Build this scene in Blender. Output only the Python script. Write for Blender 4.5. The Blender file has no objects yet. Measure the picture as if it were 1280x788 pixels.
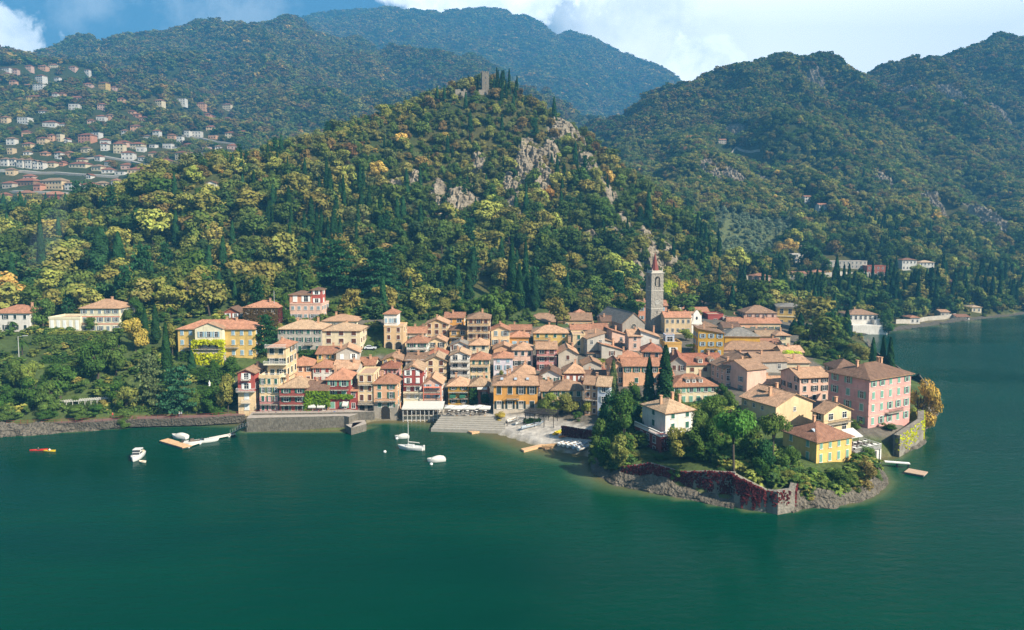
import bpy, math, random, colorsys
import numpy as np
from mathutils import Vector, Matrix
from mathutils.bvhtree import BVHTree
R = math.radians
rnd = random.Random(7)
SC = bpy.context.scene
COL = SC.collection

# ------------------------------------------------------------------ camera
CAMZ, F, PITCH, HOR = 55.0, 865.0, 4.0, 290.0      # focal length in pixels of the 1280 px wide photo
PPY = HOR + F * math.tan(R(PITCH))                 # principal point row
cd = bpy.data.cameras.new('camera')
cam = bpy.data.objects.new('camera', cd); COL.objects.link(cam)
cam.location = (0, 0, CAMZ); cam.rotation_euler = (R(90 - PITCH), 0, 0)
cd.sensor_width = 36; cd.lens = F / 1280 * 36; cd.shift_y = (PPY - 394) / 1280
cd.clip_start = 1; cd.clip_end = 30000
SC.camera = cam

# ------------------------------------------------------------------ light
SUN_AZ, SUN_EL = 57.0, 38.0      # azimuth measured from straight behind the camera round to its right
sd = Vector((math.sin(R(SUN_AZ)) * math.cos(R(SUN_EL)), -math.cos(R(SUN_AZ)) * math.cos(R(SUN_EL)), math.sin(R(SUN_EL))))
sl = bpy.data.lights.new('sun', 'SUN'); sl.energy = 5.0; sl.angle = R(0.5); sl.color = (1.0, 0.91, 0.77)
so = bpy.data.objects.new('sun', sl); COL.objects.link(so)
so.rotation_euler = (-sd).to_track_quat('-Z', 'Y').to_euler()

w = bpy.data.worlds.new('World'); SC.world = w; w.use_nodes = True
nt = w.node_tree; nt.nodes.clear()
def N(nt, typ, **kw):
    n = nt.nodes.new(typ)
    for k, v in kw.items():
        if k.startswith('i_'):
            key = k[2:]; key = int(key) if key.isdigit() else key
            n.inputs[key].default_value = v
        else: setattr(n, k, v)
    return n
def world_sky():
    L = nt.links.new
    out = N(nt, 'ShaderNodeOutputWorld'); bg = N(nt, 'ShaderNodeBackground')
    sky = N(nt, 'ShaderNodeTexSky', sky_type='NISHITA', sun_disc=False, sun_elevation=R(SUN_EL))
    # Blender: rotation 0 puts the sun on +Y, positive turns it clockwise seen from above
    sky.sun_rotation = math.atan2(sd.x, sd.y); sky.altitude = 200; sky.air_density = 1.0; sky.dust_density = 1.2; sky.ozone_density = 2.0
    tc = N(nt, 'ShaderNodeTexCoord'); sep = N(nt, 'ShaderNodeSeparateXYZ'); L(tc.outputs['Generated'], sep.inputs[0])
    def m(op, a, b=None, c=None):
        n = N(nt, 'ShaderNodeMath', operation=op)
        for i, v in enumerate((a, b, c)):
            if v is None: continue
            if isinstance(v, (int, float)): n.inputs[i].default_value = v
            else: L(v, n.inputs[i])
        return n.outputs[0]
    def mr(v, a, b, c=0.0, d=1.0):
        n = N(nt, 'ShaderNodeMapRange', interpolation_type='SMOOTHSTEP'); L(v, n.inputs[0])
        for i, q in enumerate((a, b, c, d)): n.inputs[i + 1].default_value = q
        return n.outputs[0]
    # direction -> azimuth from +Y (tan) and elevation (tan)
    ax = m('DIVIDE', sep.outputs[0], m('MAXIMUM', sep.outputs[1], 0.05)); ez = m('DIVIDE', sep.outputs[2], m('MAXIMUM', sep.outputs[1], 0.05))
    comb = N(nt, 'ShaderNodeCombineXYZ'); L(ax, comb.inputs[0]); L(ez, comb.inputs[1])
    nz = N(nt, 'ShaderNodeTexNoise', i_Scale=7.0, i_Detail=8.0, i_Roughness=0.58); L(comb.outputs[0], nz.inputs['Vector'])
    nz2 = N(nt, 'ShaderNodeTexNoise', i_Scale=2.2, i_Detail=4.0); L(comb.outputs[0], nz2.inputs['Vector'])
    nz3 = N(nt, 'ShaderNodeTexNoise', i_Scale=24.0, i_Detail=7.0, i_Roughness=0.62, i_Distortion=0.3); L(comb.outputs[0], nz3.inputs['Vector']); n3 = m('SUBTRACT', nz3.outputs[0], 0.5)
    n1 = m('SUBTRACT', nz.outputs[0], 0.5); n2 = m('SUBTRACT', nz2.outputs[0], 0.5)
    def blob(cx, cy, rx, ry, amp, soft):
        d = m('SQRT', m('ADD', m('POWER', m('DIVIDE', m('SUBTRACT', ax, cx), rx), 2.0), m('POWER', m('DIVIDE', m('SUBTRACT', ez, cy), ry), 2.0)))
        return mr(m('SUBTRACT', m('SUBTRACT', 1.0, d), m('ADD', m('MULTIPLY', n1, -amp), m('MULTIPLY', n3, -amp * 1.5))), -soft, soft)
    # big bright bank over the right half, rising to the right
    bank = mr(m('ADD', m('ADD', ax, m('MULTIPLY', n1, 0.30)), m('MULTIPLY', n2, 0.25)), -0.02, 0.14)
    bank = m('MULTIPLY', bank, m('MULTIPLY', mr(sep.outputs[1], 0.2, 0.5), mr(ez, 0.62, 0.37)))
    c1 = blob(-0.735, 0.262, 0.085, 0.055, 0.9, 0.16)
    c2 = blob(-0.02, 0.33, 0.13, 0.045, 0.9, 0.2)
    c2b = blob(-0.12, 0.332, 0.06, 0.022, 0.9, 0.2)
    c3 = blob(0.268, 0.225, 0.06, 0.05, 0.9, 0.12)
    up = mr(m('ADD', n1, m('MULTIPLY', n2, 1.2)), 0.02, 0.25)
    veil = m('MULTIPLY', up, 0.35)
    cov = m('MAXIMUM', m('MAXIMUM', bank, m('MAXIMUM', c2b, c1)), m('MAXIMUM', c2, m('MAXIMUM', c3, veil)))
    # cloud brightness: bright billows, a grey flat part in the bank
    grey = m('MULTIPLY', mr(ax, 0.36, 0.22), mr(m('ADD', n2, n1), -0.12, 0.14))
    ccol = N(nt, 'ShaderNodeMix', data_type='RGBA'); L(grey, ccol.inputs[0])
    ccol.inputs[6].default_value = (CLOUD, CLOUD * 0.985, CLOUD * 0.965, 1); ccol.inputs[7].default_value = (CLOUD * .70, CLOUD * .71, CLOUD * .72, 1)
    cc2 = N(nt, 'ShaderNodeMix', data_type='RGBA'); L(m('MAXIMUM', c3, m('MAXIMUM', c1, c2)), cc2.inputs[0]); L(ccol.outputs[2], cc2.inputs[6])
    sh = N(nt, 'ShaderNodeMix', data_type='RGBA'); L(mr(m('ADD', n1, n3), -0.22, 0.18), sh.inputs[0])
    sh.inputs[6].default_value = (CLOUD * .8, CLOUD * .82, CLOUD * .85, 1); sh.inputs[7].default_value = (CLOUD * 1.1, CLOUD * 1.1, CLOUD * 1.08, 1); L(sh.outputs[2], cc2.inputs[7])
    sat = N(nt, 'ShaderNodeMix', data_type='RGBA', blend_type='MULTIPLY'); sat.inputs[0].default_value = 1.0
    L(sky.outputs[0], sat.inputs[6]); sat.inputs[7].default_value = SKYTINT
    mix = N(nt, 'ShaderNodeMix', data_type='RGBA'); L(m('MULTIPLY', cov, mr(ez, -0.05, 0.02)), mix.inputs[0]); L(sat.outputs[2], mix.inputs[6]); L(cc2.outputs[2], mix.inputs[7])
    L(mix.outputs[2], bg.inputs[0]); bg.inputs[1].default_value = SKY_STRENGTH; L(bg.outputs[0], out.inputs[0])
SKY_STRENGTH, CLOUD, SKYTINT = 0.062, 26.0, (0.66, 0.95, 1.06, 1)
world_sky()
vs = SC.view_settings; vs.view_transform = 'Standard'; vs.look = 'None'; vs.exposure = 1.08; vs.gamma = 1; vs.use_curve_mapping = False
cy = SC.cycles
cy.use_denoising = True; cy.max_bounces = 5; cy.diffuse_bounces = 2; cy.glossy_bounces = 2; cy.transmission_bounces = 2; cy.volume_bounces = 0; cy.transparent_max_bounces = 6
cy.caustics_reflective = False; cy.caustics_refractive = False
try:
    cy.denoising_input_passes = 'RGB_ALBEDO_NORMAL'; cy.denoising_prefilter = 'FAST'
except Exception: pass

# ------------------------------------------------------------------ photo pixel <-> world
_c, _s = math.cos(R(PITCH)), math.sin(R(PITCH))
def ray(px, py):
    a, b = (px - 640) / F, -(py - PPY) / F
    return Vector((a, _c + b * _s, b * _c - _s))
def atY(px, py, Y):
    d = ray(px, py); t = Y / d.y; return Vector((d.x * t, Y, CAMZ + d.z * t))
def atZ(px, py, z):
    d = ray(px, py); t = (z - CAMZ) / d.z; return Vector((d.x * t, d.y * t, z))
def proj(p):
    x, y, z = p[0], p[1], p[2] - CAMZ
    D = y * _c - z * _s; U = y * _s + z * _c
    return 640 + F * x / D, PPY - F * U / D

# ------------------------------------------------------------------ mesh builder
class MB:
    def __init__(s): s.v, s.f, s.m = [], [], []
    def poly(s, pts, m=0):
        b = len(s.v); s.v += [tuple(p) for p in pts]; s.f.append(tuple(range(b, b + len(pts)))); s.m.append(m)
    def box(s, x0, x1, y0, y1, z0, z1, m=0, M=None):
        b = len(s.v); P = [(x0, y0, z0), (x1, y0, z0), (x1, y1, z0), (x0, y1, z0), (x0, y0, z1), (x1, y0, z1), (x1, y1, z1), (x0, y1, z1)]
        if M is not None: P = [tuple(M @ Vector(p)) for p in P]
        s.v += P
        for q in ((0, 3, 2, 1), (4, 5, 6, 7), (0, 1, 5, 4), (1, 2, 6, 5), (2, 3, 7, 6), (3, 0, 4, 7)):
            s.f.append(tuple(b + i for i in q)); s.m.append(m)
    def tube(s, p, q, r0, r1, n=8, m=0, caps=True):
        p, q = Vector(p), Vector(q); d = (q - p)
        if d.length < 1e-6: return
        d.normalize(); u = d.orthogonal().normalized(); v = d.cross(u); b = len(s.v)
        for c, r in ((p, r0), (q, r1)):
            for i in range(n):
                a = 2 * math.pi * i / n; s.v.append(tuple(c + u * (r * math.cos(a)) + v * (r * math.sin(a))))
        for i in range(n):
            j = (i + 1) % n; s.f.append((b + i, b + j, b + n + j, b + n + i)); s.m.append(m)
        if caps:
            s.f.append(tuple(b + i for i in reversed(range(n)))); s.m.append(m); s.f.append(tuple(b + n + i for i in range(n))); s.m.append(m)
    def lathe(s, prof, n=10, m=0, c=(0, 0, 0)):
        b = len(s.v)
        for r, z in prof:
            for i in range(n):
                a = 2 * math.pi * i / n; s.v.append((c[0] + r * math.cos(a), c[1] + r * math.sin(a), c[2] + z))
        for k in range(len(prof) - 1):
            for i in range(n):
                j = (i + 1) % n; s.f.append((b + k * n + i, b + k * n + j, b + (k + 1) * n + j, b + (k + 1) * n + i)); s.m.append(m)
        s.f.append(tuple(b + i for i in reversed(range(n)))); s.m.append(m)
        e = b + (len(prof) - 1) * n; s.f.append(tuple(e + i for i in range(n))); s.m.append(m)
    def prism(s, poly, z0, z1, m=0):
        n = len(poly); b = len(s.v)
        s.v += [(p[0], p[1], z0) for p in poly] + [(p[0], p[1], z1) for p in poly]
        s.f.append(tuple(b + i for i in reversed(range(n)))); s.m.append(m); s.f.append(tuple(b + n + i for i in range(n))); s.m.append(m)
        for i in range(n):
            j = (i + 1) % n; s.f.append((b + i, b + j, b + n + j, b + n + i)); s.m.append(m)
    def mesh(s, name, mats, smooth=False):
        me = bpy.data.meshes.new(name); me.from_pydata(s.v, [], s.f)
        for x in mats: me.materials.append(x)
        if len(mats) > 1: me.polygons.foreach_set('material_index', s.m)
        if smooth: me.polygons.foreach_set('use_smooth', [True] * len(s.f))
        # planar uv in metres: u horizontal along the face, v up its slope
        nrm = np.empty(len(s.f) * 3, 'f'); me.polygons.foreach_get('normal', nrm); nrm = nrm.reshape(-1, 3)
        t = np.stack([-nrm[:, 1], nrm[:, 0], np.zeros(len(nrm))], 1); l = np.linalg.norm(t, axis=1)
        t[l < 1e-4] = (1, 0, 0); l[l < 1e-4] = 1; t /= l[:, None]; bt = np.cross(nrm, t)
        lt = np.empty(len(me.polygons), 'i'); me.polygons.foreach_get('loop_total', lt)
        li = np.empty(len(me.loops), 'i'); me.loops.foreach_get('vertex_index', li)
        fi = np.repeat(np.arange(len(lt)), lt); V = np.array(s.v, 'f').reshape(-1, 3)[li]
        uv = np.stack([(V * t[fi]).sum(1), (V * bt[fi]).sum(1)], 1).astype('f')
        me.uv_layers.new(name='uv').data.foreach_set('uv', uv.ravel())
        return me
    def build(s, name, mats, parent=None, smooth=False, **kw):
        if not isinstance(mats, (list, tuple)): mats = [mats]
        return link(name, s.mesh(name, mats, smooth), parent, **kw)
def link(name, me, parent=None, loc=None, rz=0, label=None, cat=None, group=None, kind=None):
    o = bpy.data.objects.new(name, me); COL.objects.link(o)
    if parent is not None: o.parent = parent
    if loc is not None: o.location = loc
    if rz: o.rotation_euler = (0, 0, rz)
    return tag(o, label, cat, group, kind)
def tag(o, label=None, cat=None, group=None, kind=None):
    for k, v in (('label', label), ('category', cat), ('group', group), ('kind', kind)):
        if v: o[k] = v
    return o
def empty(name, loc, rz=0, label=None, cat=None, group=None):
    return link(name, None, None, loc, rz, label, cat, group)

# ------------------------------------------------------------------ noise
def _hash(ix, iy, seed):
    h = (ix.astype(np.int64) * 374761393 + iy.astype(np.int64) * 668265263 + seed * 1274126177) & 0xffffffff
    h = ((h ^ (h >> 13)) * 1274126177) & 0xffffffff
    return ((h ^ (h >> 16)) & 0xffff) / 65535.0
def vnoise(x, y, seed=0):
    ix, iy = np.floor(x), np.floor(y); fx, fy = x - ix, y - iy
    fx = fx * fx * (3 - 2 * fx); fy = fy * fy * (3 - 2 * fy)
    a, b = _hash(ix, iy, seed), _hash(ix + 1, iy, seed); c, d = _hash(ix, iy + 1, seed), _hash(ix + 1, iy + 1, seed)
    return (a + (b - a) * fx) + ((c + (d - c) * fx) - (a + (b - a) * fx)) * fy
def fbm(x, y, sc, oct=4, seed=0):
    x = np.asarray(x, float) / sc; y = np.asarray(y, float) / sc; t = 0; amp = 1; tot = 0
    for o in range(oct):
        t = t + amp * (vnoise(x, y, seed + o * 17) * 2 - 1); tot += amp; amp *= .5; x = x * 2.03 + 11.7; y = y * 2.03 - 5.3
    return t / tot

# ------------------------------------------------------------------ materials
MATS = {}
def mat(name, col, rough=0.8, var=0.15, scale=0.6, bump=0.0, bscale=8.0, objvar=0.0, spec=0.3, metal=0.0, stain=0.0, tile=0.0):
    """Procedural surface: base colour with two octaves of blotchy variation, optional streaky weathering, tile courses, bump."""
    if name in MATS: return MATS[name]
    m = bpy.data.materials.new(name); m.use_nodes = True; t = m.node_tree; L = t.links.new
    b = t.nodes['Principled BSDF']; b.inputs['Roughness'].default_value = rough; b.inputs['Specular IOR Level'].default_value = spec; b.inputs['Metallic'].default_value = metal
    tc = N(t, 'ShaderNodeTexCoord'); geo = N(t, 'ShaderNodeNewGeometry')
    nz = N(t, 'ShaderNodeTexNoise', i_Scale=scale, i_Detail=6.0, i_Roughness=0.65); L(geo.outputs['Position'], nz.inputs['Vector'])
    h = N(t, 'ShaderNodeHueSaturation'); h.inputs['Color'].default_value = (*col, 1)
    mr = N(t, 'ShaderNodeMapRange'); mr.inputs[1].default_value = .3; mr.inputs[2].default_value = .7; mr.inputs[3].default_value = 1 - var; mr.inputs[4].default_value = 1 + var
    L(nz.outputs[0], mr.inputs[0]); v = mr.outputs[0]
    if objvar:
        oi = N(t, 'ShaderNodeObjectInfo'); r2 = N(t, 'ShaderNodeMapRange'); r2.inputs[3].default_value = 1 - objvar; r2.inputs[4].default_value = 1 + objvar; L(oi.outputs['Random'], r2.inputs[0])
        mm = N(t, 'ShaderNodeMath', operation='MULTIPLY'); L(v, mm.inputs[0]); L(r2.outputs[0], mm.inputs[1]); v = mm.outputs[0]
    if tile:
        mp = N(t, 'ShaderNodeMapping'); mp.inputs['Scale'].default_value = (2.6, .5, 1); L(tc.outputs['UV'], mp.inputs[0])
        n3 = N(t, 'ShaderNodeTexNoise', i_Scale=1.6, i_Detail=3.0, i_Roughness=.7); L(mp.outputs[0], n3.inputs['Vector'])
        r3 = N(t, 'ShaderNodeMapRange'); r3.inputs[1].default_value = .3; r3.inputs[2].default_value = .7; r3.inputs[3].default_value = 1 - tile; r3.inputs[4].default_value = 1 + tile; L(n3.outputs[0], r3.inputs[0])
        mm = N(t, 'ShaderNodeMath', operation='MULTIPLY'); L(v, mm.inputs[0]); L(r3.outputs[0], mm.inputs[1]); v = mm.outputs[0]
    L(v, h.inputs['Value']); c = h.outputs[0]
    if stain:
        mp = N(t, 'ShaderNodeMapping'); mp.inputs['Scale'].default_value = (1.3, .22, 1); L(tc.outputs['UV'], mp.inputs[0])
        n4 = N(t, 'ShaderNodeTexNoise', i_Scale=1.0, i_Detail=5.0, i_Roughness=.7); L(mp.outputs[0], n4.inputs['Vector'])
        r4 = N(t, 'ShaderNodeMapRange'); r4.inputs[1].default_value = .5; r4.inputs[2].default_value = .75; r4.inputs[4].default_value = stain; L(n4.outputs[0], r4.inputs[0])
        mx = N(t, 'ShaderNodeMix', data_type='RGBA'); L(r4.outputs[0], mx.inputs[0]); L(c, mx.inputs[6]); mx.inputs[7].default_value = (.13, .11, .09, 1); c = mx.outputs[2]
    L(c, b.inputs['Base Color'])
    if bump:
        n5 = N(t, 'ShaderNodeTexNoise', i_Scale=bscale, i_Detail=5.0); L(geo.outputs['Position'], n5.inputs['Vector'])
        bp = N(t, 'ShaderNodeBump'); bp.inputs['Strength'].default_value = min(1, bump); bp.inputs['Distance'].default_value = bump / bscale * 3; L(n5.outputs[0], bp.inputs['Height']); L(bp.outputs[0], b.inputs['Normal'])
    MATS[name] = m; return m
def srgb(h):
    c = [int(h[i:i + 2], 16) / 255 for i in (0, 2, 4)]
    return tuple(x / 12.92 if x <= .04045 else ((x + .055) / 1.055) ** 2.4 for x in c)

def foliage_mat():
    m = bpy.data.materials.new('foliage'); m.use_nodes = True; t = m.node_tree; L = t.links.new; t.nodes.clear()
    out = N(t, 'ShaderNodeOutputMaterial'); at = N(t, 'ShaderNodeAttribute', attribute_type='INSTANCER', attribute_name='tint'); lv = N(t, 'ShaderNodeAttribute', attribute_type='GEOMETRY', attribute_name='lv')
    mul = N(t, 'ShaderNodeMix', data_type='RGBA', blend_type='MULTIPLY'); mul.inputs[0].default_value = 1; L(at.outputs['Color'], mul.inputs[6]); L(lv.outputs['Color'], mul.inputs[7])
    d = N(t, 'ShaderNodeBsdfDiffuse'); tr = N(t, 'ShaderNodeBsdfTranslucent'); ms = N(t, 'ShaderNodeMixShader'); ms.inputs[0].default_value = .28
    L(mul.outputs[2], d.inputs[0]); L(mul.outputs[2], tr.inputs[0]); L(d.outputs[0], ms.inputs[1]); L(tr.outputs[0], ms.inputs[2]); L(ms.outputs[0], out.inputs[0])
    return m
FOL = foliage_mat()
BARK = mat('bark', (.055, .042, .03), .95, .3, 3, .5, 6)
# ------------------------------------------------------------------ shoreline (photo pixels on the water plane) and land polygon
SHORE_PX = [(-420, 575), (-150, 556), (0, 546), (60, 542), (130, 537), (200, 531), (245, 529), (300, 531), (310, 541), (430, 539), (437, 542), (459, 536), (459, 530),
            (470, 528), (500, 528), (520, 528), (550, 530), (580, 535), (605, 541), (640, 552), (670, 562), (700, 569), (735, 573), (745, 582), (745, 593),
            (770, 605), (810, 614), (850, 622), (918, 635), (950, 641), (992, 640), (1010, 634), (1040, 634), (1070, 627), (1095, 615), (1104, 601), (1097, 588),
            (1090, 577), (1112, 573), (1122, 570), (1153, 553), (1152, 535), (1165, 522), (1172, 500), (1160, 482), (1130, 466), (1108, 452), (1092, 440), (1086, 428), (1062, 419), (1080, 417), (1098, 416),
            (1130, 412), (1200, 402), (1280, 393), (1400, 382), (1700, 352)]
SHORE = [atZ(x, y, 0) for x, y in SHORE_PX]
LAND = np.array([(p.x, p.y) for p in SHORE] + [(1500, 900), (2600, 1000), (5000, 1200), (5000, 7000), (-5000, 7000), (-5000, 200), (-900, 170)])
def inside(x, y):
    x, y = np.asarray(x, float), np.asarray(y, float); r = np.zeros(x.shape, bool); n = len(LAND)
    for i in range(n):
        (x0, y0), (x1, y1) = LAND[i], LAND[(i + 1) % n]
        if y0 == y1: continue
        c = (y0 > y) != (y1 > y); r ^= c & (x < (x1 - x0) * (y - y0) / (y1 - y0) + x0)
    return r
def shoredist(x, y):
    x, y = np.asarray(x, float), np.asarray(y, float); d = np.full(x.shape, 1e9); n = len(LAND)
    for i in range(n):
        a, b = LAND[i], LAND[(i + 1) % n]; e = b - a; l = float(e @ e)
        if l < 1e-9: continue
        t = np.clip(((x - a[0]) * e[0] + (y - a[1]) * e[1]) / l, 0, 1)
        d = np.minimum(d, np.hypot(x - a[0] - t * e[0], y - a[1] - t * e[1]))
    return d
# ------------------------------------------------------------------ control points for the land: (px, py, ('z' height) or ('Y' distance))
CZ = [  # px, py, z   : village, gardens and shore
 (-150, 535, 3.2), (0, 527, 3.2), (100, 526, 3), (180, 524, 2.8), (250, 522, 2.6), (300, 521, 2.8), (360, 517, 3.2), (430, 517, 3.2), (480, 522, 2.4), (530, 520, 1.2), (600, 522, 1.8), (650, 530, 1.8), (690, 545, 1.2), (720, 556, 1.2),
 (-150, 495, 9), (0, 500, 7), (60, 495, 8), (120, 500, 6.5), (190, 500, 5.5), (250, 500, 5), (-150, 440, 18), (0, 455, 14), (60, 445, 15), (120, 440, 16), (180, 450, 13), (-150, 400, 24), (0, 414, 19), (60, 416, 19), (125, 416, 19), (180, 412, 20), (0, 375, 27), (100, 380, 26), (190, 375, 28), (250, 370, 29), (250, 400, 23),
 (270, 447, 14), (230, 447, 14), (310, 447, 14), (325, 408, 21.5), (380, 399, 23), (320, 385, 26), (395, 375, 27.5), (460, 385, 25.5),
 (330, 500, 4.2), (410, 495, 5), (345, 475, 8.5), (400, 477, 8.3), (460, 477, 8), (375, 442, 14), (425, 440, 14.2), (465, 440, 14), (490, 436, 14.5), (480, 410, 20),
 (500, 503, 2.6), (560, 504, 2.6), (600, 504, 2.7), (645, 514, 2.8), (540, 475, 7), (600, 475, 7), (540, 445, 11.5), (600, 445, 11.5), (520, 425, 15), (575, 425, 15), (630, 428, 14), (520, 402, 19.5), (600, 400, 19), (560, 390, 21.5), (640, 390, 20.5), (700, 388, 18.5),
 (685, 512, 3.4), (730, 518, 3.2), (660, 476, 6.5), (710, 476, 6), (745, 500, 5), (660, 450, 9.5), (700, 450, 9.2), (740, 455, 8.6), (680, 425, 12.5), (740, 425, 11.5), (680, 404, 15), (740, 400, 14.5),
 (800, 425, 10.2), (821, 416, 10.6), (850, 420, 10.5), (800, 450, 8.8), (850, 450, 8.8), (790, 478, 7.4), (860, 480, 7.4), (800, 500, 6.4), (870, 500, 6.6), (770, 560, 3.5), (800, 577, 2.8), (822, 572, 3.0), (765, 585, 2.5), (800, 595, 3), (850, 590, 4), (880, 596, 4.2), (910, 604, 4.2), (935, 600, 4.6), (970, 600, 4.2), (990, 608, 3.6),
 (900, 560, 6), (940, 575, 5), (900, 530, 6.6), (940, 530, 6.2), (880, 440, 9.2), (940, 445, 8.6), (880, 420, 10.6), (930, 420, 10), (880, 400, 13), (930, 405, 12), (880, 385, 16), (930, 390, 14.5),
 (1000, 592, 3.4), (1040, 594, 3.0), (1065, 585, 3.0), (1055, 612, 2), (1085, 600, 2.2), (1000, 530, 5.6), (980, 490, 6.6), (980, 460, 7.2), (980, 436, 7.8), (1000, 412, 9), (1060, 520, 5), (1087, 541, 5), (1135, 530, 5), (1120, 545, 4.6), (1150, 510, 3.5), (1060, 470, 5), (1060, 448, 4.5), (1040, 420, 7), (1075, 432, 2.5), (1080, 412, 2.5)]
CY = [  # px, py, Y  (bare ground; the ridge rows lie a tree's height below the outline)
 # foot of the castle hill
 (320, 372, 300), (420, 375, 300), (500, 378, 300), (570, 382, 312), (640, 385, 318), (700, 384, 330), (760, 382, 345), (820, 378, 365), (870, 370, 390), (920, 362, 415), (960, 365, 430), (1010, 375, 410), (1045, 392, 395),
 # castle hill middle
 (330, 310, 340), (420, 320, 345), (520, 320, 350), (620, 320, 360), (700, 320, 370), (760, 320, 385), (820, 320, 400),
 (370, 250, 390), (450, 255, 400), (540, 255, 410), (620, 255, 420), (690, 250, 430), (750, 255, 440), (800, 270, 445),
 (470, 200, 450), (540, 195, 470), (610, 190, 480), (670, 195, 480), (730, 205, 480),
 # castle hill ridge
 (0, 308, 350), (60, 290, 360), (130, 268, 375), (180, 244, 385), (230, 222, 395), (270, 213, 405), (305, 217, 415), (330, 202, 425), (375, 192, 440), (420, 172, 465), (480, 152, 495), (520, 139, 520), (555, 121, 540), (590, 106, 555), (606, 104, 562), (640, 114, 560), (665, 132, 552), (690, 146, 545), (715, 161, 535), (740, 181, 525), (775, 214, 505), (800, 244, 485), (830, 271, 465), (860, 297, 450), (890, 326, 435), (915, 350, 428),
 # left spur front
 (0, 352, 310), (60, 347, 315), (130, 340, 320), (200, 330, 330), (260, 320, 335), (60, 318, 340), (130, 304, 348), (200, 285, 358), (260, 270, 368), (310, 265, 375),
 (-250, 300, 350), (-250, 360, 310),
 # saddle behind the castle hill
 (0, 300, 430), (130, 272, 460), (260, 235, 500), (380, 215, 560), (480, 190, 640), (600, 170, 720), (680, 195, 690), (740, 225, 660), (800, 265, 620), (850, 290, 590), (900, 325, 530),
 # right mountain
 (950, 350, 470), (950, 330, 510), (950, 290, 590), (950, 240, 720), (950, 190, 880), (950, 130, 1080), (905, 96, 1260), (940, 86, 1300), (970, 87, 1320), (1000, 88, 1340), (1030, 92, 1360), (1060, 95, 1380), (1095, 92, 1400), (1130, 88, 1420), (1165, 83, 1440),
 (1100, 392, 430), (1100, 360, 470), (1100, 340, 510), (1100, 300, 590), (1100, 250, 730), (1100, 200, 890), (1100, 150, 1080), (1100, 110, 1280),
 (1040, 340, 490), (1040, 360, 440), (1150, 330, 520), (1200, 385, 450), (1200, 350, 520), (1200, 300, 650), (1200, 220, 880), (1200, 140, 1150), (1200, 76, 1460),
 (1280, 378, 495), (1280, 340, 580), (1280, 290, 720), (1280, 200, 980), (1280, 110, 1300), (1240, 60, 1500), (1280, 52, 1550), (1400, 360, 540), (1400, 300, 720), (1400, 180, 1080), (1400, 35, 1600), (1700, 340, 800), (1700, 200, 1150), (1700, 60, 1650), (2300, 60, 1700),
 (880, 300, 540), (870, 270, 600), (860, 230, 730), (860, 180, 900), (860, 117, 1150), (900, 200, 830), (900, 260, 650), (820, 240, 740), (800, 215, 820), (800, 180, 950), (800, 147, 1120), (770, 190, 950), (765, 172, 1100), (740, 180, 1150), (700, 190, 1200)]
BACK = [(600, 1700, 60), (0, 1100, 60), (-300, 900, 45), (-700, 700, 50), (-700, 350, 60), (-600, 230, 12), (300, 1700, 180), (700, 2100, 220), (1100, 2200, 260), (1600, 2400, 300), (-60, 760, 95), (40, 900, 70), (1500, 1300, 250), (-1000, 300, 30), (-1000, 1000, 60)]
cp = [atZ(x, y, z) for x, y, z in CZ] + [atY(x, y, d) for x, y, d in CY] + [Vector(b) for b in BACK]
cp += [Vector((p.x, p.y, .3)) for p in SHORE[::2]]
CP = np.array([tuple(p) for p in cp])
def rbf_fit(P, smooth=0.02):
    n = len(P); r = np.hypot(P[:, None, 0] - P[None, :, 0], P[:, None, 1] - P[None, :, 1])
    A = np.zeros((n + 3, n + 3)); A[:n, :n] = -r / 100; A[range(n), range(n)] += smooth; A[:n, n] = 1; A[:n, n + 1:] = P[:, :2] / 100; A[n:, :n] = A[:n, n:].T
    return np.linalg.solve(A, np.concatenate([P[:, 2], [0, 0, 0]]))
def rbf_eval(P, W, x, y):
    sh = np.shape(x); x, y = np.ravel(x), np.ravel(y); out = np.empty(len(x)); n = len(P)
    for i in range(0, len(x), 8000):
        a, b = x[i:i + 8000], y[i:i + 8000]
        out[i:i + 8000] = -(np.hypot(a[:, None] - P[None, :, 0], b[:, None] - P[None, :, 1]) / 100) @ W[:n] + W[n] + W[n + 1] * a / 100 + W[n + 2] * b / 100
    return out.reshape(sh)
def sstep(a, b, x):
    t = np.clip((x - a) / (b - a), 0, 1); return t * t * (3 - 2 * t)
def land_noise(x, y):
    return sstep(310, 480, y) * fbm(x, y, 70, 4, 3) * 6 + sstep(520, 800, y) * (fbm(x, y, 260, 4, 9) * 52 - np.abs(fbm(x, y * .6, 170, 3, 21)) * 115 + 24)
def fit(P, noise):
    Q = P.copy(); Q[:, 2] -= noise(P[:, 0], P[:, 1]); return rbf_fit(Q)
WR = fit(CP, land_noise)
def land_z(x, y):
    z = rbf_eval(CP, WR, x, y) + land_noise(x, y)
    z = np.maximum(z, .35)
    ins = inside(x, y); d = np.where(y < 1000, shoredist(x, y), 1e3)
    z = np.where(ins, -1.2 + (z + 1.2) * sstep(-.2, 2.6, d), -1.2 - np.minimum(8, d * .35))
    return z
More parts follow.
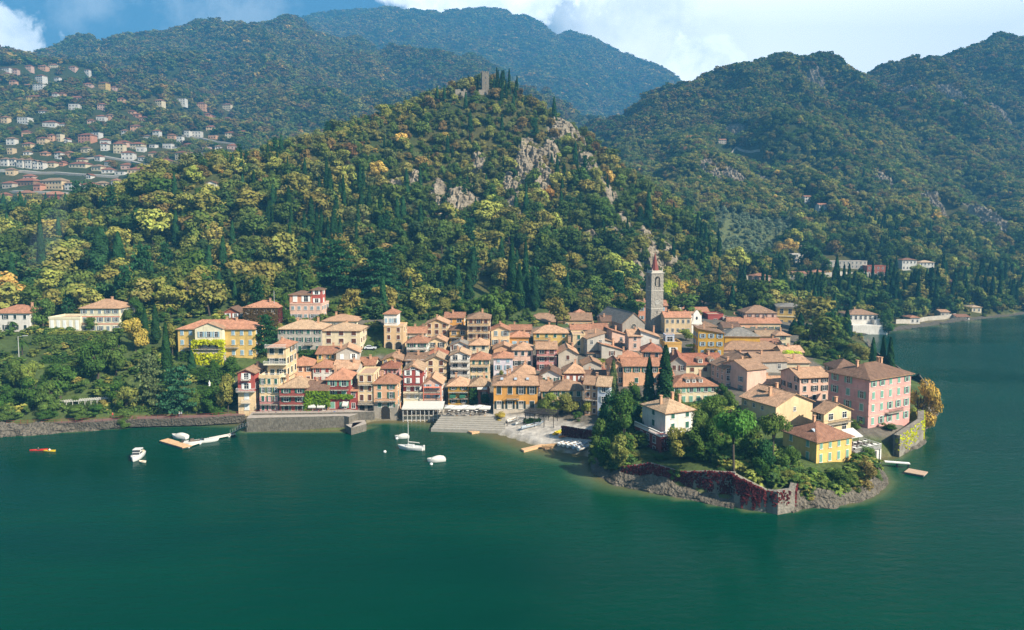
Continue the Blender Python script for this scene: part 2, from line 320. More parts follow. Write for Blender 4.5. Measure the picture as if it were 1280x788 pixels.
def grid_mesh(name, xs, ys, zf):
    X, Y = np.meshgrid(xs, ys); Z = zf(X, Y); nx, ny = len(xs), len(ys)
    me = bpy.data.meshes.new(name); V = np.stack([X, Y, Z], -1).reshape(-1, 3)
    i = np.arange((nx - 1) * (ny - 1)); r, c = i // (nx - 1), i % (nx - 1); a = r * nx + c
    Fq = np.stack([a, a + 1, a + nx + 1, a + nx], 1)
    me.vertices.add(len(V)); me.vertices.foreach_set('co', V.ravel()); me.loops.add(Fq.size); me.loops.foreach_set('vertex_index', Fq.ravel().astype('i'))
    me.polygons.add(len(Fq)); me.polygons.foreach_set('loop_start', np.arange(0, Fq.size, 4, dtype='i')); me.polygons.foreach_set('loop_total', np.full(len(Fq), 4, 'i'))
    me.update(); me.validate(); me.polygons.foreach_set('use_smooth', np.ones(len(me.polygons), bool))
    return me, V
def axis(*segs):
    o = []
    for a, b, s in segs: o += list(np.arange(a, b, s))
    return np.array(o + [segs[-1][1]])
tx = axis((-1000, -340, 12), (-340, 420, 2.5), (420, 1100, 8), (1100, 2200, 16)); ty = axis((90, 480, 2.5), (480, 900, 6), (900, 1900, 10), (1900, 2300, 20))
land_me, land_V = grid_mesh('land', tx, ty, land_z)
land_z_grid = land_V[:, 2].reshape(len(ty), len(tx))
def gz(x, y):
    i = min(max(int(np.searchsorted(tx, x)) - 1, 0), len(tx) - 2); j = min(max(int(np.searchsorted(ty, y)) - 1, 0), len(ty) - 2)
    u = (x - tx[i]) / (tx[i + 1] - tx[i]); v = (y - ty[j]) / (ty[j + 1] - ty[j]); g = land_z_grid
    return float((g[j, i] * (1 - u) + g[j, i + 1] * u) * (1 - v) + (g[j + 1, i] * (1 - u) + g[j + 1, i + 1] * u) * v)
def gz_arr(x, y):
    i = np.clip(np.searchsorted(tx, x) - 1, 0, len(tx) - 2); j = np.clip(np.searchsorted(ty, y) - 1, 0, len(ty) - 2)
    u = (x - tx[i]) / (tx[i + 1] - tx[i]); v = (y - ty[j]) / (ty[j + 1] - ty[j]); g = land_z_grid
    return (g[j, i] * (1 - u) + g[j, i + 1] * u) * (1 - v) + (g[j + 1, i] * (1 - u) + g[j + 1, i + 1] * u) * v
def bvh(me):
    n = len(me.vertices); co = np.empty(n * 3); me.vertices.foreach_get('co', co)
    return BVHTree.FromPolygons([tuple(v) for v in co.reshape(-1, 3)], [tuple(p.vertices) for p in me.polygons])
LAND_BVH = bvh(land_me)
EYE = Vector((0, 0, CAMZ))
def hit(px, py, tree=None):
    p, n, i, d = (tree or LAND_BVH).ray_cast(EYE, ray(px, py).normalized()); return p
def hitL(px, py):
    p = hit(px, py)
    return p if p is not None else atZ(px, py, 2)

# far mountains (left slope with the hillside town, and the hazy peak behind it)
C1 = [(0, 262, 640), (100, 258, 650), (200, 235, 700), (300, 215, 780), (-250, 270, 640), (0, 215, 760), (100, 215, 770), (200, 205, 820), (300, 195, 900), (-250, 220, 760), (0, 165, 900), (100, 165, 930), (200, 165, 1000), (300, 160, 1120), (-250, 160, 900),
      (0, 120, 1060), (60, 120, 1090), (100, 105, 1200), (150, 115, 1250), (200, 120, 1350), (300, 120, 1500), (-250, 100, 1100), (0, 78, 1300), (20, 82, 1320), (40, 96, 1280), (70, 98, 1320), (-250, 60, 1350),
      (400, 180, 1150), (400, 120, 1500), (500, 130, 1500), (560, 120, 1600), (620, 110, 1800), (660, 135, 1900), (720, 160, 2000), (400, 70, 2100), (300, 80, 1950), (200, 85, 1900), (100, 80, 1900),
      (40, 74, 2250), (90, 72, 2300), (160, 70, 2350), (220, 51, 2450), (270, 36, 2500), (330, 33, 2550), (400, 48, 2450), (470, 80, 2350), (540, 78, 2300), (590, 76, 2300), (620, 96, 2250), (660, 130, 2200), (750, 175, 2200), (-300, 90, 2200), (470, 105, 1900)]
C1B = [(-1500, 3600, 200), (0, 3600, 300), (-600, 3500, 300), (500, 3300, 200), (-600, 600, 30), (-200, 560, 30), (100, 700, 40), (300, 1000, 40), (-1600, 2000, 400), (-1600, 800, 100)]
P1 = np.array([tuple(atY(*c)) for c in C1] + C1B); 
def m1_noise(x, y): return sstep(900, 1500, y) * (fbm(x, y, 330, 4, 31) * 60 - np.abs(fbm(x, y * .6, 240, 3, 41)) * 170 + 34) + fbm(x, y, 90, 3, 51) * 6
W1 = fit(P1, m1_noise)
def m1_z(x, y): return np.maximum(rbf_eval(P1, W1, x, y) + m1_noise(x, y), 3)
m1_me, m1_V = grid_mesh('left_mountain', axis((-2000, -1000, 25), (-1000, 900, 12)), axis((560, 2700, 12), (2700, 3600, 30)), m1_z)
C2 = [(330, 60, 3400), (500, 100, 3000), (700, 160, 2800), (760, 165, 2800), (330, 40, 4300), (400, 31, 4400), (440, 28, 4450), (480, 27, 4450), (540, 34, 4450), (580, 29, 4450), (605, 20, 4450), (622, 16, 4450), (650, 36, 4400), (680, 48, 4350), (710, 44, 4300), (760, 64, 4200), (800, 84, 4100), (850, 107, 4000), (880, 125, 3900), (950, 140, 3800), (640, 95, 3500), (740, 115, 3400), (800, 130, 3400)]
C2B = [(-2200, 4500, 900), (-1500, 3000, 300), (0, 6000, 500), (2000, 5500, 200), (-2000, 6000, 600), (2000, 3500, 100), (1500, 2700, 100), (-1500, 2600, 300), (1800, 4300, 400)]
P2 = np.array([tuple(atY(*c)) for c in C2] + C2B); 
def m2_noise(x, y): return fbm(x, y, 700, 4, 61) * 80 - np.abs(fbm(x, y * .6, 460, 4, 71)) * 220 + 50
W2 = fit(P2, m2_noise)
def m2_z(x, y): return np.maximum(rbf_eval(P2, W2, x, y) + m2_noise(x, y), 3)
m2_me, m2_V = grid_mesh('far_peak', axis((-2400, 2400, 30)), axis((2550, 5600, 30)), m2_z)
M1_BVH = bvh(m1_me)

# ground kinds: 0 forest floor, 1 rock, 2 village paving, 3 beach gravel, 4 garden lawn, 5 olive terraces
def pxpoly(pts):
    return np.array([tuple(hitL(x, y))[:2] for x, y in pts])
def inpoly(P, x, y):
    r = np.zeros(np.shape(x), bool); n = len(P)
    for i in range(n):
        (x0, y0), (x1, y1) = P[i], P[(i + 1) % n]
        if y0 == y1: continue
        c = (y0 > y) != (y1 > y); r ^= c & (x < (x1 - x0) * (y - y0) / (y1 - y0) + x0)
    return r
VILLAGE = pxpoly([(296, 521), (440, 520), (500, 524), (560, 522), (640, 530), (700, 548), (740, 560), (752, 520), (765, 495), (840, 500), (900, 500), (930, 510), (1000, 540), (1060, 545), (1112, 562), (1153, 550), (1152, 515), (1140, 510), (1120, 480), (1020, 455), (1000, 425), (1030, 405), (960, 400), (880, 396), (820, 402), (750, 404), (640, 411), (600, 413), (560, 412), (520, 430), (500, 442), (455, 448), (440, 425), (404, 425), (350, 425), (340, 460), (296, 470)])
BEACH = pxpoly([(497, 527), (560, 518), (620, 516), (690, 520), (745, 535), (748, 575), (700, 567), (640, 550), (580, 533)])
ROCKS = [(575, 256, 22, 16), (548, 240, 8, 10), (495, 237, 12, 14), (665, 212, 24, 26), (708, 165, 22, 16), (640, 235, 14, 16), (800, 355, 9, 16), (815, 315, 12, 24), (783, 285, 9, 14), (770, 300, 10, 16), (825, 250, 10, 10), (825, 350, 12, 16), (600, 205, 9, 9), (735, 205, 13, 15), (760, 245, 11, 13), (690, 190, 10, 12), (842, 330, 10, 18), (640, 262, 12, 9), (520, 222, 8, 8), (738, 300, 9, 12), (680, 275, 9, 8),
         (888, 215, 13, 14), (918, 222, 13, 14), (955, 228, 9, 10), (920, 165, 10, 10), (1100, 108, 12, 14), (1142, 112, 10, 12), (1165, 258, 12, 20), (1230, 265, 14, 24), (1020, 102, 10, 12), (1085, 250, 9, 12), (1105, 225, 8, 12), (1240, 140, 14, 20), (1190, 120, 10, 12), (290, 140, 10, 7)]
rock_c = []
for (px, py, rx, ry) in ROCKS:
    p = hit(px, py)
    if p is None or py < 0: continue
    k = p.y / F; rock_c.append((p.x, p.y, p.z, rx * k, ry * k))
def rockmask(x, y, z):
    """1 inside the bare rock patches, measured on the slope itself."""
    r = np.full(np.shape(x), -1.0)
    for (cx, cy_, cz, ax, az) in rock_c:
        d = np.sqrt(((x - cx) / (ax * 1.1)) ** 2 + ((z - cz) / (az * 1.1)) ** 2 + ((y - cy_) / (az * 2.6 + 8)) ** 2)
        r = np.maximum(r, 1 - d)
    return r
def paint(me, V, far=False):
    x, y, z = V[:, 0], V[:, 1], V[:, 2]; n = len(V); c = np.zeros((n, 4)); c[:, 3] = 1
    q = fbm(x, y, 40, 4, 81); q2 = fbm(x, y, 11, 3, 91)
    base = np.array(srgb('4c4a2a')); alt = np.array(srgb('3a4424')); c[:, :3] = base + (alt - base) * sstep(-.3, .3, q)[:, None]
    if not far:
        lawn = (z < 30) & (y < 330); c[lawn, :3] = np.array(srgb('46532c')) * (1 + .25 * q2[lawn])[:, None]
        olive = inpoly(pxpoly([(880, 300), (905, 225), (960, 240), (1000, 290), (960, 325), (905, 335)]), x, y); c[olive, :3] = np.array(srgb('5d6340')) * (1 + .2 * q2[olive])[:, None]
        rm = rockmask(x, y, z) + fbm(x, y, 9, 3, 5) * .5
        k = sstep(.05, .25, rm)[:, None]; c[:, :3] = c[:, :3] * (1 - k) + k * (np.array(srgb('a89a86')) * (.85 + .35 * q2[:, None]))
        v = inpoly(VILLAGE, x, y); c[v, :3] = np.array(srgb('625c52')) * (1 + .18 * q2[v])[:, None]
        b = inpoly(BEACH, x, y); c[b, :3] = np.array(srgb('a8a196')) * (1 + .16 * q2[b])[:, None]
        lo = z < .6; c[lo, :3] = np.array(srgb('6a6248'))
    a = me.color_attributes.new('ground', 'FLOAT_COLOR', 'POINT'); a.data.foreach_set('color', np.clip(c, 0, 1).ravel())
def ground_mat():
    m = bpy.data.materials.new('ground'); m.use_nodes = True; t = m.node_tree; L = t.links.new; b = t.nodes['Principled BSDF']; b.inputs['Roughness'].default_value = .95; b.inputs['Specular IOR Level'].default_value = .1
    at = N(t, 'ShaderNodeAttribute', attribute_name='ground'); geo = N(t, 'ShaderNodeNewGeometry')
    n = N(t, 'ShaderNodeTexNoise', i_Scale=.5, i_Detail=7.0, i_Roughness=.7); L(geo.outputs['Position'], n.inputs['Vector'])
    r = N(t, 'ShaderNodeMapRange'); r.inputs[1].default_value = .3; r.inputs[2].default_value = .7; r.inputs[3].default_value = .6; r.inputs[4].default_value = 1.35; L(n.outputs[0], r.inputs[0])
    h = N(t, 'ShaderNodeHueSaturation'); L(at.outputs['Color'], h.inputs['Color']); L(r.outputs[0], h.inputs['Value']); L(h.outputs[0], b.inputs['Base Color'])
    bp = N(t, 'ShaderNodeBump'); bp.inputs['Distance'].default_value = .6; L(n.outputs[0], bp.inputs['Height']); L(bp.outputs[0], b.inputs['Normal'])
    return m
GM = ground_mat()
paint(land_me, land_V); paint(m1_me, m1_V, True); paint(m2_me, m2_V, True)
for nm, me in (('terrain', land_me), ('left_mountain', m1_me), ('far_mountain', m2_me)):
    me.materials.append(GM); link(nm, me, kind='structure')

# ------------------------------------------------------------------ lake: one sheet, paler and browner where the bed is near the surface
def lake():
    xs = axis((-3900, -340, 60), (-340, 400, 3), (400, 3900, 60)); ys = axis((-40, 110, 6), (110, 330, 3), (330, 1200, 20))
    me, V = grid_mesh('lake', xs, ys, lambda x, y: np.zeros(np.shape(x)))
    d = shoredist(V[:, 0], V[:, 1]); ins = inside(V[:, 0], V[:, 1]); d = np.where(ins, 0, d)
    q = fbm(V[:, 0], V[:, 1], 14, 3, 7)
    wid = .4 + .3 * q + 6 * sstep(-45, -20, V[:, 0]) * sstep(40, 15, V[:, 0]) + 2.4 * sstep(62, 80, V[:, 0]) * sstep(110, 90, V[:, 0]) + 3 * sstep(-110, -95, V[:, 0]) * sstep(-70, -85, V[:, 0])
    sh = np.exp(-np.maximum(d - .3, 0) / wid)
    a = me.color_attributes.new('shallow', 'FLOAT_COLOR', 'POINT'); c = np.stack([sh, sh, sh, np.ones(len(sh))], 1); a.data.foreach_set('color', c.ravel())
    m = bpy.data.materials.new('lake_water'); m.use_nodes = True; t = m.node_tree; L = t.links.new; b = t.nodes['Principled BSDF']
    b.inputs['IOR'].default_value = 1.33; b.inputs['Roughness'].default_value = .09; b.inputs['Specular IOR Level'].default_value = .06
    at = N(t, 'ShaderNodeAttribute', attribute_name='shallow'); geo = N(t, 'ShaderNodeNewGeometry')
    mp = N(t, 'ShaderNodeMapping'); mp.inputs['Scale'].default_value = (.35, 1, 1); mp.inputs['Rotation'].default_value = (0, 0, R(-12)); L(geo.outputs['Position'], mp.inputs[0])
    n1 = N(t, 'ShaderNodeTexNoise', i_Scale=.75, i_Detail=6.0, i_Roughness=.6, i_Distortion=.4); L(mp.outputs[0], n1.inputs['Vector'])
    n2 = N(t, 'ShaderNodeTexNoise', i_Scale=.035, i_Detail=4.0, i_Roughness=.55); L(mp.outputs[0], n2.inputs['Vector'])
    rp = N(t, 'ShaderNodeValToRGB'); e = rp.color_ramp.elements; e[0].position = 0; e[0].color = (*WATER, 1); e[1].position = 1; e[1].color = (*srgb('5c5538'), 1)
    k = e.new(.3); k.color = (WATER[0] + .004, WATER[1] * 1.25 + .004, WATER[2] * 1.1, 1); k = e.new(.6); k.color = (*srgb('3f5136'), 1)
    L(at.outputs['Fac'], rp.inputs[0])
    r = N(t, 'ShaderNodeMapRange'); r.inputs[1].default_value = .3; r.inputs[2].default_value = .7; r.inputs[3].default_value = .8; r.inputs[4].default_value = 1.2; L(n2.outputs[0], r.inputs[0])
    h = N(t, 'ShaderNodeHueSaturation'); L(rp.outputs[0], h.inputs['Color']); L(r.outputs[0], h.inputs['Value']); L(h.outputs[0], b.inputs['Base Color'])
    bp = N(t, 'ShaderNodeBump'); bp.inputs['Strength'].default_value = .5; bp.inputs['Distance'].default_value = .22; L(n1.outputs[0], bp.inputs['Height'])
    # gusts: the ripples are stronger in some broad patches
    g = N(t, 'ShaderNodeMapRange'); g.inputs[1].default_value = .35; g.inputs[2].default_value = .65; g.inputs[3].default_value = .25; g.inputs[4].default_value = 1.0; L(n2.outputs[0], g.inputs[0]); L(g.outputs[0], bp.inputs['Strength'])
    n3 = N(t, 'ShaderNodeTexNoise', i_Scale=.011, i_Detail=3.0, i_Distortion=.8); L(mp.outputs[0], n3.inputs['Vector']); g2 = N(t, 'ShaderNodeMapRange'); g2.inputs[1].default_value = .4; g2.inputs[2].default_value = .62; g2.inputs[3].default_value = .04; g2.inputs[4].default_value = .22; L(n3.outputs[0], g2.inputs[0]); L(g2.outputs[0], b.inputs['Roughness'])
    L(bp.outputs[0], b.inputs['Normal']); me.materials.append(m)
    return link('lake', me, kind='structure')
WATER = (.0000, .0300, .0165)
lake()

# ------------------------------------------------------------------ air between the near houses and the far mountains
def haze():
    b = MB(); b.box(-3950, 3950, -60, 5700, -11, 1700)
    m = bpy.data.materials.new('haze_air'); m.use_nodes = True; t = m.node_tree; t.nodes.clear(); o = N(t, 'ShaderNodeOutputMaterial'); v = N(t, 'ShaderNodeVolumePrincipled')
    v.inputs['Color'].default_value = (.12, .46, .86, 1); v.inputs['Density'].default_value = HAZE; v.inputs['Anisotropy'].default_value = 0.0
    t.links.new(v.outputs[0], o.inputs['Volume'])
    b.build('haze', m, kind='stuff')
HAZE = 0.00026
haze()
# ------------------------------------------------------------------ foliage meshes
def leaf_mesh(name, pts, size, seed, trunk=None, lvar=.35, flat=.0, up=.3, out=None):
    """A crown of small two-triangle leaf clumps at pts; each clump has its own shade of the foliage colour."""
    g = np.random.default_rng(seed); n = len(pts); pts = np.asarray(pts, float)
    nr = g.normal(size=(n, 3)); nr /= np.linalg.norm(nr, axis=1)[:, None]
    if out is not None: nr = nr * .5 + np.asarray(out)
    nr[:, 2] += up; nr /= np.linalg.norm(nr, axis=1)[:, None]
    a = np.cross(nr, g.normal(size=(n, 3))); a /= np.linalg.norm(a, axis=1)[:, None]; b = np.cross(nr, a)
    s = (size * g.uniform(.6, 1.25, n))[:, None]; a = a * s; b = b * s * g.uniform(.55, .95, n)[:, None]
    bend = nr * s * .25
    V = np.concatenate([pts - a - b, pts + a - b * .6 - bend, pts + a * .8 + b, pts - a * .7 + b - bend], 1).reshape(-1, 3)
    Fq = np.arange(n * 4).reshape(-1, 4)
    verts = [tuple(v) for v in V]; faces = [tuple(f) for f in Fq]; mi = [0] * n
    lum = 1 + lvar * (g.random(n) * 2 - 1); wrm = 1 + .10 * (g.random(n) * 2 - 1)
    # clumps of neighbouring leaves share a tone
    cl = pts[g.integers(0, n, 14)]; k = np.argmin(((pts[:, None] - cl[None]) ** 2).sum(2), 1); ct = 1 + .2 * (g.random(14) * 2 - 1); lum = lum * ct[k]
    colv = np.repeat(np.stack([lum * wrm, lum, lum * .95, np.ones(n)], 1), 4, 0)
    mats = [FOL]
    if trunk is not None:
        base = len(verts); verts += trunk.v; faces += [tuple(base + i for i in f) for f in trunk.f]; mi += [1] * len(trunk.f); mats.append(BARK)
        colv = np.concatenate([colv, np.ones((len(trunk.v), 4))])
    me = bpy.data.meshes.new(name); me.from_pydata(verts, [], faces)
    for x in mats: me.materials.append(x)
    me.polygons.foreach_set('material_index', mi)
    at = me.color_attributes.new('lv', 'FLOAT_COLOR', 'POINT'); at.data.foreach_set('color', colv.ravel()); me.update()
    return me
def lobes_pts(g, lobes, n):
    w = np.array([l[3] * l[4] for l in lobes]); w /= w.sum(); k = g.choice(len(lobes), n, p=w); d = g.normal(size=(n, 3)); d /= np.linalg.norm(d, axis=1)[:, None]
    L = np.array(lobes)[k]; r = g.uniform(0, 1, n) ** .22
    p = L[:, :3] + d * r[:, None] * np.stack([L[:, 3], L[:, 3], L[:, 4]], 1); return p, d
def limbs(tops, z0, r, seed):
    m = MB(); g = random.Random(seed); mid = Vector((g.uniform(-.15, .15), g.uniform(-.15, .15), z0)); m.tube((0, 0, -.6), mid, r, r * .75, 7)
    for t in tops:
        t = Vector(t); e = mid.lerp(t, .5) + Vector((0, 0, .3)); m.tube(mid, e, r * .5, r * .32, 5); m.tube(e, t, r * .32, r * .12, 5)
    return m
# all prototypes are one unit high with a crown about one unit wide; objects scale them
def broad(seed, n, size, trunk_h=.3, width=.5, nl=9, flatness=.30):
    g = np.random.default_rng(seed); lobes = []
    for i in range(nl):
        a = g.uniform(0, 2 * math.pi); rr = width * .62 * math.sqrt(g.random()); zz = trunk_h + (1 - trunk_h) * g.uniform(.22, .78)
        q = g.uniform(.20, .34) * width * 1.15
        lobes.append((rr * math.cos(a), rr * math.sin(a), min(zz, 1 - q * .8), q, q * g.uniform(.7, 1.0)))
    lobes.append((g.uniform(-.08, .08), g.uniform(-.08, .08), .82, .26 * width * 1.6, .17))
    p, d = lobes_pts(g, lobes, n); return p, d, [(l[0], l[1], l[2]) for l in lobes[:5]]
def cypress_pts(seed, n, w=.09):
    g = np.random.default_rng(seed); t = g.random(n) ** .8; prof = np.where(t < .12, t / .12 * .75 + .25, (1 - t) ** .62 * 1.05); a = g.uniform(0, 2 * math.pi, n)
    rr = w * prof * (.78 + .3 * g.random(n)) * (1 + .16 * np.sin(a * 3 + t * 19 + seed)); d = np.stack([np.cos(a), np.sin(a), np.full(n, .25)], 1)
    return np.stack([rr * np.cos(a), rr * np.sin(a), .02 + t * .98], 1), d
def cedar_pts(seed, n, w=.42):
    g = np.random.default_rng(seed); pts = []; tops = []
    for i in range(26):
        z = .14 + .84 * (i / 26); a = i * 2.4 + g.uniform(-.4, .4); L = w * (1 - z) ** .7 * g.uniform(.7, 1.1) + .05; tops.append((L * .6 * math.cos(a), L * .6 * math.sin(a), z))
        k = int(n / 26 * (.5 + L / w)); u = np.sqrt(g.random(k)); sp = g.normal(size=(k, 2)) * .065
        pts.append(np.stack([u * L * math.cos(a) + sp[:, 0], u * L * math.sin(a) + sp[:, 1], z - u * u * .05 + g.normal(size=k) * .012], 1))
    p = np.concatenate(pts); return p, None, tops
def pine_pts(seed, n, w=.5):
    g = np.random.default_rng(seed); lobes = []
    for i in range(13):
        a = g.uniform(0, 2 * math.pi); rr = w * .75 * math.sqrt(g.random()); q = g.uniform(.17, .27)
        lobes.append((rr * math.cos(a), rr * math.sin(a), .84 - .16 * (rr / w) ** 2 + g.uniform(-.12, .06), q, q * .5))
    p, d = lobes_pts(g, lobes, n); return p, d, [(l[0], l[1], l[2] - .04) for l in lobes]
PROTO = {}
def proto(kind, var=0, det=1):
    """(crown mesh, trunk mesh): the two parts of a near tree, or one mesh with its trunk for the woods."""
    key = (kind, var, det)
    if key in PROTO: return PROTO[key]
    s = hash(kind) % 1 + var * 37 + {'broad': 1, 'round': 2, 'cypress': 3, 'cedar': 4, 'pine': 5, 'bush': 6, 'willow': 7, 'conifer': 8}[kind] * 101
    n = {2: 3000, 1: 900, 0: 170}[det]; sz = {2: .024, 1: .042, 0: .095}[det]; out = None
    if kind == 'broad': p, out, tops = broad(s, n, sz, .10, .56, 12); tr = limbs(tops, .26, .035, s); up = .35
    elif kind == 'round': p, out, tops = broad(s, n, sz, .0, .54, 13); tr = limbs(tops, .2, .035, s); up = .35
    elif kind == 'willow': p, out, tops = broad(s, n, sz * .9, .08, .62, 14); tr = limbs(tops, .2, .03, s); up = .2
    elif kind == 'bush': p, out, tops = broad(s, n, sz * 1.15, -.12, .62, 11); tr = limbs(tops[:3], .2, .02, s); up = .4
    elif kind == 'cypress': p, out = cypress_pts(s, n, .095); tr = MB(); tr.tube((0, 0, -.03), (0, 0, .5), .014, .006, 6); up = .15; sz *= .62
    elif kind == 'conifer': p, out = cypress_pts(s, n, .2); tr = MB(); tr.tube((0, 0, -.03), (0, 0, .5), .02, .006, 6); up = .15; sz *= .8
    elif kind == 'cedar': p, out, tops = cedar_pts(s, n); tr = MB(); tr.tube((0, 0, -.03), (0, 0, .96), .03, .005, 7); [tr.tube((0, 0, t[2] - .03), t, .010, .004, 4) for t in tops]; up = .9; sz *= .9
    elif kind == 'pine': p, out, tops = pine_pts(s, n); tr = limbs(tops, .5, .034, s); up = .5; sz *= .85
    if det == 2:
        crown = leaf_mesh(kind + '_crown', p, sz, s + 5, None, .35, up=up, out=out); tm = tr.mesh(kind + '_trunk', [BARK], True)
        PROTO[key] = (crown, tm)
    else: PROTO[key] = (leaf_mesh(kind + '_tree', p, sz, s + 5, tr if det == 1 else None, .2, up=up, out=out), None)
    return PROTO[key]
TINT = {k: srgb(v) for k, v in dict(dark='3a5424', deep='2b4a2c', mid='4c602d', olive='6f6f38', lime='757c38', gold='a08a40', orange='94693a', brown='695b38', cypress='284426', pine='4a7030', cedar='33553a', silver='7c8a6c', grey='59643f', bright='9aa82a', rust='5f4c30').items()}
def jitter(c, v=.12, r=rnd):
    k = 1 + r.uniform(-v, v); return [max(0, c[0] * k * (1 + r.uniform(-.08, .08))), max(0, c[1] * k), max(0, c[2] * k * (1 + r.uniform(-.1, .1)))]
def tree(kind, label, px, top, base, width, tint='mid', Y=None, name=None, cat='tree', group=None, var=None, whole=False):
    """A garden tree: the photo gives its foot, height and spread; crown and trunk are its parts."""
    p = atY(px, base, Y) if Y else hitL(px, base)
    p.z = gz(p.x, p.y)
    h = max(1.0, atY(px, top, p.y).z - p.z); wd = width * p.y / F
    cm, tm = proto(kind, rnd.randrange(3) if var is None else var, 2)
    nat = {'cypress': .19, 'conifer': .4, 'cedar': .84, 'pine': 1.05, 'broad': .95, 'round': .9, 'willow': 1.1, 'bush': 1.1}[kind]
    nm = name or {'cypress': 'cypress_tree', 'conifer': 'conifer_tree', 'cedar': 'cedar_tree', 'pine': 'pine_tree', 'bush': 'bush', 'willow': 'willow_tree'}.get(kind, 'broadleaf_tree')
    if kind != 'bush': FOOT.extend([(p.x * t, p.y * t, wd * .42) for t in ((1, .97, .94) if kind == 'cedar' and p.y > 290 else (1,))])
    r = empty(nm, p, rnd.uniform(0, 6.28), label, cat, group); sx = wd / nat; r.scale = (sx, sx, h)
    c = link('crown' if kind != 'bush' else 'foliage', cm, r); c['tint'] = [q * (1.1 if kind == 'cypress' else 1.35) for q in jitter(TINT[tint], .06)]
    link('trunk' if kind != 'bush' else 'stem', tm, r)
    return r

# ------------------------------------------------------------------ woods: instanced on points scattered over the slopes
SRC = bpy.data.collections.new('woods_sources')
def source(me):
    o = bpy.data.objects.new(me.name, me); SRC_N.append(o.name); return o
SRC_N = []
def woods(name, pts, scl, rot, idx, tint, meshes, label=None):
    """One stuff object: every point carries one tree of the wood with its own size, turn and leaf colour."""
    me = bpy.data.meshes.new(name); n = len(pts); me.vertices.add(n); me.vertices.foreach_set('co', np.asarray(pts, 'f').ravel())
    def at(nm, typ, data, key): me.attributes.new(nm, typ, 'POINT').data.foreach_set(key, np.asarray(data).ravel())
    at('scl', 'FLOAT_VECTOR', np.asarray(scl, 'f'), 'vector'); at('rot', 'FLOAT', np.asarray(rot, 'f'), 'value'); at('idx', 'INT', np.asarray(idx, 'i'), 'value'); at('tint', 'FLOAT_COLOR', np.concatenate([np.asarray(tint, 'f'), np.ones((n, 1), 'f')], 1), 'color')
    c = bpy.data.collections.new(name + '_kinds')
    for i, m_ in enumerate(meshes): c.objects.link(bpy.data.objects.new('%02d_kind' % i, m_))
    ng = bpy.data.node_groups.new(name, 'GeometryNodeTree'); ng.interface.new_socket('Geometry', in_out='INPUT', socket_type='NodeSocketGeometry'); ng.interface.new_socket('Geometry', in_out='OUTPUT', socket_type='NodeSocketGeometry')
    L = ng.links.new; gi = N(ng, 'NodeGroupInput'); go = N(ng, 'NodeGroupOutput'); iop = N(ng, 'GeometryNodeInstanceOnPoints'); ci = N(ng, 'GeometryNodeCollectionInfo')
    ci.inputs['Collection'].default_value = c; ci.inputs['Separate Children'].default_value = True; ci.inputs['Reset Children'].default_value = True
    def na(nm, typ):
        q = N(ng, 'GeometryNodeInputNamedAttribute', data_type=typ); q.inputs['Name'].default_value = nm; return q.outputs['Attribute']
    cx = N(ng, 'ShaderNodeCombineXYZ'); L(na('rot', 'FLOAT'), cx.inputs[2]); e2r = N(ng, 'FunctionNodeEulerToRotation'); L(cx.outputs[0], e2r.inputs[0])
    L(gi.outputs[0], iop.inputs['Points']); L(ci.outputs[0], iop.inputs['Instance']); iop.inputs['Pick Instance'].default_value = True
    L(na('idx', 'INT'), iop.inputs['Instance Index']); L(e2r.outputs[0], iop.inputs['Rotation']); L(na('scl', 'FLOAT_VECTOR'), iop.inputs['Scale']); L(iop.outputs[0], go.inputs[0])
    o = link(name, me, kind='stuff', label=label); md = o.modifiers.new('woods', 'NODES'); md.node_group = ng
    return o
PALETTE = {  # leaf colours of the autumn woods with their shares
 'hill': (('olive', 28), ('dark', 20), ('mid', 26), ('brown', 8), ('grey', 10), ('lime', 7), ('gold', .7), ('rust', 2), ('orange', .3)),
 'garden': (('dark', 40), ('mid', 34), ('deep', 16), ('olive', 10), ('lime', 4)),
 'low': (('dark', 27), ('mid', 32), ('olive', 20), ('lime', 7), ('deep', 11), ('gold', .6), ('brown', 2)),
 'far': (('brown', 16), ('olive', 28), ('dark', 20), ('mid', 20), ('rust', 7), ('grey', 8), ('gold', .8))}
def pick_tint(g, pal, n, q):
    """Colours by share; neighbouring trees tend to be alike because the draw follows a broad noise q in 0..1."""
    names = [TINT[a] for a, b in PALETTE[pal]]; cum = np.cumsum([b for a, b in PALETTE[pal]]); cum = cum / cum[-1]
    u = (q * 1.0 + g.random(n) * .75) % 1.0; k = np.clip(np.searchsorted(cum, u), 0, len(names) - 1)
    t = np.array(names)[k]; v = (1.55 if pal == 'far' else 1.7) * (1 + g.uniform(-.17, .17, n)) * (.82 + .36 * ((q * 7.3) % 1)); t = t * .76 + t.mean(1)[:, None] * .24; return t * v[:, None] * np.array([1.10, 1.0, .66]) * (1 + g.uniform(-.08, .08, (n, 3)))
def scatter(me_xs, me_ys, zf, n, g, box):
    x = g.uniform(box[0], box[1], n); y = g.uniform(box[2], box[3], n); return x, y
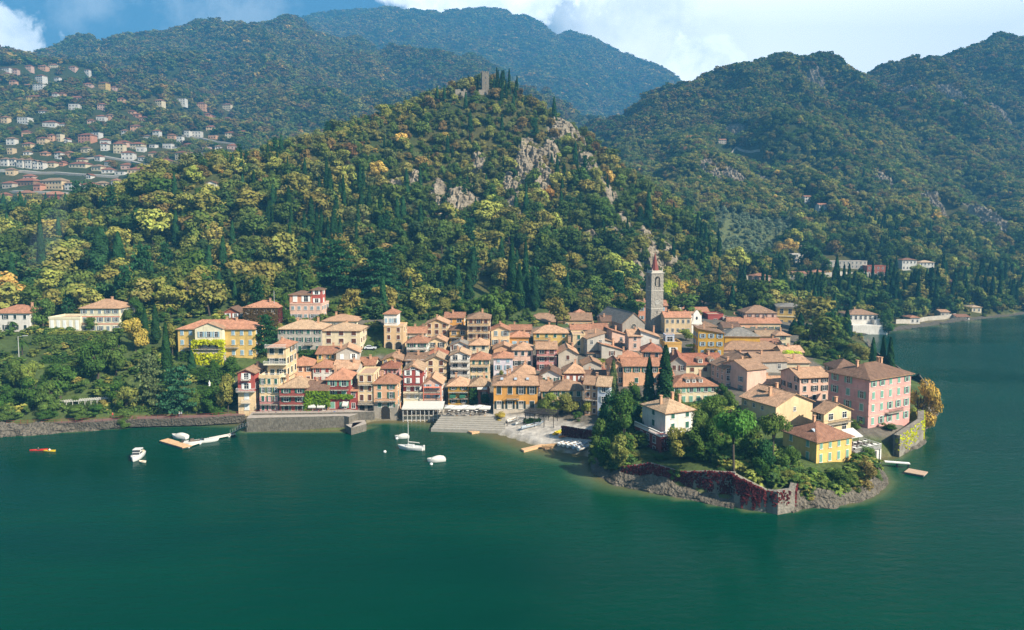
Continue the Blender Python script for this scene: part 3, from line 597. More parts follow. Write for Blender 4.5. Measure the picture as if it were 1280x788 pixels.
# ------------------------------------------------------------------ houses
WALLC = dict(ochre='cfa25a', yellow='d6b46a', cream='dccba8', pale='e3d8b8', peach='d9a883', tan='cfae84', red='ab564c', darkred='97463f', pink='cf9189', hotel='d09d93', rose='d6b19c', white='ddd6ca', grey='b5ada0', lilac='d5cbd0', orange='d2994f', salmon='cb9175', stone='9a9184', ivy='574a30', mustard='c69a3c', blue='b9c0cc', brick='a2604c', brown='9b7a5c', plaster='c2b5a2', sand='dcc096')
ROOFC = dict(o='a07259', s='a9866a', b='8a6e58', d='6d5546', g='7a756d', r='8f5d49', t='a58a6e', p='ad957a', m='85604d')
SHUT = dict(green='2f5a4a', dark='2a3836', brown='5d3a2a', blue='8aa4b0', red='9a4a40', white='d8d8d2', grey='7d8a8c', lgreen='6f9a86', none=None)
def W_(k): return mat('plaster_' + k, tuple(q * .86 for q in srgb(WALLC[k])), .9, .16, .3, .25, 3, .06, .15, stain=.42 if k not in ('stone',) else .5)
def Rf(k): return mat('roof_tiles_' + k, srgb(ROOFC[k]), .92, .28, .8, .6, 4, .2, .1, tile=.34, stain=.32)
def paintm(h, nm=None, rough=.6): return mat(nm or 'paint_' + h, srgb(h), rough, .08, 2, 0, 8, .06)
GLASS = mat('window_glass', (.025, .03, .035), .12, .3, .5, 0, 8, .3, .5)
STONE = mat('stone', srgb('a39a8b'), .95, .2, 1.2, .6, 2.5, 0, .1, stain=.35)
WHITE = mat('white_paint', srgb('d9d6cf'), .55, .06, 1.5, 0, 8, 0, .3)
IRON = mat('dark_iron', (.03, .03, .03), .6, .2, 3); WOOD = mat('weathered_wood', srgb('a98a66'), .85, .2, 2, .3, 6, .05)
CANVAS = mat('white_canvas', srgb('bcb8ae'), .85, .06, 1.2, 0, 8, .04)
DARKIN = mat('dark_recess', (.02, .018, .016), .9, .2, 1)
WM = {}
def window_mesh(w, h, sh, closed, inmesh, trim='white'):
    """Frame, panes, sill, and (where they are not parts of their own) shutters; faces -y, origin at the middle of the sill."""
    w, h = round(w * 4) / 4, round(h * 4) / 4; key = (w, h, sh if inmesh else '', closed if inmesh else 0, inmesh, trim)
    if key in WM: return WM[key]
    m = MB(); f = .09; a = w / 2
    m.box(-a, a, -.012, .05, 0, h, 1)
    for q in ((-a - f, -a, 0, h), (a, a + f, 0, h), (-a - f, a + f, h, h + f)): m.box(q[0], q[1], -.07, .05, q[2], q[3], 0)
    m.box(-a - f - .06, a + f + .06, -.16, .05, -.1, 0, 0)
    m.box(-.03, .03, -.04, -.012, 0, h, 0); m.box(-a, -.03, -.035, -.012, h * .62, h * .62 + .05, 0); m.box(.03, a, -.035, -.012, h * .62, h * .62 + .05, 0)
    mats = [WHITE if trim == 'white' else STONE, GLASS]
    if inmesh and SHUT.get(sh):
        mats.append(paintm(SHUT[sh]))
        if closed: m.box(-a + .01, -.02, -.1, -.045, .02, h - .02, 2); m.box(.02, a - .01, -.1, -.045, .02, h - .02, 2)
        else: m.box(-a * 2 - f, -a - f, -.11, -.075, -.02, h + .04, 2); m.box(a + f, a * 2 + f, -.11, -.075, -.02, h + .04, 2)
    WM[key] = m.mesh('window', mats); return WM[key]
def shutter_mesh(w, h, sh):
    w, h = round(w * 4) / 4, round(h * 4) / 4; key = ('s', w, h, sh)
    if key in WM: return WM[key]
    m = MB(); c = paintm(SHUT[sh]); a = w / 4
    m.box(-a, a, -.03, .012, 0, h)
    n = max(5, int(h / .2))
    for i in range(n): z = .05 + (h - .1) * i / n; m.box(-a + .05, a - .05, -.05, -.03, z, z + (h - .1) / n * .55)
    WM[key] = m.mesh('shutter', [c]); return WM[key]
def put_window(root, x, y, z, rz, w, h, sh, closed, hero, trim='white'):
    o = link('window', window_mesh(w, h, sh, closed, not hero, trim), root, (x, y, z), rz)
    if hero and SHUT.get(sh):
        s = shutter_mesh(w, h, sh); q = round(w * 4) / 4
        for k in (-1, 1): link('shutter', s, o, (k * (q / 4) if closed else k * (q * .75 + .1), -.075, .02))
    return o
FOOT = []    # footprints, to keep the woods out of the houses
def roof_mesh(kind, w, d, rise, ov, mats, y0=0):
    """Roof on a w x d plan (front edge at y=0), eaves at z=0. Returns the mesh; mats = [tiles, fascia]."""
    m = MB(); x0, x1, f, b = -w / 2 - ov, w / 2 + ov, -ov, d + ov; th = .2; drop = -ov * .25
    def slab(p): # tiles above, thickness below
        n = len(p); m.poly(p, 0); m.poly([(q[0], q[1], q[2] - th) for q in reversed(p)], 1)
        for i in range(n):
            a, c = p[i], p[(i + 1) % n]; m.poly([a, (a[0], a[1], a[2] - th), (c[0], c[1], c[2] - th), c], 1)
    if kind == 'hip':
        W, D = x1 - x0, b - f
        if W >= D: r0, r1 = (x0 + D / 2, (f + b) / 2), (x1 - D / 2, (f + b) / 2)
        else: r0, r1 = ((x0 + x1) / 2, f + W / 2), ((x0 + x1) / 2, b - W / 2)
        A, B, C, D_ = (x0, f, drop), (x1, f, drop), (x1, b, drop), (x0, b, drop); P, Q = (*r0, rise), (*r1, rise)
        if W >= D: tops = [[A, B, Q, P], [B, C, Q], [C, D_, P, Q], [D_, A, P]]
        else: tops = [[A, B, P], [B, C, Q, P], [C, D_, Q], [D_, A, P, Q]]
        if abs(W - D) < .05: tops = [[A, B, P], [B, C, P], [C, D_, P], [D_, A, P]]
        for t in tops: m.poly(t, 0)
        cs = [A, B, C, D_]
        for i in range(4):
            a, c = cs[i], cs[(i + 1) % 4]; m.poly([(a[0], a[1], a[2] - th), (c[0], c[1], c[2] - th), c, a], 1)
        m.poly([(q[0], q[1], q[2] - th) for q in reversed(cs)], 1)
        # ridge tiles
        m.tube((P[0], P[1], P[2] + .03), (Q[0], Q[1], Q[2] + .03), .13, .13, 6, 0)
    elif kind == 'gx':   # ridge parallel to the front
        y = (f + b) / 2
        slab([(x0, f, drop), (x1, f, drop), (x1, y, rise), (x0, y, rise)]); slab([(x1, b, drop), (x0, b, drop), (x0, y, rise + .002), (x1, y, rise + .002)])
        m.tube((x0, y, rise + .03), (x1, y, rise + .03), .13, .13, 6, 0)
    elif kind == 'gy':   # gable to the front
        slab([(x0, b, drop), (x0, f, drop), (0, f, rise), (0, b, rise)]); slab([(x1, f, drop), (x1, b, drop), (0, b, rise + .002), (0, f, rise + .002)])
        m.tube((0, f, rise + .03), (0, b, rise + .03), .13, .13, 6, 0)
    elif kind == 'sf': slab([(x0, f, drop), (x1, f, drop), (x1, b, rise), (x0, b, rise)])            # slopes to the front
    elif kind == 'sl': slab([(x0, b, drop), (x0, f, drop), (x1, f, rise), (x1, b, rise)])            # slopes to its left
    elif kind == 'sr': slab([(x1, f, drop), (x1, b, drop), (x0, b, rise), (x0, f, rise)])
    return m.mesh('roof', mats)
def house(label, x0, x1, eave, base, wall='cream', roof='o', kind='hip', d=9, yaw=0, Y=None, rise=None, rows=None, cols=None, sh='green', hero=0, chim=1, name='house', cat='house', bal=(), ov=.5, win=(.9, 1.5), closed=None, into=None, pname='wing', group=None, trim='white', sides=True, ground_floor=None, xd=None, sc=None, down=2.5, arch=0, parapet=.5, z0=None, skip=()):
    """One house from its facade in the photo: left and right end, eaves row and the row of its foot on the ground."""
    rg = random.Random(int(x0 * 7 + eave * 13 + x1))
    if roof in 'os' and into is None and not any(q in label for q in ('roof', 'orange', 'rust', 'tan ', 'salmon')): roof = rg.choice('ooosspbtm')
    th = R(yaw); ux = Vector((math.cos(th), math.sin(th), 0)); uy = Vector((-math.sin(th), math.cos(th), 0))
    if Y is None:
        p = hitL((x0 + x1) / 2, base); Y = p.y
        if yaw: # Y belongs to the left end of the facade
            Y -= math.sin(th) * (x1 - x0) / 2 * Y / F
    A = atY(x0, eave, Y); ez = A.z
    # width from the right end's column
    k = (x1 - 640) / F; kz = -(ez - CAMZ) * _s
    wdt = (k * (A.y * _c + kz) - A.x) / (ux.x - k * ux.y * _c)
    if xd is not None:
        k = (xd - 640) / F; B = A + ux * wdt if xd > x1 else A
        d = (k * (B.y * _c + kz) - B.x) / (uy.x - k * uy.y * _c)
    C = A + ux * (wdt / 2); pts = [A, A + ux * wdt, A + uy * d, A + ux * wdt + uy * d]
    zg = atY((x0 + x1) / 2, base, C.y).z if z0 is None else z0
    low = min(gz(q.x, q.y) for q in pts)
    H = ez - zg
    if into is None:
        root = empty(name, (C.x, C.y, zg), th, label, cat, group); FOOT.append((C.x + uy.x * d / 2, C.y + uy.y * d / 2, max(wdt, d) * .62 + 1.5))
    else:
        root = bpy.data.objects.new(pname, None); COL.objects.link(root); root.parent = into
        Mw = Matrix.Translation((C.x, C.y, zg)) @ Matrix.Rotation(th, 4, 'Z'); Mi = Matrix.Translation(into.location) @ Matrix.Rotation(into.rotation_euler.z, 4, 'Z')
        root.matrix_local = Mi.inverted() @ Mw; hero = 0
    root['dim'] = (wdt, d, H)
    wm, dn = W_(wall), min(low - zg - .5, -.6) if into is None else -.02
    dn = max(dn, -9)
    m = MB(); a = wdt / 2
    if rise is None: rise = {'hip': .40 * min(wdt, d) / 2 + .3, 'gx': .42 * d / 2 + .2, 'gy': .42 * wdt / 2 + .2, 'sf': .3 * d, 'sl': .3 * wdt, 'sr': .3 * wdt, 'flat': 0}[kind]
    rise *= .85
    m.box(-a, a, 0, d, dn, H)
    g = .98
    if kind == 'gy': [m.poly(q) for q in ([(-a, 0, H), (a, 0, H), (0, 0, H + rise * g - .2)], [(a, d, H), (-a, d, H), (0, d, H + rise * g - .2)])]
    if kind == 'gx': [m.poly(q) for q in ([(-a, d, H), (-a, 0, H), (-a, d / 2, H + rise * g - .2)], [(a, 0, H), (a, d, H), (a, d / 2, H + rise * g - .2)])]
    if kind == 'sf': m.poly([(a, 0, H), (a, d, H), (a, d, H + rise - .25)]); m.poly([(-a, d, H), (-a, 0, H), (-a, d, H + rise - .25)]); m.poly([(a, d, H), (-a, d, H), (-a, d, H + rise - .25), (a, d, H + rise - .25)])
    if kind in ('sl', 'sr'):
        q = a if kind == 'sl' else -a; e = rise - .25
        m.poly([(-a, 0, H), (a, 0, H), (q, 0, H + e)]); m.poly([(a, d, H), (-a, d, H), (q, d, H + e)]); m.poly([(q, 0, H), (q, d, H), (q, d, H + e), (q, 0, H + e)])
    mw = [wm]
    if kind == 'flat':
        for q in ((-a - .12, a + .12, -.12, .14), (-a - .12, a + .12, d - .14, d + .12), (-a - .12, -a + .14, .14, d - .14), (a - .14, a + .12, .14, d - .14)): m.box(*q, H + .003, H + parapet)
    if ground_floor:   # a differently coloured lower part
        gh, gc = ground_floor; mw.append(W_(gc)); m.box(-a - .04, a + .04, -.04, d * .5, dn, gh, 1)
    m.build('wall', mw, root)
    if kind != 'flat': link('roof', roof_mesh(kind, wdt, d, rise, ov, [Rf(roof), W_('brown')]), root, (0, 0, H + .02)); rfo = root.children[-1] if root.children else None
    else:
        q = MB(); q.box(-a + .14, a - .14, .14, d - .14, H - .1, H + .06); q.build('roof_terrace', [mat('terrace_tiles', srgb('a88a72'), .9, .15, 1.5)], root)
    # windows
    fl = rows if rows is not None else max(1, round(H / 3.1)); nc = cols if cols is not None else max(1, round(wdt / 3.0))
    fh = H / fl; ww, hh = win; ww = min(ww, wdt / max(nc, 1) * (.42 if SHUT.get(sh) else .6)); hh = min(hh, fh * .62)
    ww = max(ww, .5)
    def col(facew, n, rz, ox, oy):
        for j in range(fl):
            if j == 0 and ground_floor and arch: continue
            for i in range(n):
                if (j, i) in skip and rz == 0: continue
                if rg.random() < (.0 if rz == 0 else .18): continue
                t = (i + .5) / n * facew - facew / 2; z = j * fh + fh * (.34 if j else .28)
                cl = rg.random() < .45 if closed is None else closed
                x, y = ox + t * math.cos(rz), oy + t * math.sin(rz)
                put_window(root, x, y, z, rz, ww, hh, sh, cl, hero and rz == 0, trim)
    if nc: col(wdt, nc, 0, 0, -.001)
    if sides:
        ctr = C + uy * d / 2; ns = max(1, round(d / 3.6)) if sc is None else sc
        for sgn, rz in ((1, R(90)), (-1, R(-90))):
            face = C + ux * (a * sgn) + uy * d / 2; nrm = ux * sgn
            if nrm.dot(Vector((0, 0, CAMZ)) - face) > 0 and ns: col(d, ns, rz, (a + .001) * sgn, d / 2)
    # chimneys
    cm = mat('chimney_plaster', srgb('b98f70'), .95, .2, 2, .3, 4)
    for i in range(chim if kind != 'flat' else 0):
        cx_, cy_ = rg.uniform(-.33, .33) * wdt, d * rg.uniform(.35, .7)
        top = H + rise + .7; q = MB(); q.box(cx_ - .3, cx_ + .3, cy_ - .25, cy_ + .25, H + .1, top); q.box(cx_ - .4, cx_ + .4, cy_ - .35, cy_ + .35, top + .16, top + .28)
        for sx, sy in ((-1, -1), (1, -1), (-1, 1), (1, 1)): q.box(cx_ + sx * .24 - .05, cx_ + sx * .24 + .05, cy_ + sy * .2 - .05, cy_ + sy * .2 + .05, top, top + .16)
        q.build('chimney', [cm], root if into is not None else root)
    for (j, i0, i1) in bal: balcony(root, -a + i0 * wdt, -a + i1 * wdt, j * fh + .05)
    if arch: archways(root, wdt, arch, ground_floor[0] if ground_floor else fh)
    return root
def balcony(root, x0, x1, z, dep=1.0, rail=IRON, slab=STONE, y=0, solid=False):
    m = MB(); m.box(x0, x1, y - dep, y - .045, z - .16, z, 0)
    if solid: m.box(x0, x1, y - dep, y - dep + .1, z + .002, z + .9, 0)
    else:
        m.box(x0, x1, y - dep, y - dep + .05, z + .9, z + .96, 1); n = max(2, int((x1 - x0) / .22))
        for i in range(n + 1): t = x0 + .02 + (x1 - x0 - .04) * i / n; m.box(t - .02, t + .02, y - dep + .005, y - dep + .045, z + .001, z + .9, 1)
        for t in (x0, x1 - .05): m.box(t, t + .05, y - dep + .051, y - .05, z + .9, z + .95, 1)
    return m.build('balcony', [slab, rail], root)
def archways(root, w, n, h):
    for i in range(n):
        c = -w / 2 + (i + .5) * w / n; r = min(w / n * .33, 1.3); m = MB(); zs = max(.5, h * .88 - r)
        P = [(c - r, 0), (c + r, 0)] + [(c + r * math.cos(a), zs + r * math.sin(a)) for a in np.linspace(0, math.pi, 12)]
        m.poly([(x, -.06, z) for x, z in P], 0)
        # stone surround, standing proud
        for k in range(11):
            a0, a1 = math.pi * k / 11, math.pi * (k + 1) / 11; q = [(c + rr * math.cos(a), zs + rr * math.sin(a)) for a, rr in ((a0, r), (a0, r + .22), (a1, r + .22), (a1, r))]
            m.poly([(x, -.1, z) for x, z in reversed(q)], 1); m.poly([(q[1][0], -.1, q[1][1]), (q[1][0], -.03, q[1][1]), (q[2][0], -.03, q[2][1]), (q[2][0], -.1, q[2][1])], 1)
        for sx in (-1, 1): m.box(c + sx * (r + .11) - .11, c + sx * (r + .11) + .11, -.1, -.042, 0, zs, 1)
        m.build('archway', [DARKIN, STONE], root)
def sub(root, name, mb, mats, smooth=False): return mb.build(name, mats, root, smooth)
def dims(root): return tuple(root['dim'])
def awning(root, x0, x1, z, dep, mt=None, drop=.6, name='awning', y=0):
    m = MB(); n = 8
    m.poly([(x0, y - .06, z), (x0, y - dep, z - drop), (x1, y - dep, z - drop), (x1, y - .06, z)]); m.poly([(x1, y - .06, z - .05), (x1, y - dep, z - drop - .05), (x0, y - dep, z - drop - .05), (x0, y - .06, z - .05)])
    m.box(x0, x1, y - dep - .02, y - dep + .02, z - drop - .3, z - drop - .051)
    return m.build(name, [mt or CANVAS], root)
def dormer(root, x, y, z, w, h, dep, roof='o', wall='cream', pane=True):
    m = MB(); m.box(x - w / 2, x + w / 2, y, y + dep, z, z + h)
    o = m.build('dormer', [W_(wall)], root); r = MB(); e = .2; a = w / 2 + e
    r.poly([(x - a, y - e, z + h), (x, y - e, z + h + w * .32), (x, y + dep, z + h + w * .32), (x - a, y + dep, z + h)]); r.poly([(x, y - e, z + h + w * .32), (x + a, y - e, z + h), (x + a, y + dep, z + h), (x, y + dep, z + h + w * .32)])
    r.poly([(x - a, y - e, z + h), (x + a, y - e, z + h), (x, y - e, z + h + w * .32)]); r.build('dormer_roof', [Rf(roof)], o)
    if pane: link('dormer_window', window_mesh(w * .55, h * .6, 'none', False, True), o, (x, y - .001, z + h * .2))
    return o
def skylight(root, x, y, z, slope, w=.9, l=1.2):
    m = MB(); M = Matrix.Translation((x, y, z)) @ Matrix.Rotation(slope, 4, 'X'); m.box(-w / 2, w / 2, -l / 2, l / 2, 0, .14, 0, M); m.box(-w / 2 + .1, w / 2 - .1, -l / 2 + .1, l / 2 - .1, .141, .155, 1, M)
    return m.build('skylight', [paintm('8a8680'), mat('skylight_glass', (.35, .4, .45), .15, .1, 1, spec=.8)], root)
def ivy(root, boxes, n, size, tint, name='ivy', seed=1, wall_n=(0, -1, 0)):
    g = np.random.default_rng(seed); P = []
    tot = sum(b[6] if len(b) > 6 else 1 for b in boxes)
    for b in boxes:
        k = int(n * (b[6] if len(b) > 6 else 1) / tot); P.append(np.stack([g.uniform(b[0], b[1], k), g.uniform(b[2], b[3], k), g.uniform(b[4], b[5], k)], 1))
    P = np.concatenate(P); o = np.tile(np.array(wall_n, float), (len(P), 1))
    me = leaf_mesh(name, P, size, seed, None, .4, up=.35, out=o); ob = link(name, me, root); ob['tint'] = list(TINT[tint] if isinstance(tint, str) else tint); return ob
TINT.update(redivy=srgb('602a2c'), vine=srgb('5f7a22'), limevine=srgb('b0b322'), darkvine=srgb('2f4a22'))
# ================================================================== the village, house by house
H = house
GV = 'village houses'
# ---- gardens and villas on the promenade side
v = H('long yellow villa with white gabled middle bay above a vine-draped terrace', 222, 318, 411, 447, 'yellow', 's', 'hip', d=11, rows=3, cols=9, sh='blue', hero=1, chim=2, name='villa', cat='villa', rise=2.6, closed=True, skip=[(j, i) for j in range(3) for i in (3, 4, 5)])
wv, dv, hv = dims(v); k = wv / 96
m = MB(); cxv = -wv / 2 + 42 * k; bw = 34 * k / 2; m.box(cxv - bw, cxv + bw, -2, -.05, 1, hv + .3); m.poly([(cxv - bw, -2, hv + .3), (cxv + bw, -2, hv + .3), (cxv, -2, hv + 2)]); bay = sub(v, 'middle_bay', m, W_('pale'))
m = MB()
for sx in (-1, 1): m.poly([(cxv, -2.35, hv + 2.15), (cxv, 2, hv + 2.15), (cxv + sx * (bw + .5), 2, hv + .2), (cxv + sx * (bw + .5), -2.35, hv + .2)])
m.build('gable_roof', [Rf('s')], bay)
for j, zz in enumerate((hv * .38, hv * .74)):
    for t in (-.55, 0, .55): put_window(v, cxv + t * bw, -2.001, zz, 0, 1, 1.7, 'blue', False, 0)
balcony(v, cxv - bw * 2.0, cxv - bw - .1, hv * .35); balcony(v, cxv + bw + .1, cxv + bw * 2.0, hv * .35); balcony(v, cxv - bw * 1.0, cxv + bw * 1.0, hv * .35, 1.6, y=-2)
ivy(v, [(cxv - bw - .6, cxv + bw + 1, -4.4, -3.4, -3, hv * .22, 3), (cxv - bw - .6, cxv - bw + 1.4, -3.6, -2.1, 0, hv * .62, 1), (cxv - bw - .6, cxv + bw + .6, -3.8, -2.4, hv * .5, hv * .66, 1.6), (cxv + bw - .8, cxv + bw + 1, -3.6, -2.1, 0, hv * .62, 1)], 1500, .3, 'limevine', 'vine', 3)
m = MB(); m.box(cxv - bw - .6, cxv + bw + 1, -3.35, -2.05, -6, hv * .24); sub(v, 'terrace_wall', m, STONE)
v = H('pale three storey villa with red bands and a low flat wing', 100, 149, 385, 416, 'pale', 'o', 'hip', d=11, rows=3, cols=5, sh='grey', hero=1, name='villa', cat='villa', rise=3, chim=1)
wv, dv, hv = dims(v); m = MB()
for z in (hv * .33, hv * .62): m.box(-wv / 2 - .03, wv / 2 + .03, -.03, .2, z, z + .35)
sub(v, 'red_bands', m, paintm('b86a50')); m = MB(); m.box(-wv / 2 - .3, wv / 2 + .3, -.3, .1, hv - .5, hv - .1); sub(v, 'cornice', m, W_('pale'))
H('', 61, 100, 399, 417, 'pale', 'o', 'flat', d=9, rows=1, cols=5, sh='white', into=v, win=(1.5, 3.2), closed=True, parapet=.8)
v = H('white two storey house with terracotta hip roof beside tall garden trees', -12, 37, 391, 415, 'white', 'o', 'hip', d=11, rows=2, cols=4, sh='dark', name='villa', cat='villa', rise=2.6)
H('small brick-pink garden cottage with a steep gable', 280, 299, 390, 400, 'brick', 'd', 'gy', d=6, rows=1, cols=2, sh='white', rise=2, chim=0, name='cottage', cat='cottage')
v = H('broad house overgrown with dark creeper under an orange hip roof', 304, 347, 384, 409, 'ivy', 'o', 'hip', d=10, rows=2, cols=4, sh='none', chim=1, rise=2.2); wv, dv, hv = dims(v)
ivy(v, [(-wv / 2, wv / 2, -.3, -.03, 0, hv)], 900, .3, (.10, .065, .025), 'creeper', 5); ivy(v, [(wv / 2 + .03, wv / 2 + .3, 0, dv * .5, 0, hv)], 200, .3, 'redivy', 'creeper', 6, (1, 0, 0))
m = MB(); m.tube((wv * .32, 3, hv + 1), (wv * .32, 3, hv + 5.5), .12, .1, 6); sub(v, 'flue', m, paintm('9a9a98'))
v = H('pink and white terraced palazzo with a square corner tower', 362, 402, 381, 400, 'rose', 'o', 'flat', d=10, rows=2, cols=5, sh='grey', name='house', win=(.9, 1.3))
H('', 362, 389, 368, 381, 'salmon', 'd', 'hip', d=6, Y=hitL(382, 400).y + 3, z0=atY(376, 381, hitL(382, 400).y + 3).z, rows=1, cols=2, sh='white', into=v, pname='upper_storey', win=(1.6, 2.2), chim=0, rise=1.2)
H('', 389, 402, 362, 381, 'red', 'd', 'hip', d=5, Y=hitL(382, 400).y + 3.5, z0=atY(395, 381, hitL(382, 400).y + 3.5).z, rows=2, cols=1, sh='white', into=v, pname='corner_tower', win=(1.3, 1.6), chim=0, rise=.8)
H('large grey-white palazzo with dark green shutters above the terraced gardens', 347, 402, 411, 441, 'grey', 'o', 'hip', d=12, rows=3, cols=5, sh='green', hero=1, rise=2.6, name='palazzo', chim=2, bal=[(1, .62, .82)])
H('low tan roofed house half hidden behind the grey-white palazzo', 356, 400, 403, 412, 'tan', 'b', 'hip', d=9, Y=258, rows=1, rise=2)
H('cream three storey house with brown shutters beside the grey-white palazzo', 403, 450, 413, 442, 'cream', 't', 'hip', d=11, rows=3, cols=3, sh='brown', hero=1, rise=2.2, closed=True, win=(1.5, 1.5))
H('pale house with a wide tan hip roof behind the cream three storey house', 403, 446, 401, 413, 'pale', 's', 'hip', d=10, rows=1, cols=6, sh='dark', rise=2.0, win=(1.1, 1.6))
# ---- waterfront, from the quay to the beach
v = H('narrow house red-pink above and pale yellow below at the quay end', 297, 318, 466, 516, 'red', 'b', 'gy', d=10, rows=4, cols=1, sh='white', hero=1, rise=1.3, ground_floor=(6.2, 'sand'), win=(1.2, 1.8)); balcony(v, -dims(v)[0] / 2 - .2, dims(v)[0] / 2 + .2, 6.3, 1.1, WHITE, solid=False); balcony(v, -1.2, 1.2, 9.6, .9, WHITE); balcony(v, -1.2, 1.2, 2.9, .9, WHITE)
v = H('tall stepped yellow house with planted roof terraces and a pink ground floor', 324, 349, 473, 516, 'sand', 'o', 'flat', d=14, rows=4, cols=3, sh='green', hero=1, ground_floor=(4.6, 'pink'), win=(1, 1.9), bal=[(1, .05, .95)], parapet=.9)
u = H('', 334, 357, 434, 473, 'sand', 'o', 'hip', d=10, Y=hitL(336, 516).y + 4, z0=atY(340, 473, hitL(336, 516).y + 4).z, rows=3, cols=2, sh='dark', into=v, pname='upper_storeys', win=(1.2, 1.8), rise=1.6); balcony(u, -3.4, 3.2, 4.3, 1.6, WHITE, W_('pale')); balcony(u, -3.4, 3.2, 1.0, 2.6, WHITE, W_('pale')); balcony(u, -3, 3, 9.2, 1.2, WHITE)
v = H('red house with two white balconies and green shutters beside the stepped yellow house', 349, 383, 484, 517, 'red', 'o', 'hip', d=9, rows=3, cols=2, sh='green', hero=1, rise=2.4, win=(1.2, 1.9), bal=[(1, .05, .9), (2, .05, .9)], chim=2); archways(v, dims(v)[0], 2, 2.6)
v = H('low house smothered in green vine with arches and white awnings', 384, 409, 487, 517, 'brown', 'd', 'gx', d=8, rows=2, cols=3, sh='dark', rise=2); wv, dv, hv = dims(v)
ivy(v, [(-wv / 2 - .4, wv / 2 + .8, -.9, -.05, hv * .3, hv * .95, 3), (-wv / 2 - .8, -wv / 2 + 1.2, -.9, -.05, 0, hv * .7, 1)], 900, .28, 'vine', 'vine', 7)
for q in (-.22, .22): awning(v, q * wv - 1.1, q * wv + 1.1, 2.9, 1.3, drop=.7)
v = H('dark red three storey house with turquoise shutters and a vine garland', 408, 437, 474, 514, 'darkred', 'o', 'hip', d=9, rows=3, cols=2, sh='lgreen', hero=1, rise=2.6, win=(1.2, 1.8), bal=[(2, .05, .95)]); wv, dv, hv = dims(v)
ivy(v, [(-wv / 2, wv / 2 + 1, -.8, -.05, hv * .40, hv * .52)], 420, .26, 'vine', 'vine', 8); awning(v, wv * .2, wv * .45, 2.9, 1.4, drop=.9)
H('', 437, 446, 488, 514, 'darkred', 'o', 'sf', d=7, Y=hitL(423, 514).y + 1, rows=2, cols=1, sh='none', into=v, chim=0)
H('tall narrow pale yellow house with brown shutters and an arched stone ground floor', 447, 467, 469, 517, 'sand', 'b', 'flat', d=10, rows=4, cols=2, sh='brown', hero=1, closed=True, win=(1, 1.9), ground_floor=(3.3, 'stone'), arch=2, bal=[(1, .0, 1), (3, .05, .95)])
v = H('tan house on a high stone plinth with one dark arch at the water', 467, 496, 479, 524, 'peach', 'o', 'hip', d=9, rows=4, cols=2, sh='green', hero=1, rise=2.2, ground_floor=(4.4, 'stone'), arch=1, win=(.9, 1.7), bal=[(2, .1, .95)])
v = H('red five storey house with tall white shutters above the white café awning', 504, 528, 463, 511, 'darkred', 's', 'gy', d=10, rows=5, cols=2, sh='white', hero=1, rise=1.7, ground_floor=(5.2, 'pale'), win=(1.1, 2.0), bal=[(2, .05, .95), (3, .05, .95)]); dormer(v, 0, -.1, dims(v)[2] + .1, 2.2, 1.0, 3, 's', 'pink')
v = H('grey-rose house with salmon loggias and pale blue shutters', 529, 552, 480, 511, 'rose', 's', 'gy', d=9, rows=3, cols=2, sh='blue', hero=1, rise=2.4, win=(1.1, 1.7), bal=[(1, .03, .97), (2, .03, .97)]); wv, dv, hv = dims(v); m = MB()
for z in (hv * .32, hv * .64, hv * .9): m.box(-wv / 2 + .1, wv / 2 - .1, -1.05, -.05, z - .28, z - .1)
for z in (hv * .32, hv * .64): [m.box(x - .09, x + .09, -1.04, -.9, z - .09, z + hv * .30 - .05) for x in (-wv / 2 + .2, wv / 2 - .2)]
sub(v, 'loggia_frame', m, paintm('d0785e'))
v = H('ochre house with dark balconies and green awnings beside the red-brown ivy house', 560, 586, 482, 506, 'mustard', 'o', 'hip', d=8, rows=3, cols=2, sh='green', hero=1, rise=2.2, win=(1, 1.7), bal=[(1, .03, .97), (2, .03, .97)])
for q in (-.27, .2): awning(v, q * dims(v)[0] - .9, q * dims(v)[0] + .9, dims(v)[2] * .56, 1.1, paintm('2f6a50', 'green_canvas', .9), .7)
v = H('red-brown house with a cloak of ivy facing the beach steps', 587, 611, 482, 506, 'brick', 'o', 'hip', d=8, rows=3, cols=2, sh='dark', rise=2.2, win=(1.1, 1.6)); wv, dv, hv = dims(v); ivy(v, [(-wv / 2, -wv * .1, -.5, -.05, 0, hv * .85, 2), (wv * .1, wv / 2, -.5, -.05, hv * .1, hv * .55, 1)], 520, .26, 'darkvine', 'ivy', 9); awning(v, -wv * .1, wv * .42, hv * .94, 1.2, CANVAS, .4)
v = H('broad orange palazzo with dark shutters facing the beach', 617, 672, 481, 516, 'orange', 's', 'hip', d=12, rows=2, cols=4, sh='dark', hero=1, rise=2.6, win=(1.3, 2.2), chim=2, name='palazzo', bal=[(1, .3, .58)], ground_floor=(2.4, 'plaster'))
for x in (-4, 0, 3.5): skylight(v, x, 2.3, dims(v)[2] + 1.15, math.atan2(2.6, 6.5))
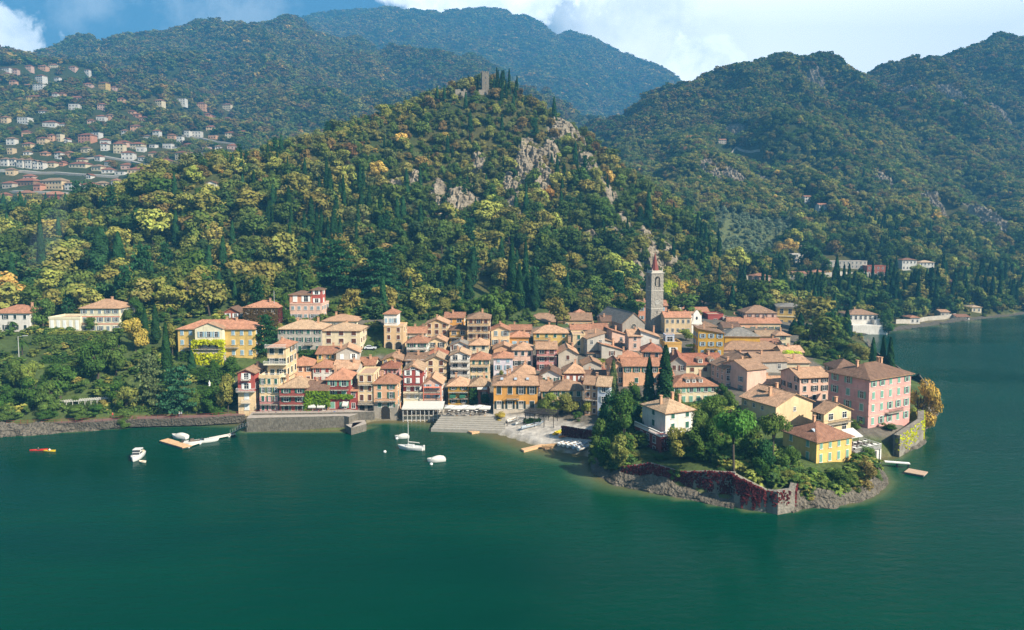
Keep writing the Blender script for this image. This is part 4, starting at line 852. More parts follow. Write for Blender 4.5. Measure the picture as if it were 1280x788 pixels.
# ---- rows behind the waterfront
H('salmon roofed pale house squeezed between the tall yellow and pink houses', 449, 468, 456, 478, 'cream', 'o', 'gx', d=8, Y=222, rows=3, cols=2, sh='brown', rise=2)
H('peach house with a double dark window under an orange roof behind the red house', 361, 390, 457, 480, 'peach', 'o', 'hip', d=9, rows=2, cols=3, sh='brown', rise=2.2, yaw=8)
H('white house with red shutters and pyramid roof', 391, 415, 459, 480, 'white', 'o', 'hip', d=7, rows=2, cols=2, sh='red', hero=1, rise=2.0)
H('small yellow house wedged between orange roofs', 396, 420, 442, 462, 'yellow', 'o', 'gx', d=8, rows=2, cols=3, sh='green', rise=2)
H('grey plastered house with a lean-to roof falling away to the east', 420, 449, 441, 465, 'grey', 's', 'gy', d=9, rows=2, cols=2, sh='white', rise=2.2, yaw=10)
H('stone house with a tan roof behind the dark red house', 417, 446, 461, 482, 'plaster', 's', 'gx', d=8, rows=2, cols=2, sh='none', rise=2.2)
H('rose-pink house with dark windows behind the tan house on the stone plinth', 475, 497, 460, 482, 'pink', 'r', 'hip', d=8, rows=2, cols=3, sh='brown', rise=1.8)
H('bright yellow gabled house in the second row', 478, 502, 450, 466, 'yellow', 'o', 'gy', d=9, rows=2, cols=3, sh='none', rise=1.6)
v = H('tan house over a dark arched garage with a white upper floor', 480, 504, 409, 437, 'tan', 'b', 'flat', d=9, rows=3, cols=2, sh='brown', closed=True, hero=1, arch=2, ground_floor=(3, 'tan')); H('', 480, 496, 392, 407, 'white', 'o', 'hip', d=7, Y=hitL(492, 437).y + 2, z0=atY(488, 408, hitL(492, 437).y + 2).z, rows=1, cols=3, sh='blue', into=v, pname='upper_storey', rise=1.6)
H('terraced white house with an open roof terrace and orange roof', 508, 534, 428, 455, 'white', 'o', 'hip', d=8, rows=3, cols=2, sh='green', hero=1, rise=2.2, win=(1.2, 1.6), bal=[(2, .02, .98)])
H('white house with two long balconies in the third row', 507, 532, 450, 472, 'white', 's', 'sf', d=8, Y=224, rows=3, cols=3, sh='none', rise=1.6, bal=[(1, 0, 1), (2, 0, 1)])
H('cream gabled house with brown shutters above the grey-rose house', 532, 558, 451, 478, 'sand', 'o', 'gy', d=9, rows=3, cols=2, sh='brown', hero=1, closed=True, rise=2.0, win=(1.3, 1.7))
H('yellow gabled house with a single balcony behind the cream gabled one', 535, 557, 427, 448, 'sand', 's', 'gy', d=8, rows=2, cols=2, sh='dark', rise=1.8, bal=[(1, .1, .9)])
H('house with weathered red roof between the cream and yellow gabled houses', 533, 558, 443, 458, 'tan', 'r', 'hip', d=7, Y=233, rows=1, rise=2)
H('tan gabled house with brown shutters high in the village', 532, 560, 405, 428, 'tan', 's', 'gy', d=9, rows=3, cols=3, sh='brown', closed=True, hero=1, rise=2.2, win=(1.2, 1.6))
H('low house with scattered orange roofs west of the tan house', 507, 532, 416, 430, 'plaster', 'o', 'gx', d=8, rows=1, rise=1.8); H('small brown-roofed outbuilding behind the scattered orange roofs', 520, 534, 410, 420, 'tan', 'd', 'gy', d=6, Y=266, rows=1, cols=1, rise=1.2, chim=0)
H('orange house with a glazed roof room at the top of the village', 556, 580, 397, 415, 'orange', 'o', 'gx', d=8, rows=2, cols=2, sh='none', rise=1.8, win=(1.8, 1.8))
H('brown and ochre house under a dark grey-brown roof', 562, 584, 412, 432, 'ochre', 'd', 'hip', d=8, rows=2, cols=2, sh='none', rise=1.6, win=(1.4, 1.6), bal=[(1, 0, 1)])
v = H('tall tan apartment house with wide balconies and a brown roof', 584, 612, 398, 436, 'tan', 'b', 'hip', d=11, rows=4, cols=3, sh='brown', hero=1, rise=2, bal=[(1, .2, .9), (2, .1, .95), (3, .05, .95)], win=(1.4, 1.8))
H('small white and grey gabled house under a metal dormer roof', 563, 586, 432, 448, 'white', 'g', 'gy', d=7, rows=2, cols=2, sh='brown', rise=1.8)
H('cream house with a slate dormer and orange eaves', 587, 610, 431, 450, 'cream', 's', 'hip', d=8, rows=2, cols=2, sh='dark', rise=2)
v = H('tall white house with three tiers of full width balconies', 563, 587, 444, 480, 'white', 'o', 'gy', d=8, rows=4, cols=2, sh='none', rise=1.6, win=(1.5, 1.9), bal=[(1, 0, 1), (2, 0, 1), (3, 0, 1)])
H('yellow house with green shutters under a bright orange hip roof', 588, 612, 449, 478, 'sand', 'o', 'hip', d=8, rows=3, cols=3, sh='green', hero=1, rise=2, bal=[(2, .05, .95)])
H('cream house with a steep gable and grey shutters at the top row', 614, 637, 413, 434, 'sand', 's', 'gy', d=9, rows=2, cols=2, sh='grey', hero=1, rise=1.9, win=(1.3, 1.8))
H('lilac house with pale blue windows above the orange palazzo', 617, 641, 447, 475, 'lilac', 'o', 'hip', d=8, rows=3, cols=2, sh='blue', hero=1, rise=1.6)
H('tan house with salmon roof right behind the lilac house', 617, 642, 436, 450, 'peach', 's', 'gy', d=8, Y=243, rows=1, cols=2, rise=1.8)
H('rose house with dark windows under a wide orange gable', 641, 666, 437, 460, 'rose', 's', 'hip', d=9, rows=2, cols=3, sh='dark', rise=2.2, win=(1.1, 1.6))
H('small orange roofed house with a dark loggia', 637, 661, 421, 436, 'orange', 'o', 'hip', d=8, rows=1, cols=2, sh='blue', rise=2, win=(2, 1.6)); H('red roofed house end behind the dark loggia house', 637, 664, 412, 424, 'salmon', 'o', 'gx', d=8, Y=274, rows=1, rise=1.6)
H('low cream house with hipped orange roof just above the orange palazzo', 642, 668, 467, 480, 'sand', 's', 'hip', d=9, Y=219, rows=1, cols=3, rise=2.6)
H('yellow house with vine covered terrace and salmon roof', 667, 710, 416, 434, 'yellow', 's', 'hip', d=9, rows=2, cols=4, sh='green', rise=2.6, bal=[(1, 0, .5)])
H('long yellow house with a broad brown roof at the top of the village', 655, 706, 402, 414, 'mustard', 'b', 'hip', d=13, Y=303, rows=1, cols=5, sh='dark', rise=3.4); H('grey plastered wing with brown roof west of the long yellow house', 637, 656, 400, 412, 'plaster', 'b', 'hip', d=12, Y=305, rows=1, rise=3)
H('pink house with a long loggia balcony on its top floor', 671, 696, 436, 464, 'pink', 'o', 'gx', d=8, rows=3, cols=2, sh='brown', rise=2, bal=[(2, 0, 1)], win=(1.4, 1.7))
H('grey stone house with one brown window and a tiled gable', 698, 722, 442, 466, 'plaster', 's', 'gy', d=10, rows=2, cols=1, sh='brown', rise=2.4, hero=1, closed=True)
H('low whitewashed house with sagging brown roof', 676, 700, 468, 482, 'white', 'd', 'gy', d=8, rows=1, cols=3, sh='green', rise=2, yaw=-6)
H('brick-brown house with hipped tan roof among the lower lanes', 706, 730, 466, 480, 'brick', 's', 'hip', d=9, rows=1, cols=3, sh='white', rise=2.8)
H('white block with yellow front and green shutters beside the vine terrace', 716, 731, 419, 442, 'sand', 'g', 'flat', d=8, rows=3, cols=1, sh='green', hero=1, closed=True); H('white house with orange roof behind the yellow fronted block', 714, 738, 412, 428, 'white', 'o', 'gx', d=7, Y=282, rows=2, cols=2, rise=2)
H('pale house with stepped tan gable near the church', 734, 756, 423, 446, 'grey', 's', 'sl', d=11, rows=2, cols=2, sh='none', rise=2.4, yaw=12)
H('grey house with brown lean-to roof next to the stepped gable', 745, 767, 428, 448, 'grey', 'b', 'sr', d=9, Y=266, rows=2, cols=1, sh='none', rise=2.6, yaw=15); H('pale gabled house below the church square', 765, 788, 420, 440, 'rose', 's', 'sr', d=9, Y=275, rows=2, cols=1, sh='none', rise=3, yaw=10)
H('house with twin rust roofs in the dense lanes below the church', 752, 778, 438, 458, 'grey', 'o', 'sr', d=9, Y=248, rows=2, cols=1, sh='brown', rise=3, yaw=14); H('dark fronted house in the narrow lane beside the twin rust roofs', 735, 752, 441, 462, 'plaster', 'd', 'gx', d=7, Y=250, rows=2, cols=1, sh='none', rise=1.8)
H('grey gabled shed with a roof garden behind it', 729, 752, 456, 470, 'grey', 's', 'gy', d=8, Y=230, rows=1, cols=1, sh='none', rise=1.8, chim=0)
H('brown roofed house hidden among lower roofs by the grey shed', 728, 760, 474, 486, 'brick', 'd', 'gx', d=10, Y=220, rows=1, rise=2.2); H('house with a chimney-crowded rust roof by the lanes', 735, 763, 466, 478, 'tan', 'r', 'hip', d=9, Y=231, rows=1, rise=2, chim=3)
v = H('long low cream house with a dark timber balcony behind the pollarded trees', 690, 728, 487, 513, 'sand', 's', 'hip', d=9, rows=2, cols=4, sh='green', rise=2.6, bal=[(1, .55, 1)]); H('tan house with one balcony beside the orange palazzo', 677, 690, 488, 513, 'tan', 'b', 'gx', d=9, rows=2, cols=1, sh='green', rise=2.4, hero=1, bal=[(1, .1, .9)])
H('narrow dark red house in the alley next to the orange palazzo', 673, 677, 480, 513, 'brick', 'd', 'gx', d=8, Y=213, rows=2, cols=1, sh='none', chim=0)
H('peach four storey house with brown shutters above the boat beach', 731, 747, 480, 519, 'peach', 'b', 'gx', d=9, rows=4, cols=2, sh='brown', hero=1, closed=True, rise=1.8, yaw=-14, win=(.9, 1.6), bal=[(2, 0, 1)])
H('pale blue house with a lichen-white roof beside the peach house', 747, 762, 482, 519, 'blue', 't', 'gx', d=9, rows=3, cols=1, sh='grey', rise=2, yaw=-14)
v = H('orange-peach house with green shutters behind the dark cypresses', 779, 824, 457, 482, 'peach', 'o', 'gx', d=8, rows=2, cols=4, sh='green', rise=2, hero=1, skip=[(0, 0), (0, 2)]); H('', 763, 780, 457, 482, 'peach', 'o', 'gy', d=9, Y=hitL(800, 482).y + 1, rows=2, cols=2, sh='none', into=v, rise=1.8)
H('small salmon house with hipped orange roof below the white shed', 773, 800, 446, 456, 'salmon', 'o', 'hip', d=8, Y=249, rows=1, cols=2, sh='none', rise=2)
H('tall house with a blank white side wall and rust lean-to roof', 801, 824, 421, 440, 'white', 's', 'sr', d=8, Y=262, rows=2, cols=0, rise=3, yaw=-4); H('rose house with a patched roof beside the blank white wall', 786, 802, 420, 446, 'rose', 's', 'gx', d=9, Y=262, rows=3, cols=1, sh='none', rise=2.2)
H('pink house under a hipped rust roof beside the big cypresses', 803, 827, 439, 462, 'salmon', 'r', 'hip', d=9, yaw=-8, rows=2, cols=2, sh='dark', rise=2.6)
v = H('ochre flat-roofed house with a grey glass roof room', 831, 852, 430, 447, 'ochre', 'g', 'flat', d=8, rows=1, cols=1, sh='white', hero=1, win=(1.6, 2.2), parapet=.7); H('', 832, 843, 419, 429, 'blue', 'g', 'flat', d=4, Y=hitL(841, 447).y + 2, z0=atY(838, 430, hitL(841, 447).y + 2).z, rows=1, cols=1, sh='none', into=v, pname='roof_room', win=(3, 1.8), parapet=.15)
H('brown roofed house row east of the long yellow house', 704, 740, 400, 412, 'tan', 'b', 'gx', d=10, Y=303, rows=1, rise=3); H('cream end house with two dark windows before the church', 752, 771, 401, 416, 'sand', 'd', 'gx', d=9, Y=292, rows=1, cols=2, rise=2); H('little yellow tower with a pyramid roof near the long yellow house', 719, 731, 391, 404, 'yellow', 'o', 'hip', d=4, Y=312, rows=1, cols=1, rise=1.6, chim=0)
H('tan house with an orange roof wedged under the pale stepped gable', 738, 760, 412, 424, 'tan', 'o', 'gx', d=9, Y=282, rows=1, cols=2, rise=2.2); H('low grey house below the ochre flat-roofed house', 826, 842, 448, 462, 'plaster', 's', 'gx', d=8, Y=250, rows=1, cols=2, sh='none', rise=2); H('cream annexe in front of the grey house with a long tan roof', 958, 990, 480, 497, 'cream', 's', 'gx', d=8, Y=208, rows=1, cols=3, rise=1.8)
H('brick house with a red roof between the rose house and the vine terrace', 667, 680, 452, 466, 'brick', 'r', 'gx', d=7, Y=240, rows=1, cols=1, rise=1.6); H('shaded tan house end behind the pink loggia house', 690, 716, 428, 440, 'ochre', 'b', 'gx', d=8, Y=268, rows=1, cols=1, rise=1.8); H('tiny brown-roofed house above the red house with balconies', 385, 402, 472, 486, 'plaster', 'b', 'gx', d=7, Y=216, rows=1, cols=1, rise=1.6)
H('salmon house east of the orange-peach house', 826, 842, 470, 486, 'salmon', 'o', 'gx', d=8, Y=212, rows=1, cols=1, rise=1.8); H('grey house behind the mustard yellow house', 905, 925, 409, 424, 'plaster', 'd', 'gx', d=9, Y=304, rows=1, cols=1, rise=2)
# ---- church quarter
v = H('long cream parish house with an orange roof next to the bell tower', 831, 864, 397, 418, 'sand', 'o', 'gx', d=9, rows=2, cols=5, sh='none', rise=2.4, win=(.9, 1.5), ov=.3)
v = H('salmon house with blue shutters behind the bell tower', 798, 834, 382, 402, 'salmon', 'o', 'gx', d=9, rows=2, cols=4, sh='blue', rise=2.4)
H('white and red house with a flat roof east of the bell tower', 835, 852, 382, 394, 'white', 'o', 'flat', d=8, Y=345, rows=1, cols=3, sh='red'); H('tiny red gabled house behind the parish house', 850, 858, 378, 392, 'red', 'o', 'gy', d=6, Y=352, rows=1, cols=1, rise=1.2, chim=0)
H('orange roofed house row above the parish house', 856, 886, 390, 400, 'peach', 'o', 'gx', d=9, Y=345, rows=1, rise=2.2)
H('grey gabled house with a tall dark stair window', 879, 915, 378, 400, 'plaster', 'b', 'gy', d=12, rows=2, cols=2, sh='none', rise=3.2, Y=366); H('small tan house with orange roof behind the grey gable', 913, 930, 386, 396, 'tan', 'o', 'gx', d=8, Y=372, rows=1, rise=2.2)
H('raspberry-pink flat-roofed house with a roof terrace', 885, 904, 394, 406, 'red', 'o', 'flat', d=9, Y=330, rows=1, cols=1, sh='none', win=(1.4, 1.6)); H('white house corner beside the raspberry-pink house', 904, 912, 398, 412, 'grey', 'o', 'flat', d=7, Y=328, rows=1, cols=1, sh='none')
v = H('mustard yellow house with a sloping verge and blue-grey balconies', 873, 905, 416, 446, 'mustard', 'b', 'sr', d=10, rows=3, cols=3, sh='blue', hero=1, rise=-.01 + 2, yaw=-4, bal=[(1, .3, .8)], win=(1, 1.6)); H('brown roofed house behind the mustard yellow house', 872, 896, 408, 424, 'tan', 'b', 'hip', d=8, Y=300, rows=1, rise=2)
H('yellow house under a broad grey hip roof', 906, 950, 420, 438, 'mustard', 'g', 'hip', d=11, rows=1, cols=0, sh='none', rise=3, yaw=-3); H('long orange roofed house above the grey hip roof', 912, 947, 404, 416, 'peach', 'o', 'gx', d=9, Y=315, rows=1, cols=3, rise=2.4)
H('low salmon house with a pyramid roof by the grey gable', 913, 936, 399, 408, 'peach', 'o', 'hip', d=9, Y=338, rows=1, rise=2.2)
H('pale pink house with a wide pyramidal tan roof', 932, 971, 391, 409, 'rose', 'b', 'hip', d=12, Y=335, rows=2, cols=4, sh='brown', rise=3.4, chim=0)
v = H('yellow neoclassical villa with cornice and flat grey roof among cypresses', 972, 1004, 383, 410, 'yellow', 'g', 'hip', d=14, Y=345, yaw=-16, rows=2, cols=3, sh='none', rise=1.4, win=(1.4, 2.2), ov=.7, name='villa', cat='villa'); wv, dv, hv = dims(v); m = MB(); m.box(-wv / 2 - .25, wv / 2 + .25, -.25, dv + .25, hv * .52, hv * .56); m.box(-wv / 2 - .3, wv / 2 + .3, -.3, dv + .3, hv - .9, hv - .5); sub(v, 'cornice', m, W_('pale'))
H('salmon roofed house between the grey hip roof and the cream house', 945, 976, 404, 416, 'sand', 'o', 'gx', d=9, Y=318, rows=1, rise=2.2); H('cream house with two green windows east of the salmon roofs', 970, 988, 419, 436, 'cream', 's', 'hip', d=8, Y=285, rows=2, cols=1, sh='green', rise=1.6, sc=0); H('yellow house with tan roof beside the cream house with green windows', 948, 972, 420, 434, 'yellow', 't', 'gx', d=8, Y=288, rows=1, cols=3, rise=2)
H('very long low house with weathered tan roof', 904, 980, 437, 452, 'rose', 'b', 'hip', d=10, Y=262, rows=1, cols=6, sh='blue', rise=2.8, yaw=4); H('orange roofed annexe above the very long low house', 946, 976, 429, 440, 'tan', 'o', 'gx', d=7, Y=275, rows=1, rise=1.6)
v = H('cream house with many roof dormers and a rust roof', 857, 906, 456, 482, 'cream', 'r', 'gx', d=12, Y=222, yaw=6, rows=2, cols=3, sh='brown', closed=True, rise=3.0, win=(1.2, 1.3), trim='stone', skip=[(0, 0), (0, 1), (0, 2)]); wv, dv, hv = dims(v); dormer(v, -1.5, .4, hv + .2, 1.6, 1.5, 2.5, 's'); dormer(v, 2.4, .4, hv + .2, 1.6, 1.5, 2.5, 's'); H('long rust roofed wing leading to the dormered cream house', 838, 858, 454, 480, 'grey', 'r', 'gy', d=14, Y=218, rows=2, cols=2, sh='brown', rise=2.6, yaw=-10)
v = H('cream villa with three white dormers and pale green shutters', 841, 896, 483, 506, 'cream', 's', 'hip', d=10, Y=194, yaw=6, rows=2, cols=6, sh='lgreen', hero=1, rise=2.8, win=(1, 1.7), chim=1); hv = dims(v)[2]; [dormer(v, x, 1.2, hv + .5, 1.2, 1.2, 1.8, 's', 'white') for x in (-1.6, .2, 2.2)]
H('pale rose gabled house with two dark balconies', 906, 932, 461, 488, 'rose', 'b', 'gy', d=10, Y=212, yaw=8, rows=3, cols=3, sh='none', rise=2.2, bal=[(0, .3, 1), (1, .4, 1)], win=(1, 1.7)); H('pink-white block with a plain brown roof and blind wall', 934, 958, 462, 492, 'rose', 'b', 'gx', d=11, Y=205, yaw=22, rows=3, cols=0, sh='grey', rise=2.2, sc=2)
H('brown gabled house behind the pink-white block', 915, 950, 453, 470, 'tan', 'b', 'gy', d=12, Y=236, rows=1, cols=1, rise=2.6); H('grey house with a long tan roof behind the pink-white block', 945, 984, 452, 480, 'grey', 'b', 'gx', d=11, Y=232, rows=2, cols=2, rise=2.6, yaw=6, sh='none')
H('cream house with a tiled lean-to roof by the garden trees', 984, 1012, 453, 472, 'cream', 's', 'sf', d=8, Y=235, rows=1, cols=4, sh='none', rise=1.6); H('rust roofed house above the tiled lean-to', 978, 1004, 440, 452, 'tan', 's', 'gx', d=8, Y=254, rows=1, rise=2)
H('cream cottage with orange roof between the yellow gable and the hotel', 992, 1018, 482, 500, 'sand', 'o', 'gx', d=8, Y=205, rows=1, rise=1.8, yaw=10)
# ---- the point
v = H('big pink lakeside hotel four storeys high under a brown hip roof', 1087, 1139, 474, 541, 'hotel', 'd', 'hip', d=13, Y=173, yaw=28, xd=1036, rows=4, cols=5, sh='lgreen', hero=1, rise=2.9, name='hotel', cat='hotel', win=(.95, 1.7), chim=3, sc=3, z0=5, ov=.7, bal=[(1, .4, .75)])
wv, dv, hv = dims(v); m = MB()
for j in (1, 2, 3): m.box(-wv / 2 - .05, wv / 2 + .05, -.05, .4, hv * j / 4 - .1, hv * j / 4 + .1); m.box(-wv / 2 - .05, -wv / 2 + .3, -.05, dv + .05, hv * j / 4 - .1, hv * j / 4 + .1)
sub(v, 'string_courses', m, W_('rose'))
H('', 1000, 1037, 472, 512, 'rose', 's', 'gx', d=10, Y=198, yaw=10, rows=3, cols=3, sh='dark', into=v, rise=2.2, z0=5.5)
H('rust-brown roofed pavilion behind the hotel', 1046, 1077, 461, 470, 'brown', 'd', 'hip', d=9, Y=225, rows=1, rise=3, chim=0)
v = H('pale yellow house with a big blank gable and rust roof by the pines', 970, 1016, 508, 545, 'sand', 's', 'gy', d=13, Y=171, yaw=26, rows=2, cols=1, sh='none', rise=3.1, chim=3, win=(.7, .9), xd=927, sc=4, skip=[(0, 0)], z0=5.5); dormer(v, -1.8, 7, dims(v)[2] + .6, 1.6, 1.4, 2.4, 's', 'brown')
H('tan house with a timber upper gallery between the yellow gable and the hotel', 1030, 1064, 517, 548, 'sand', 's', 'gy', d=10, Y=166, yaw=26, rows=2, cols=2, sh='none', rise=2.4, z0=5.2, xd=1017, bal=[(1, .05, .95)], win=(1.4, 1.5))
v = H('yellow lakeside villa with blue-grey shutters and white window frames on the point', 1021, 1065, 552, 588, 'yellow', 's', 'hip', d=10, Y=150, yaw=24, rows=2, cols=4, sh='lgreen', hero=1, rise=3.0, xd=979, z0=3.2, name='villa', cat='villa', win=(.85, 1.8), closed=True, chim=1, sc=2); hv = dims(v)[2]; skylight(v, -3, 3, hv + 1.3, .5); skylight(v, 2.4, 2.6, hv + 1.2, .5)
v = H('white house on the red creeper cliff with a balustrade terrace and pale tiled roof', 832, 868, 516, 548, 'white', 't', 'hip', d=9, Y=160, yaw=24, rows=2, cols=2, sh='green', hero=0, rise=2.4, xd=803, z0=7.6, name='villa', cat='villa', sc=1, chim=3, closed=True, win=(1.1, 1.7))
FOOT.append((atZ(815, 572, 3).x, atZ(815, 572, 3).y, 7)); wv, dv, hv = dims(v); m = MB(); m.box(-wv / 2 - 2.2, -wv / 2 - .05, -1.2, dv, -5.5, .0); m.box(-wv / 2 - .05, -wv / 2 + 3, -1.2, -.08, -5.5, 0); base_ = sub(v, 'red_lower_storey', m, W_('darkred'))
m = MB(); zr = .02
for (xa, ya, xb, yb) in ((-wv / 2 - 2.2, -1.2, -wv / 2 - 2.2, dv), (-wv / 2 - 2.2, -1.2, -wv / 2 + 3, -1.2)):
    n = int(max(abs(xb - xa), abs(yb - ya)) / .35)
    for i in range(n + 1): t = i / n; m.lathe([(.07, 0), (.11, .25), (.05, .5), (.08, .75)], 6, 0, (xa + (xb - xa) * t, ya + (yb - ya) * t, zr))
m.box(-wv / 2 - 2.35, -wv / 2 - 2.05, -1.35, dv, .77, .9); m.box(-wv / 2 - 2.05, -wv / 2 + 3, -1.35, -1.05, .77, .9); m.box(-wv / 2 - 2.4, -wv / 2 + 3.1, -1.4, -1.2, -.2, .01); m.box(-wv / 2 - 2.4, -wv / 2 - 2.2, -1.2, dv, -.2, .01); sub(v, 'balustrade', m, WHITE)
for yy in (1.2, 3.8, 6.4):
    for zz in (-2.2, -4.6): put_window(v, -wv / 2 - 2.201, yy, zz, R(-90), 1.1, 1.5, 'none', False, 0)
for zz in (-2.2, -4.6): put_window(v, -wv / 2 - .6, -1.201, zz, 0, 1.1, 1.5, 'none', False, 0)
ivy(v, [(-wv / 2 - 2.6, -wv / 2 - 2.22, -1, dv, -7, -3.3, 1), (-wv / 2 - 2, wv * .1, -1.6, -1.22, -7.5, -.4, 2)], 800, .24, 'redivy', 'red_creeper', 12, (-.5, -.6, .2))
# the white villa beside the lake beyond the village, and buildings along the far road
v = H('white lakeside villa with terraces at the water beyond the village', 1061, 1097, 393, 417, 'white', 'b', 'hip', d=11, Y=374, rows=2, cols=6, sh='none', rise=2.4, name='villa', cat='villa', win=(1.2, 2), z0=1.5); wv, dv, hv = dims(v); m = MB(); m.box(-wv / 2, wv / 2 + 3, -5, -.1, -2, 3.4); m.box(wv / 2 - 3, wv / 2 + 4.4, -3, 3, 3.41, 6); sub(v, 'terraces', m, W_('white'))
FARH = [('white cubic house below the road on the eastern slope', 990, 1004, 318, 328, 'white', 'flat', 0), ('pale tower-like villa among cypresses east of the church', 941, 963, 345, 372, 'rose', 'hip', 1.5), ('grey flat-roofed villa beside the tower-like villa', 928, 940, 346, 360, 'plaster', 'flat', 0), ('white block house on the eastern road with a flat roof', 1003, 1010, 308, 319, 'white', 'flat', 0), ('long concrete building with strip windows on the eastern slope', 1032, 1084, 327, 336, 'grey', 'flat', 0), ('red-brown building at the end of the long concrete one', 1084, 1112, 333, 344, 'brick', 'flat', 0), ('western one of two white villas beyond the long concrete building', 1128, 1146, 325, 338, 'white', 'hip', 1.4), ('eastern one of two white villas beyond the long concrete building', 1150, 1168, 328, 339, 'white', 'hip', 1.4), ('cream house with red roof beside the eastern olive terrace', 1016, 1032, 340, 350, 'cream', 'hip', 1.6), ('low cream house with red roof on the eastern terrace edge', 992, 1008, 342, 350, 'cream', 'gx', 1.4), ('pale house on the eastern road wall', 978, 992, 342, 350, 'plaster', 'gx', 1.4), ('white chalet high in the eastern woods', 1006, 1018, 246, 252, 'white', 'gx', 1.6), ('second white chalet just below the high one', 1024, 1034, 256, 264, 'white', 'gx', 1.6), ('red roofed farmhouse on the terrace below the crag', 896, 908, 175, 180, 'plaster', 'gx', 2), ('white boathouse on the far shore', 1196, 1212, 396, 401, 'white', 'gx', 1.2), ('cream house above the far shore grove', 1215, 1227, 384, 391, 'cream', 'hip', 1.2), ('grey stone house among the far shore trees', 1176, 1187, 390, 397, 'plaster', 'gx', 1.2), ('pale house on the garden wall by the far shore', 1138, 1150, 397, 405, 'white', 'hip', 1.2), ('pale pink house high above the far shore', 1190, 1202, 352, 359, 'rose', 'hip', 1.2)]
for (lb, a, b_, e, f_, wl, kd, rs) in FARH: H(lb, a, b_, e, f_, wl, 'o' if wl != 'grey' else 'g', kd, d=8, rows=None, cols=None, sh='none', rise=rs, chim=0, sides=False, group='villas on the eastern slope'); q = atY((a + b_) / 2, f_, hitL((a + b_) / 2, f_).y); FOOT.extend([(q.x * t, q.y * t, max(4, (b_ - a) * q.y / F * .45)) for t in (.985, .965)])
H('little white gabled farmhouse on the wooded spur west of the castle hill', 257, 270, 229, 236, 'white', 'd', 'gy', d=7, rows=1, cols=2, sh='none', rise=1.6, chim=0, name='farmhouse', cat='farmhouse')
H('small pink roofed garden house above the upper gardens', 592, 612, 382, 390, 'rose', 'o', 'gx', d=6, Y=312, rows=1, cols=2, sh='none', rise=1.4, chim=0, name='garden_house')
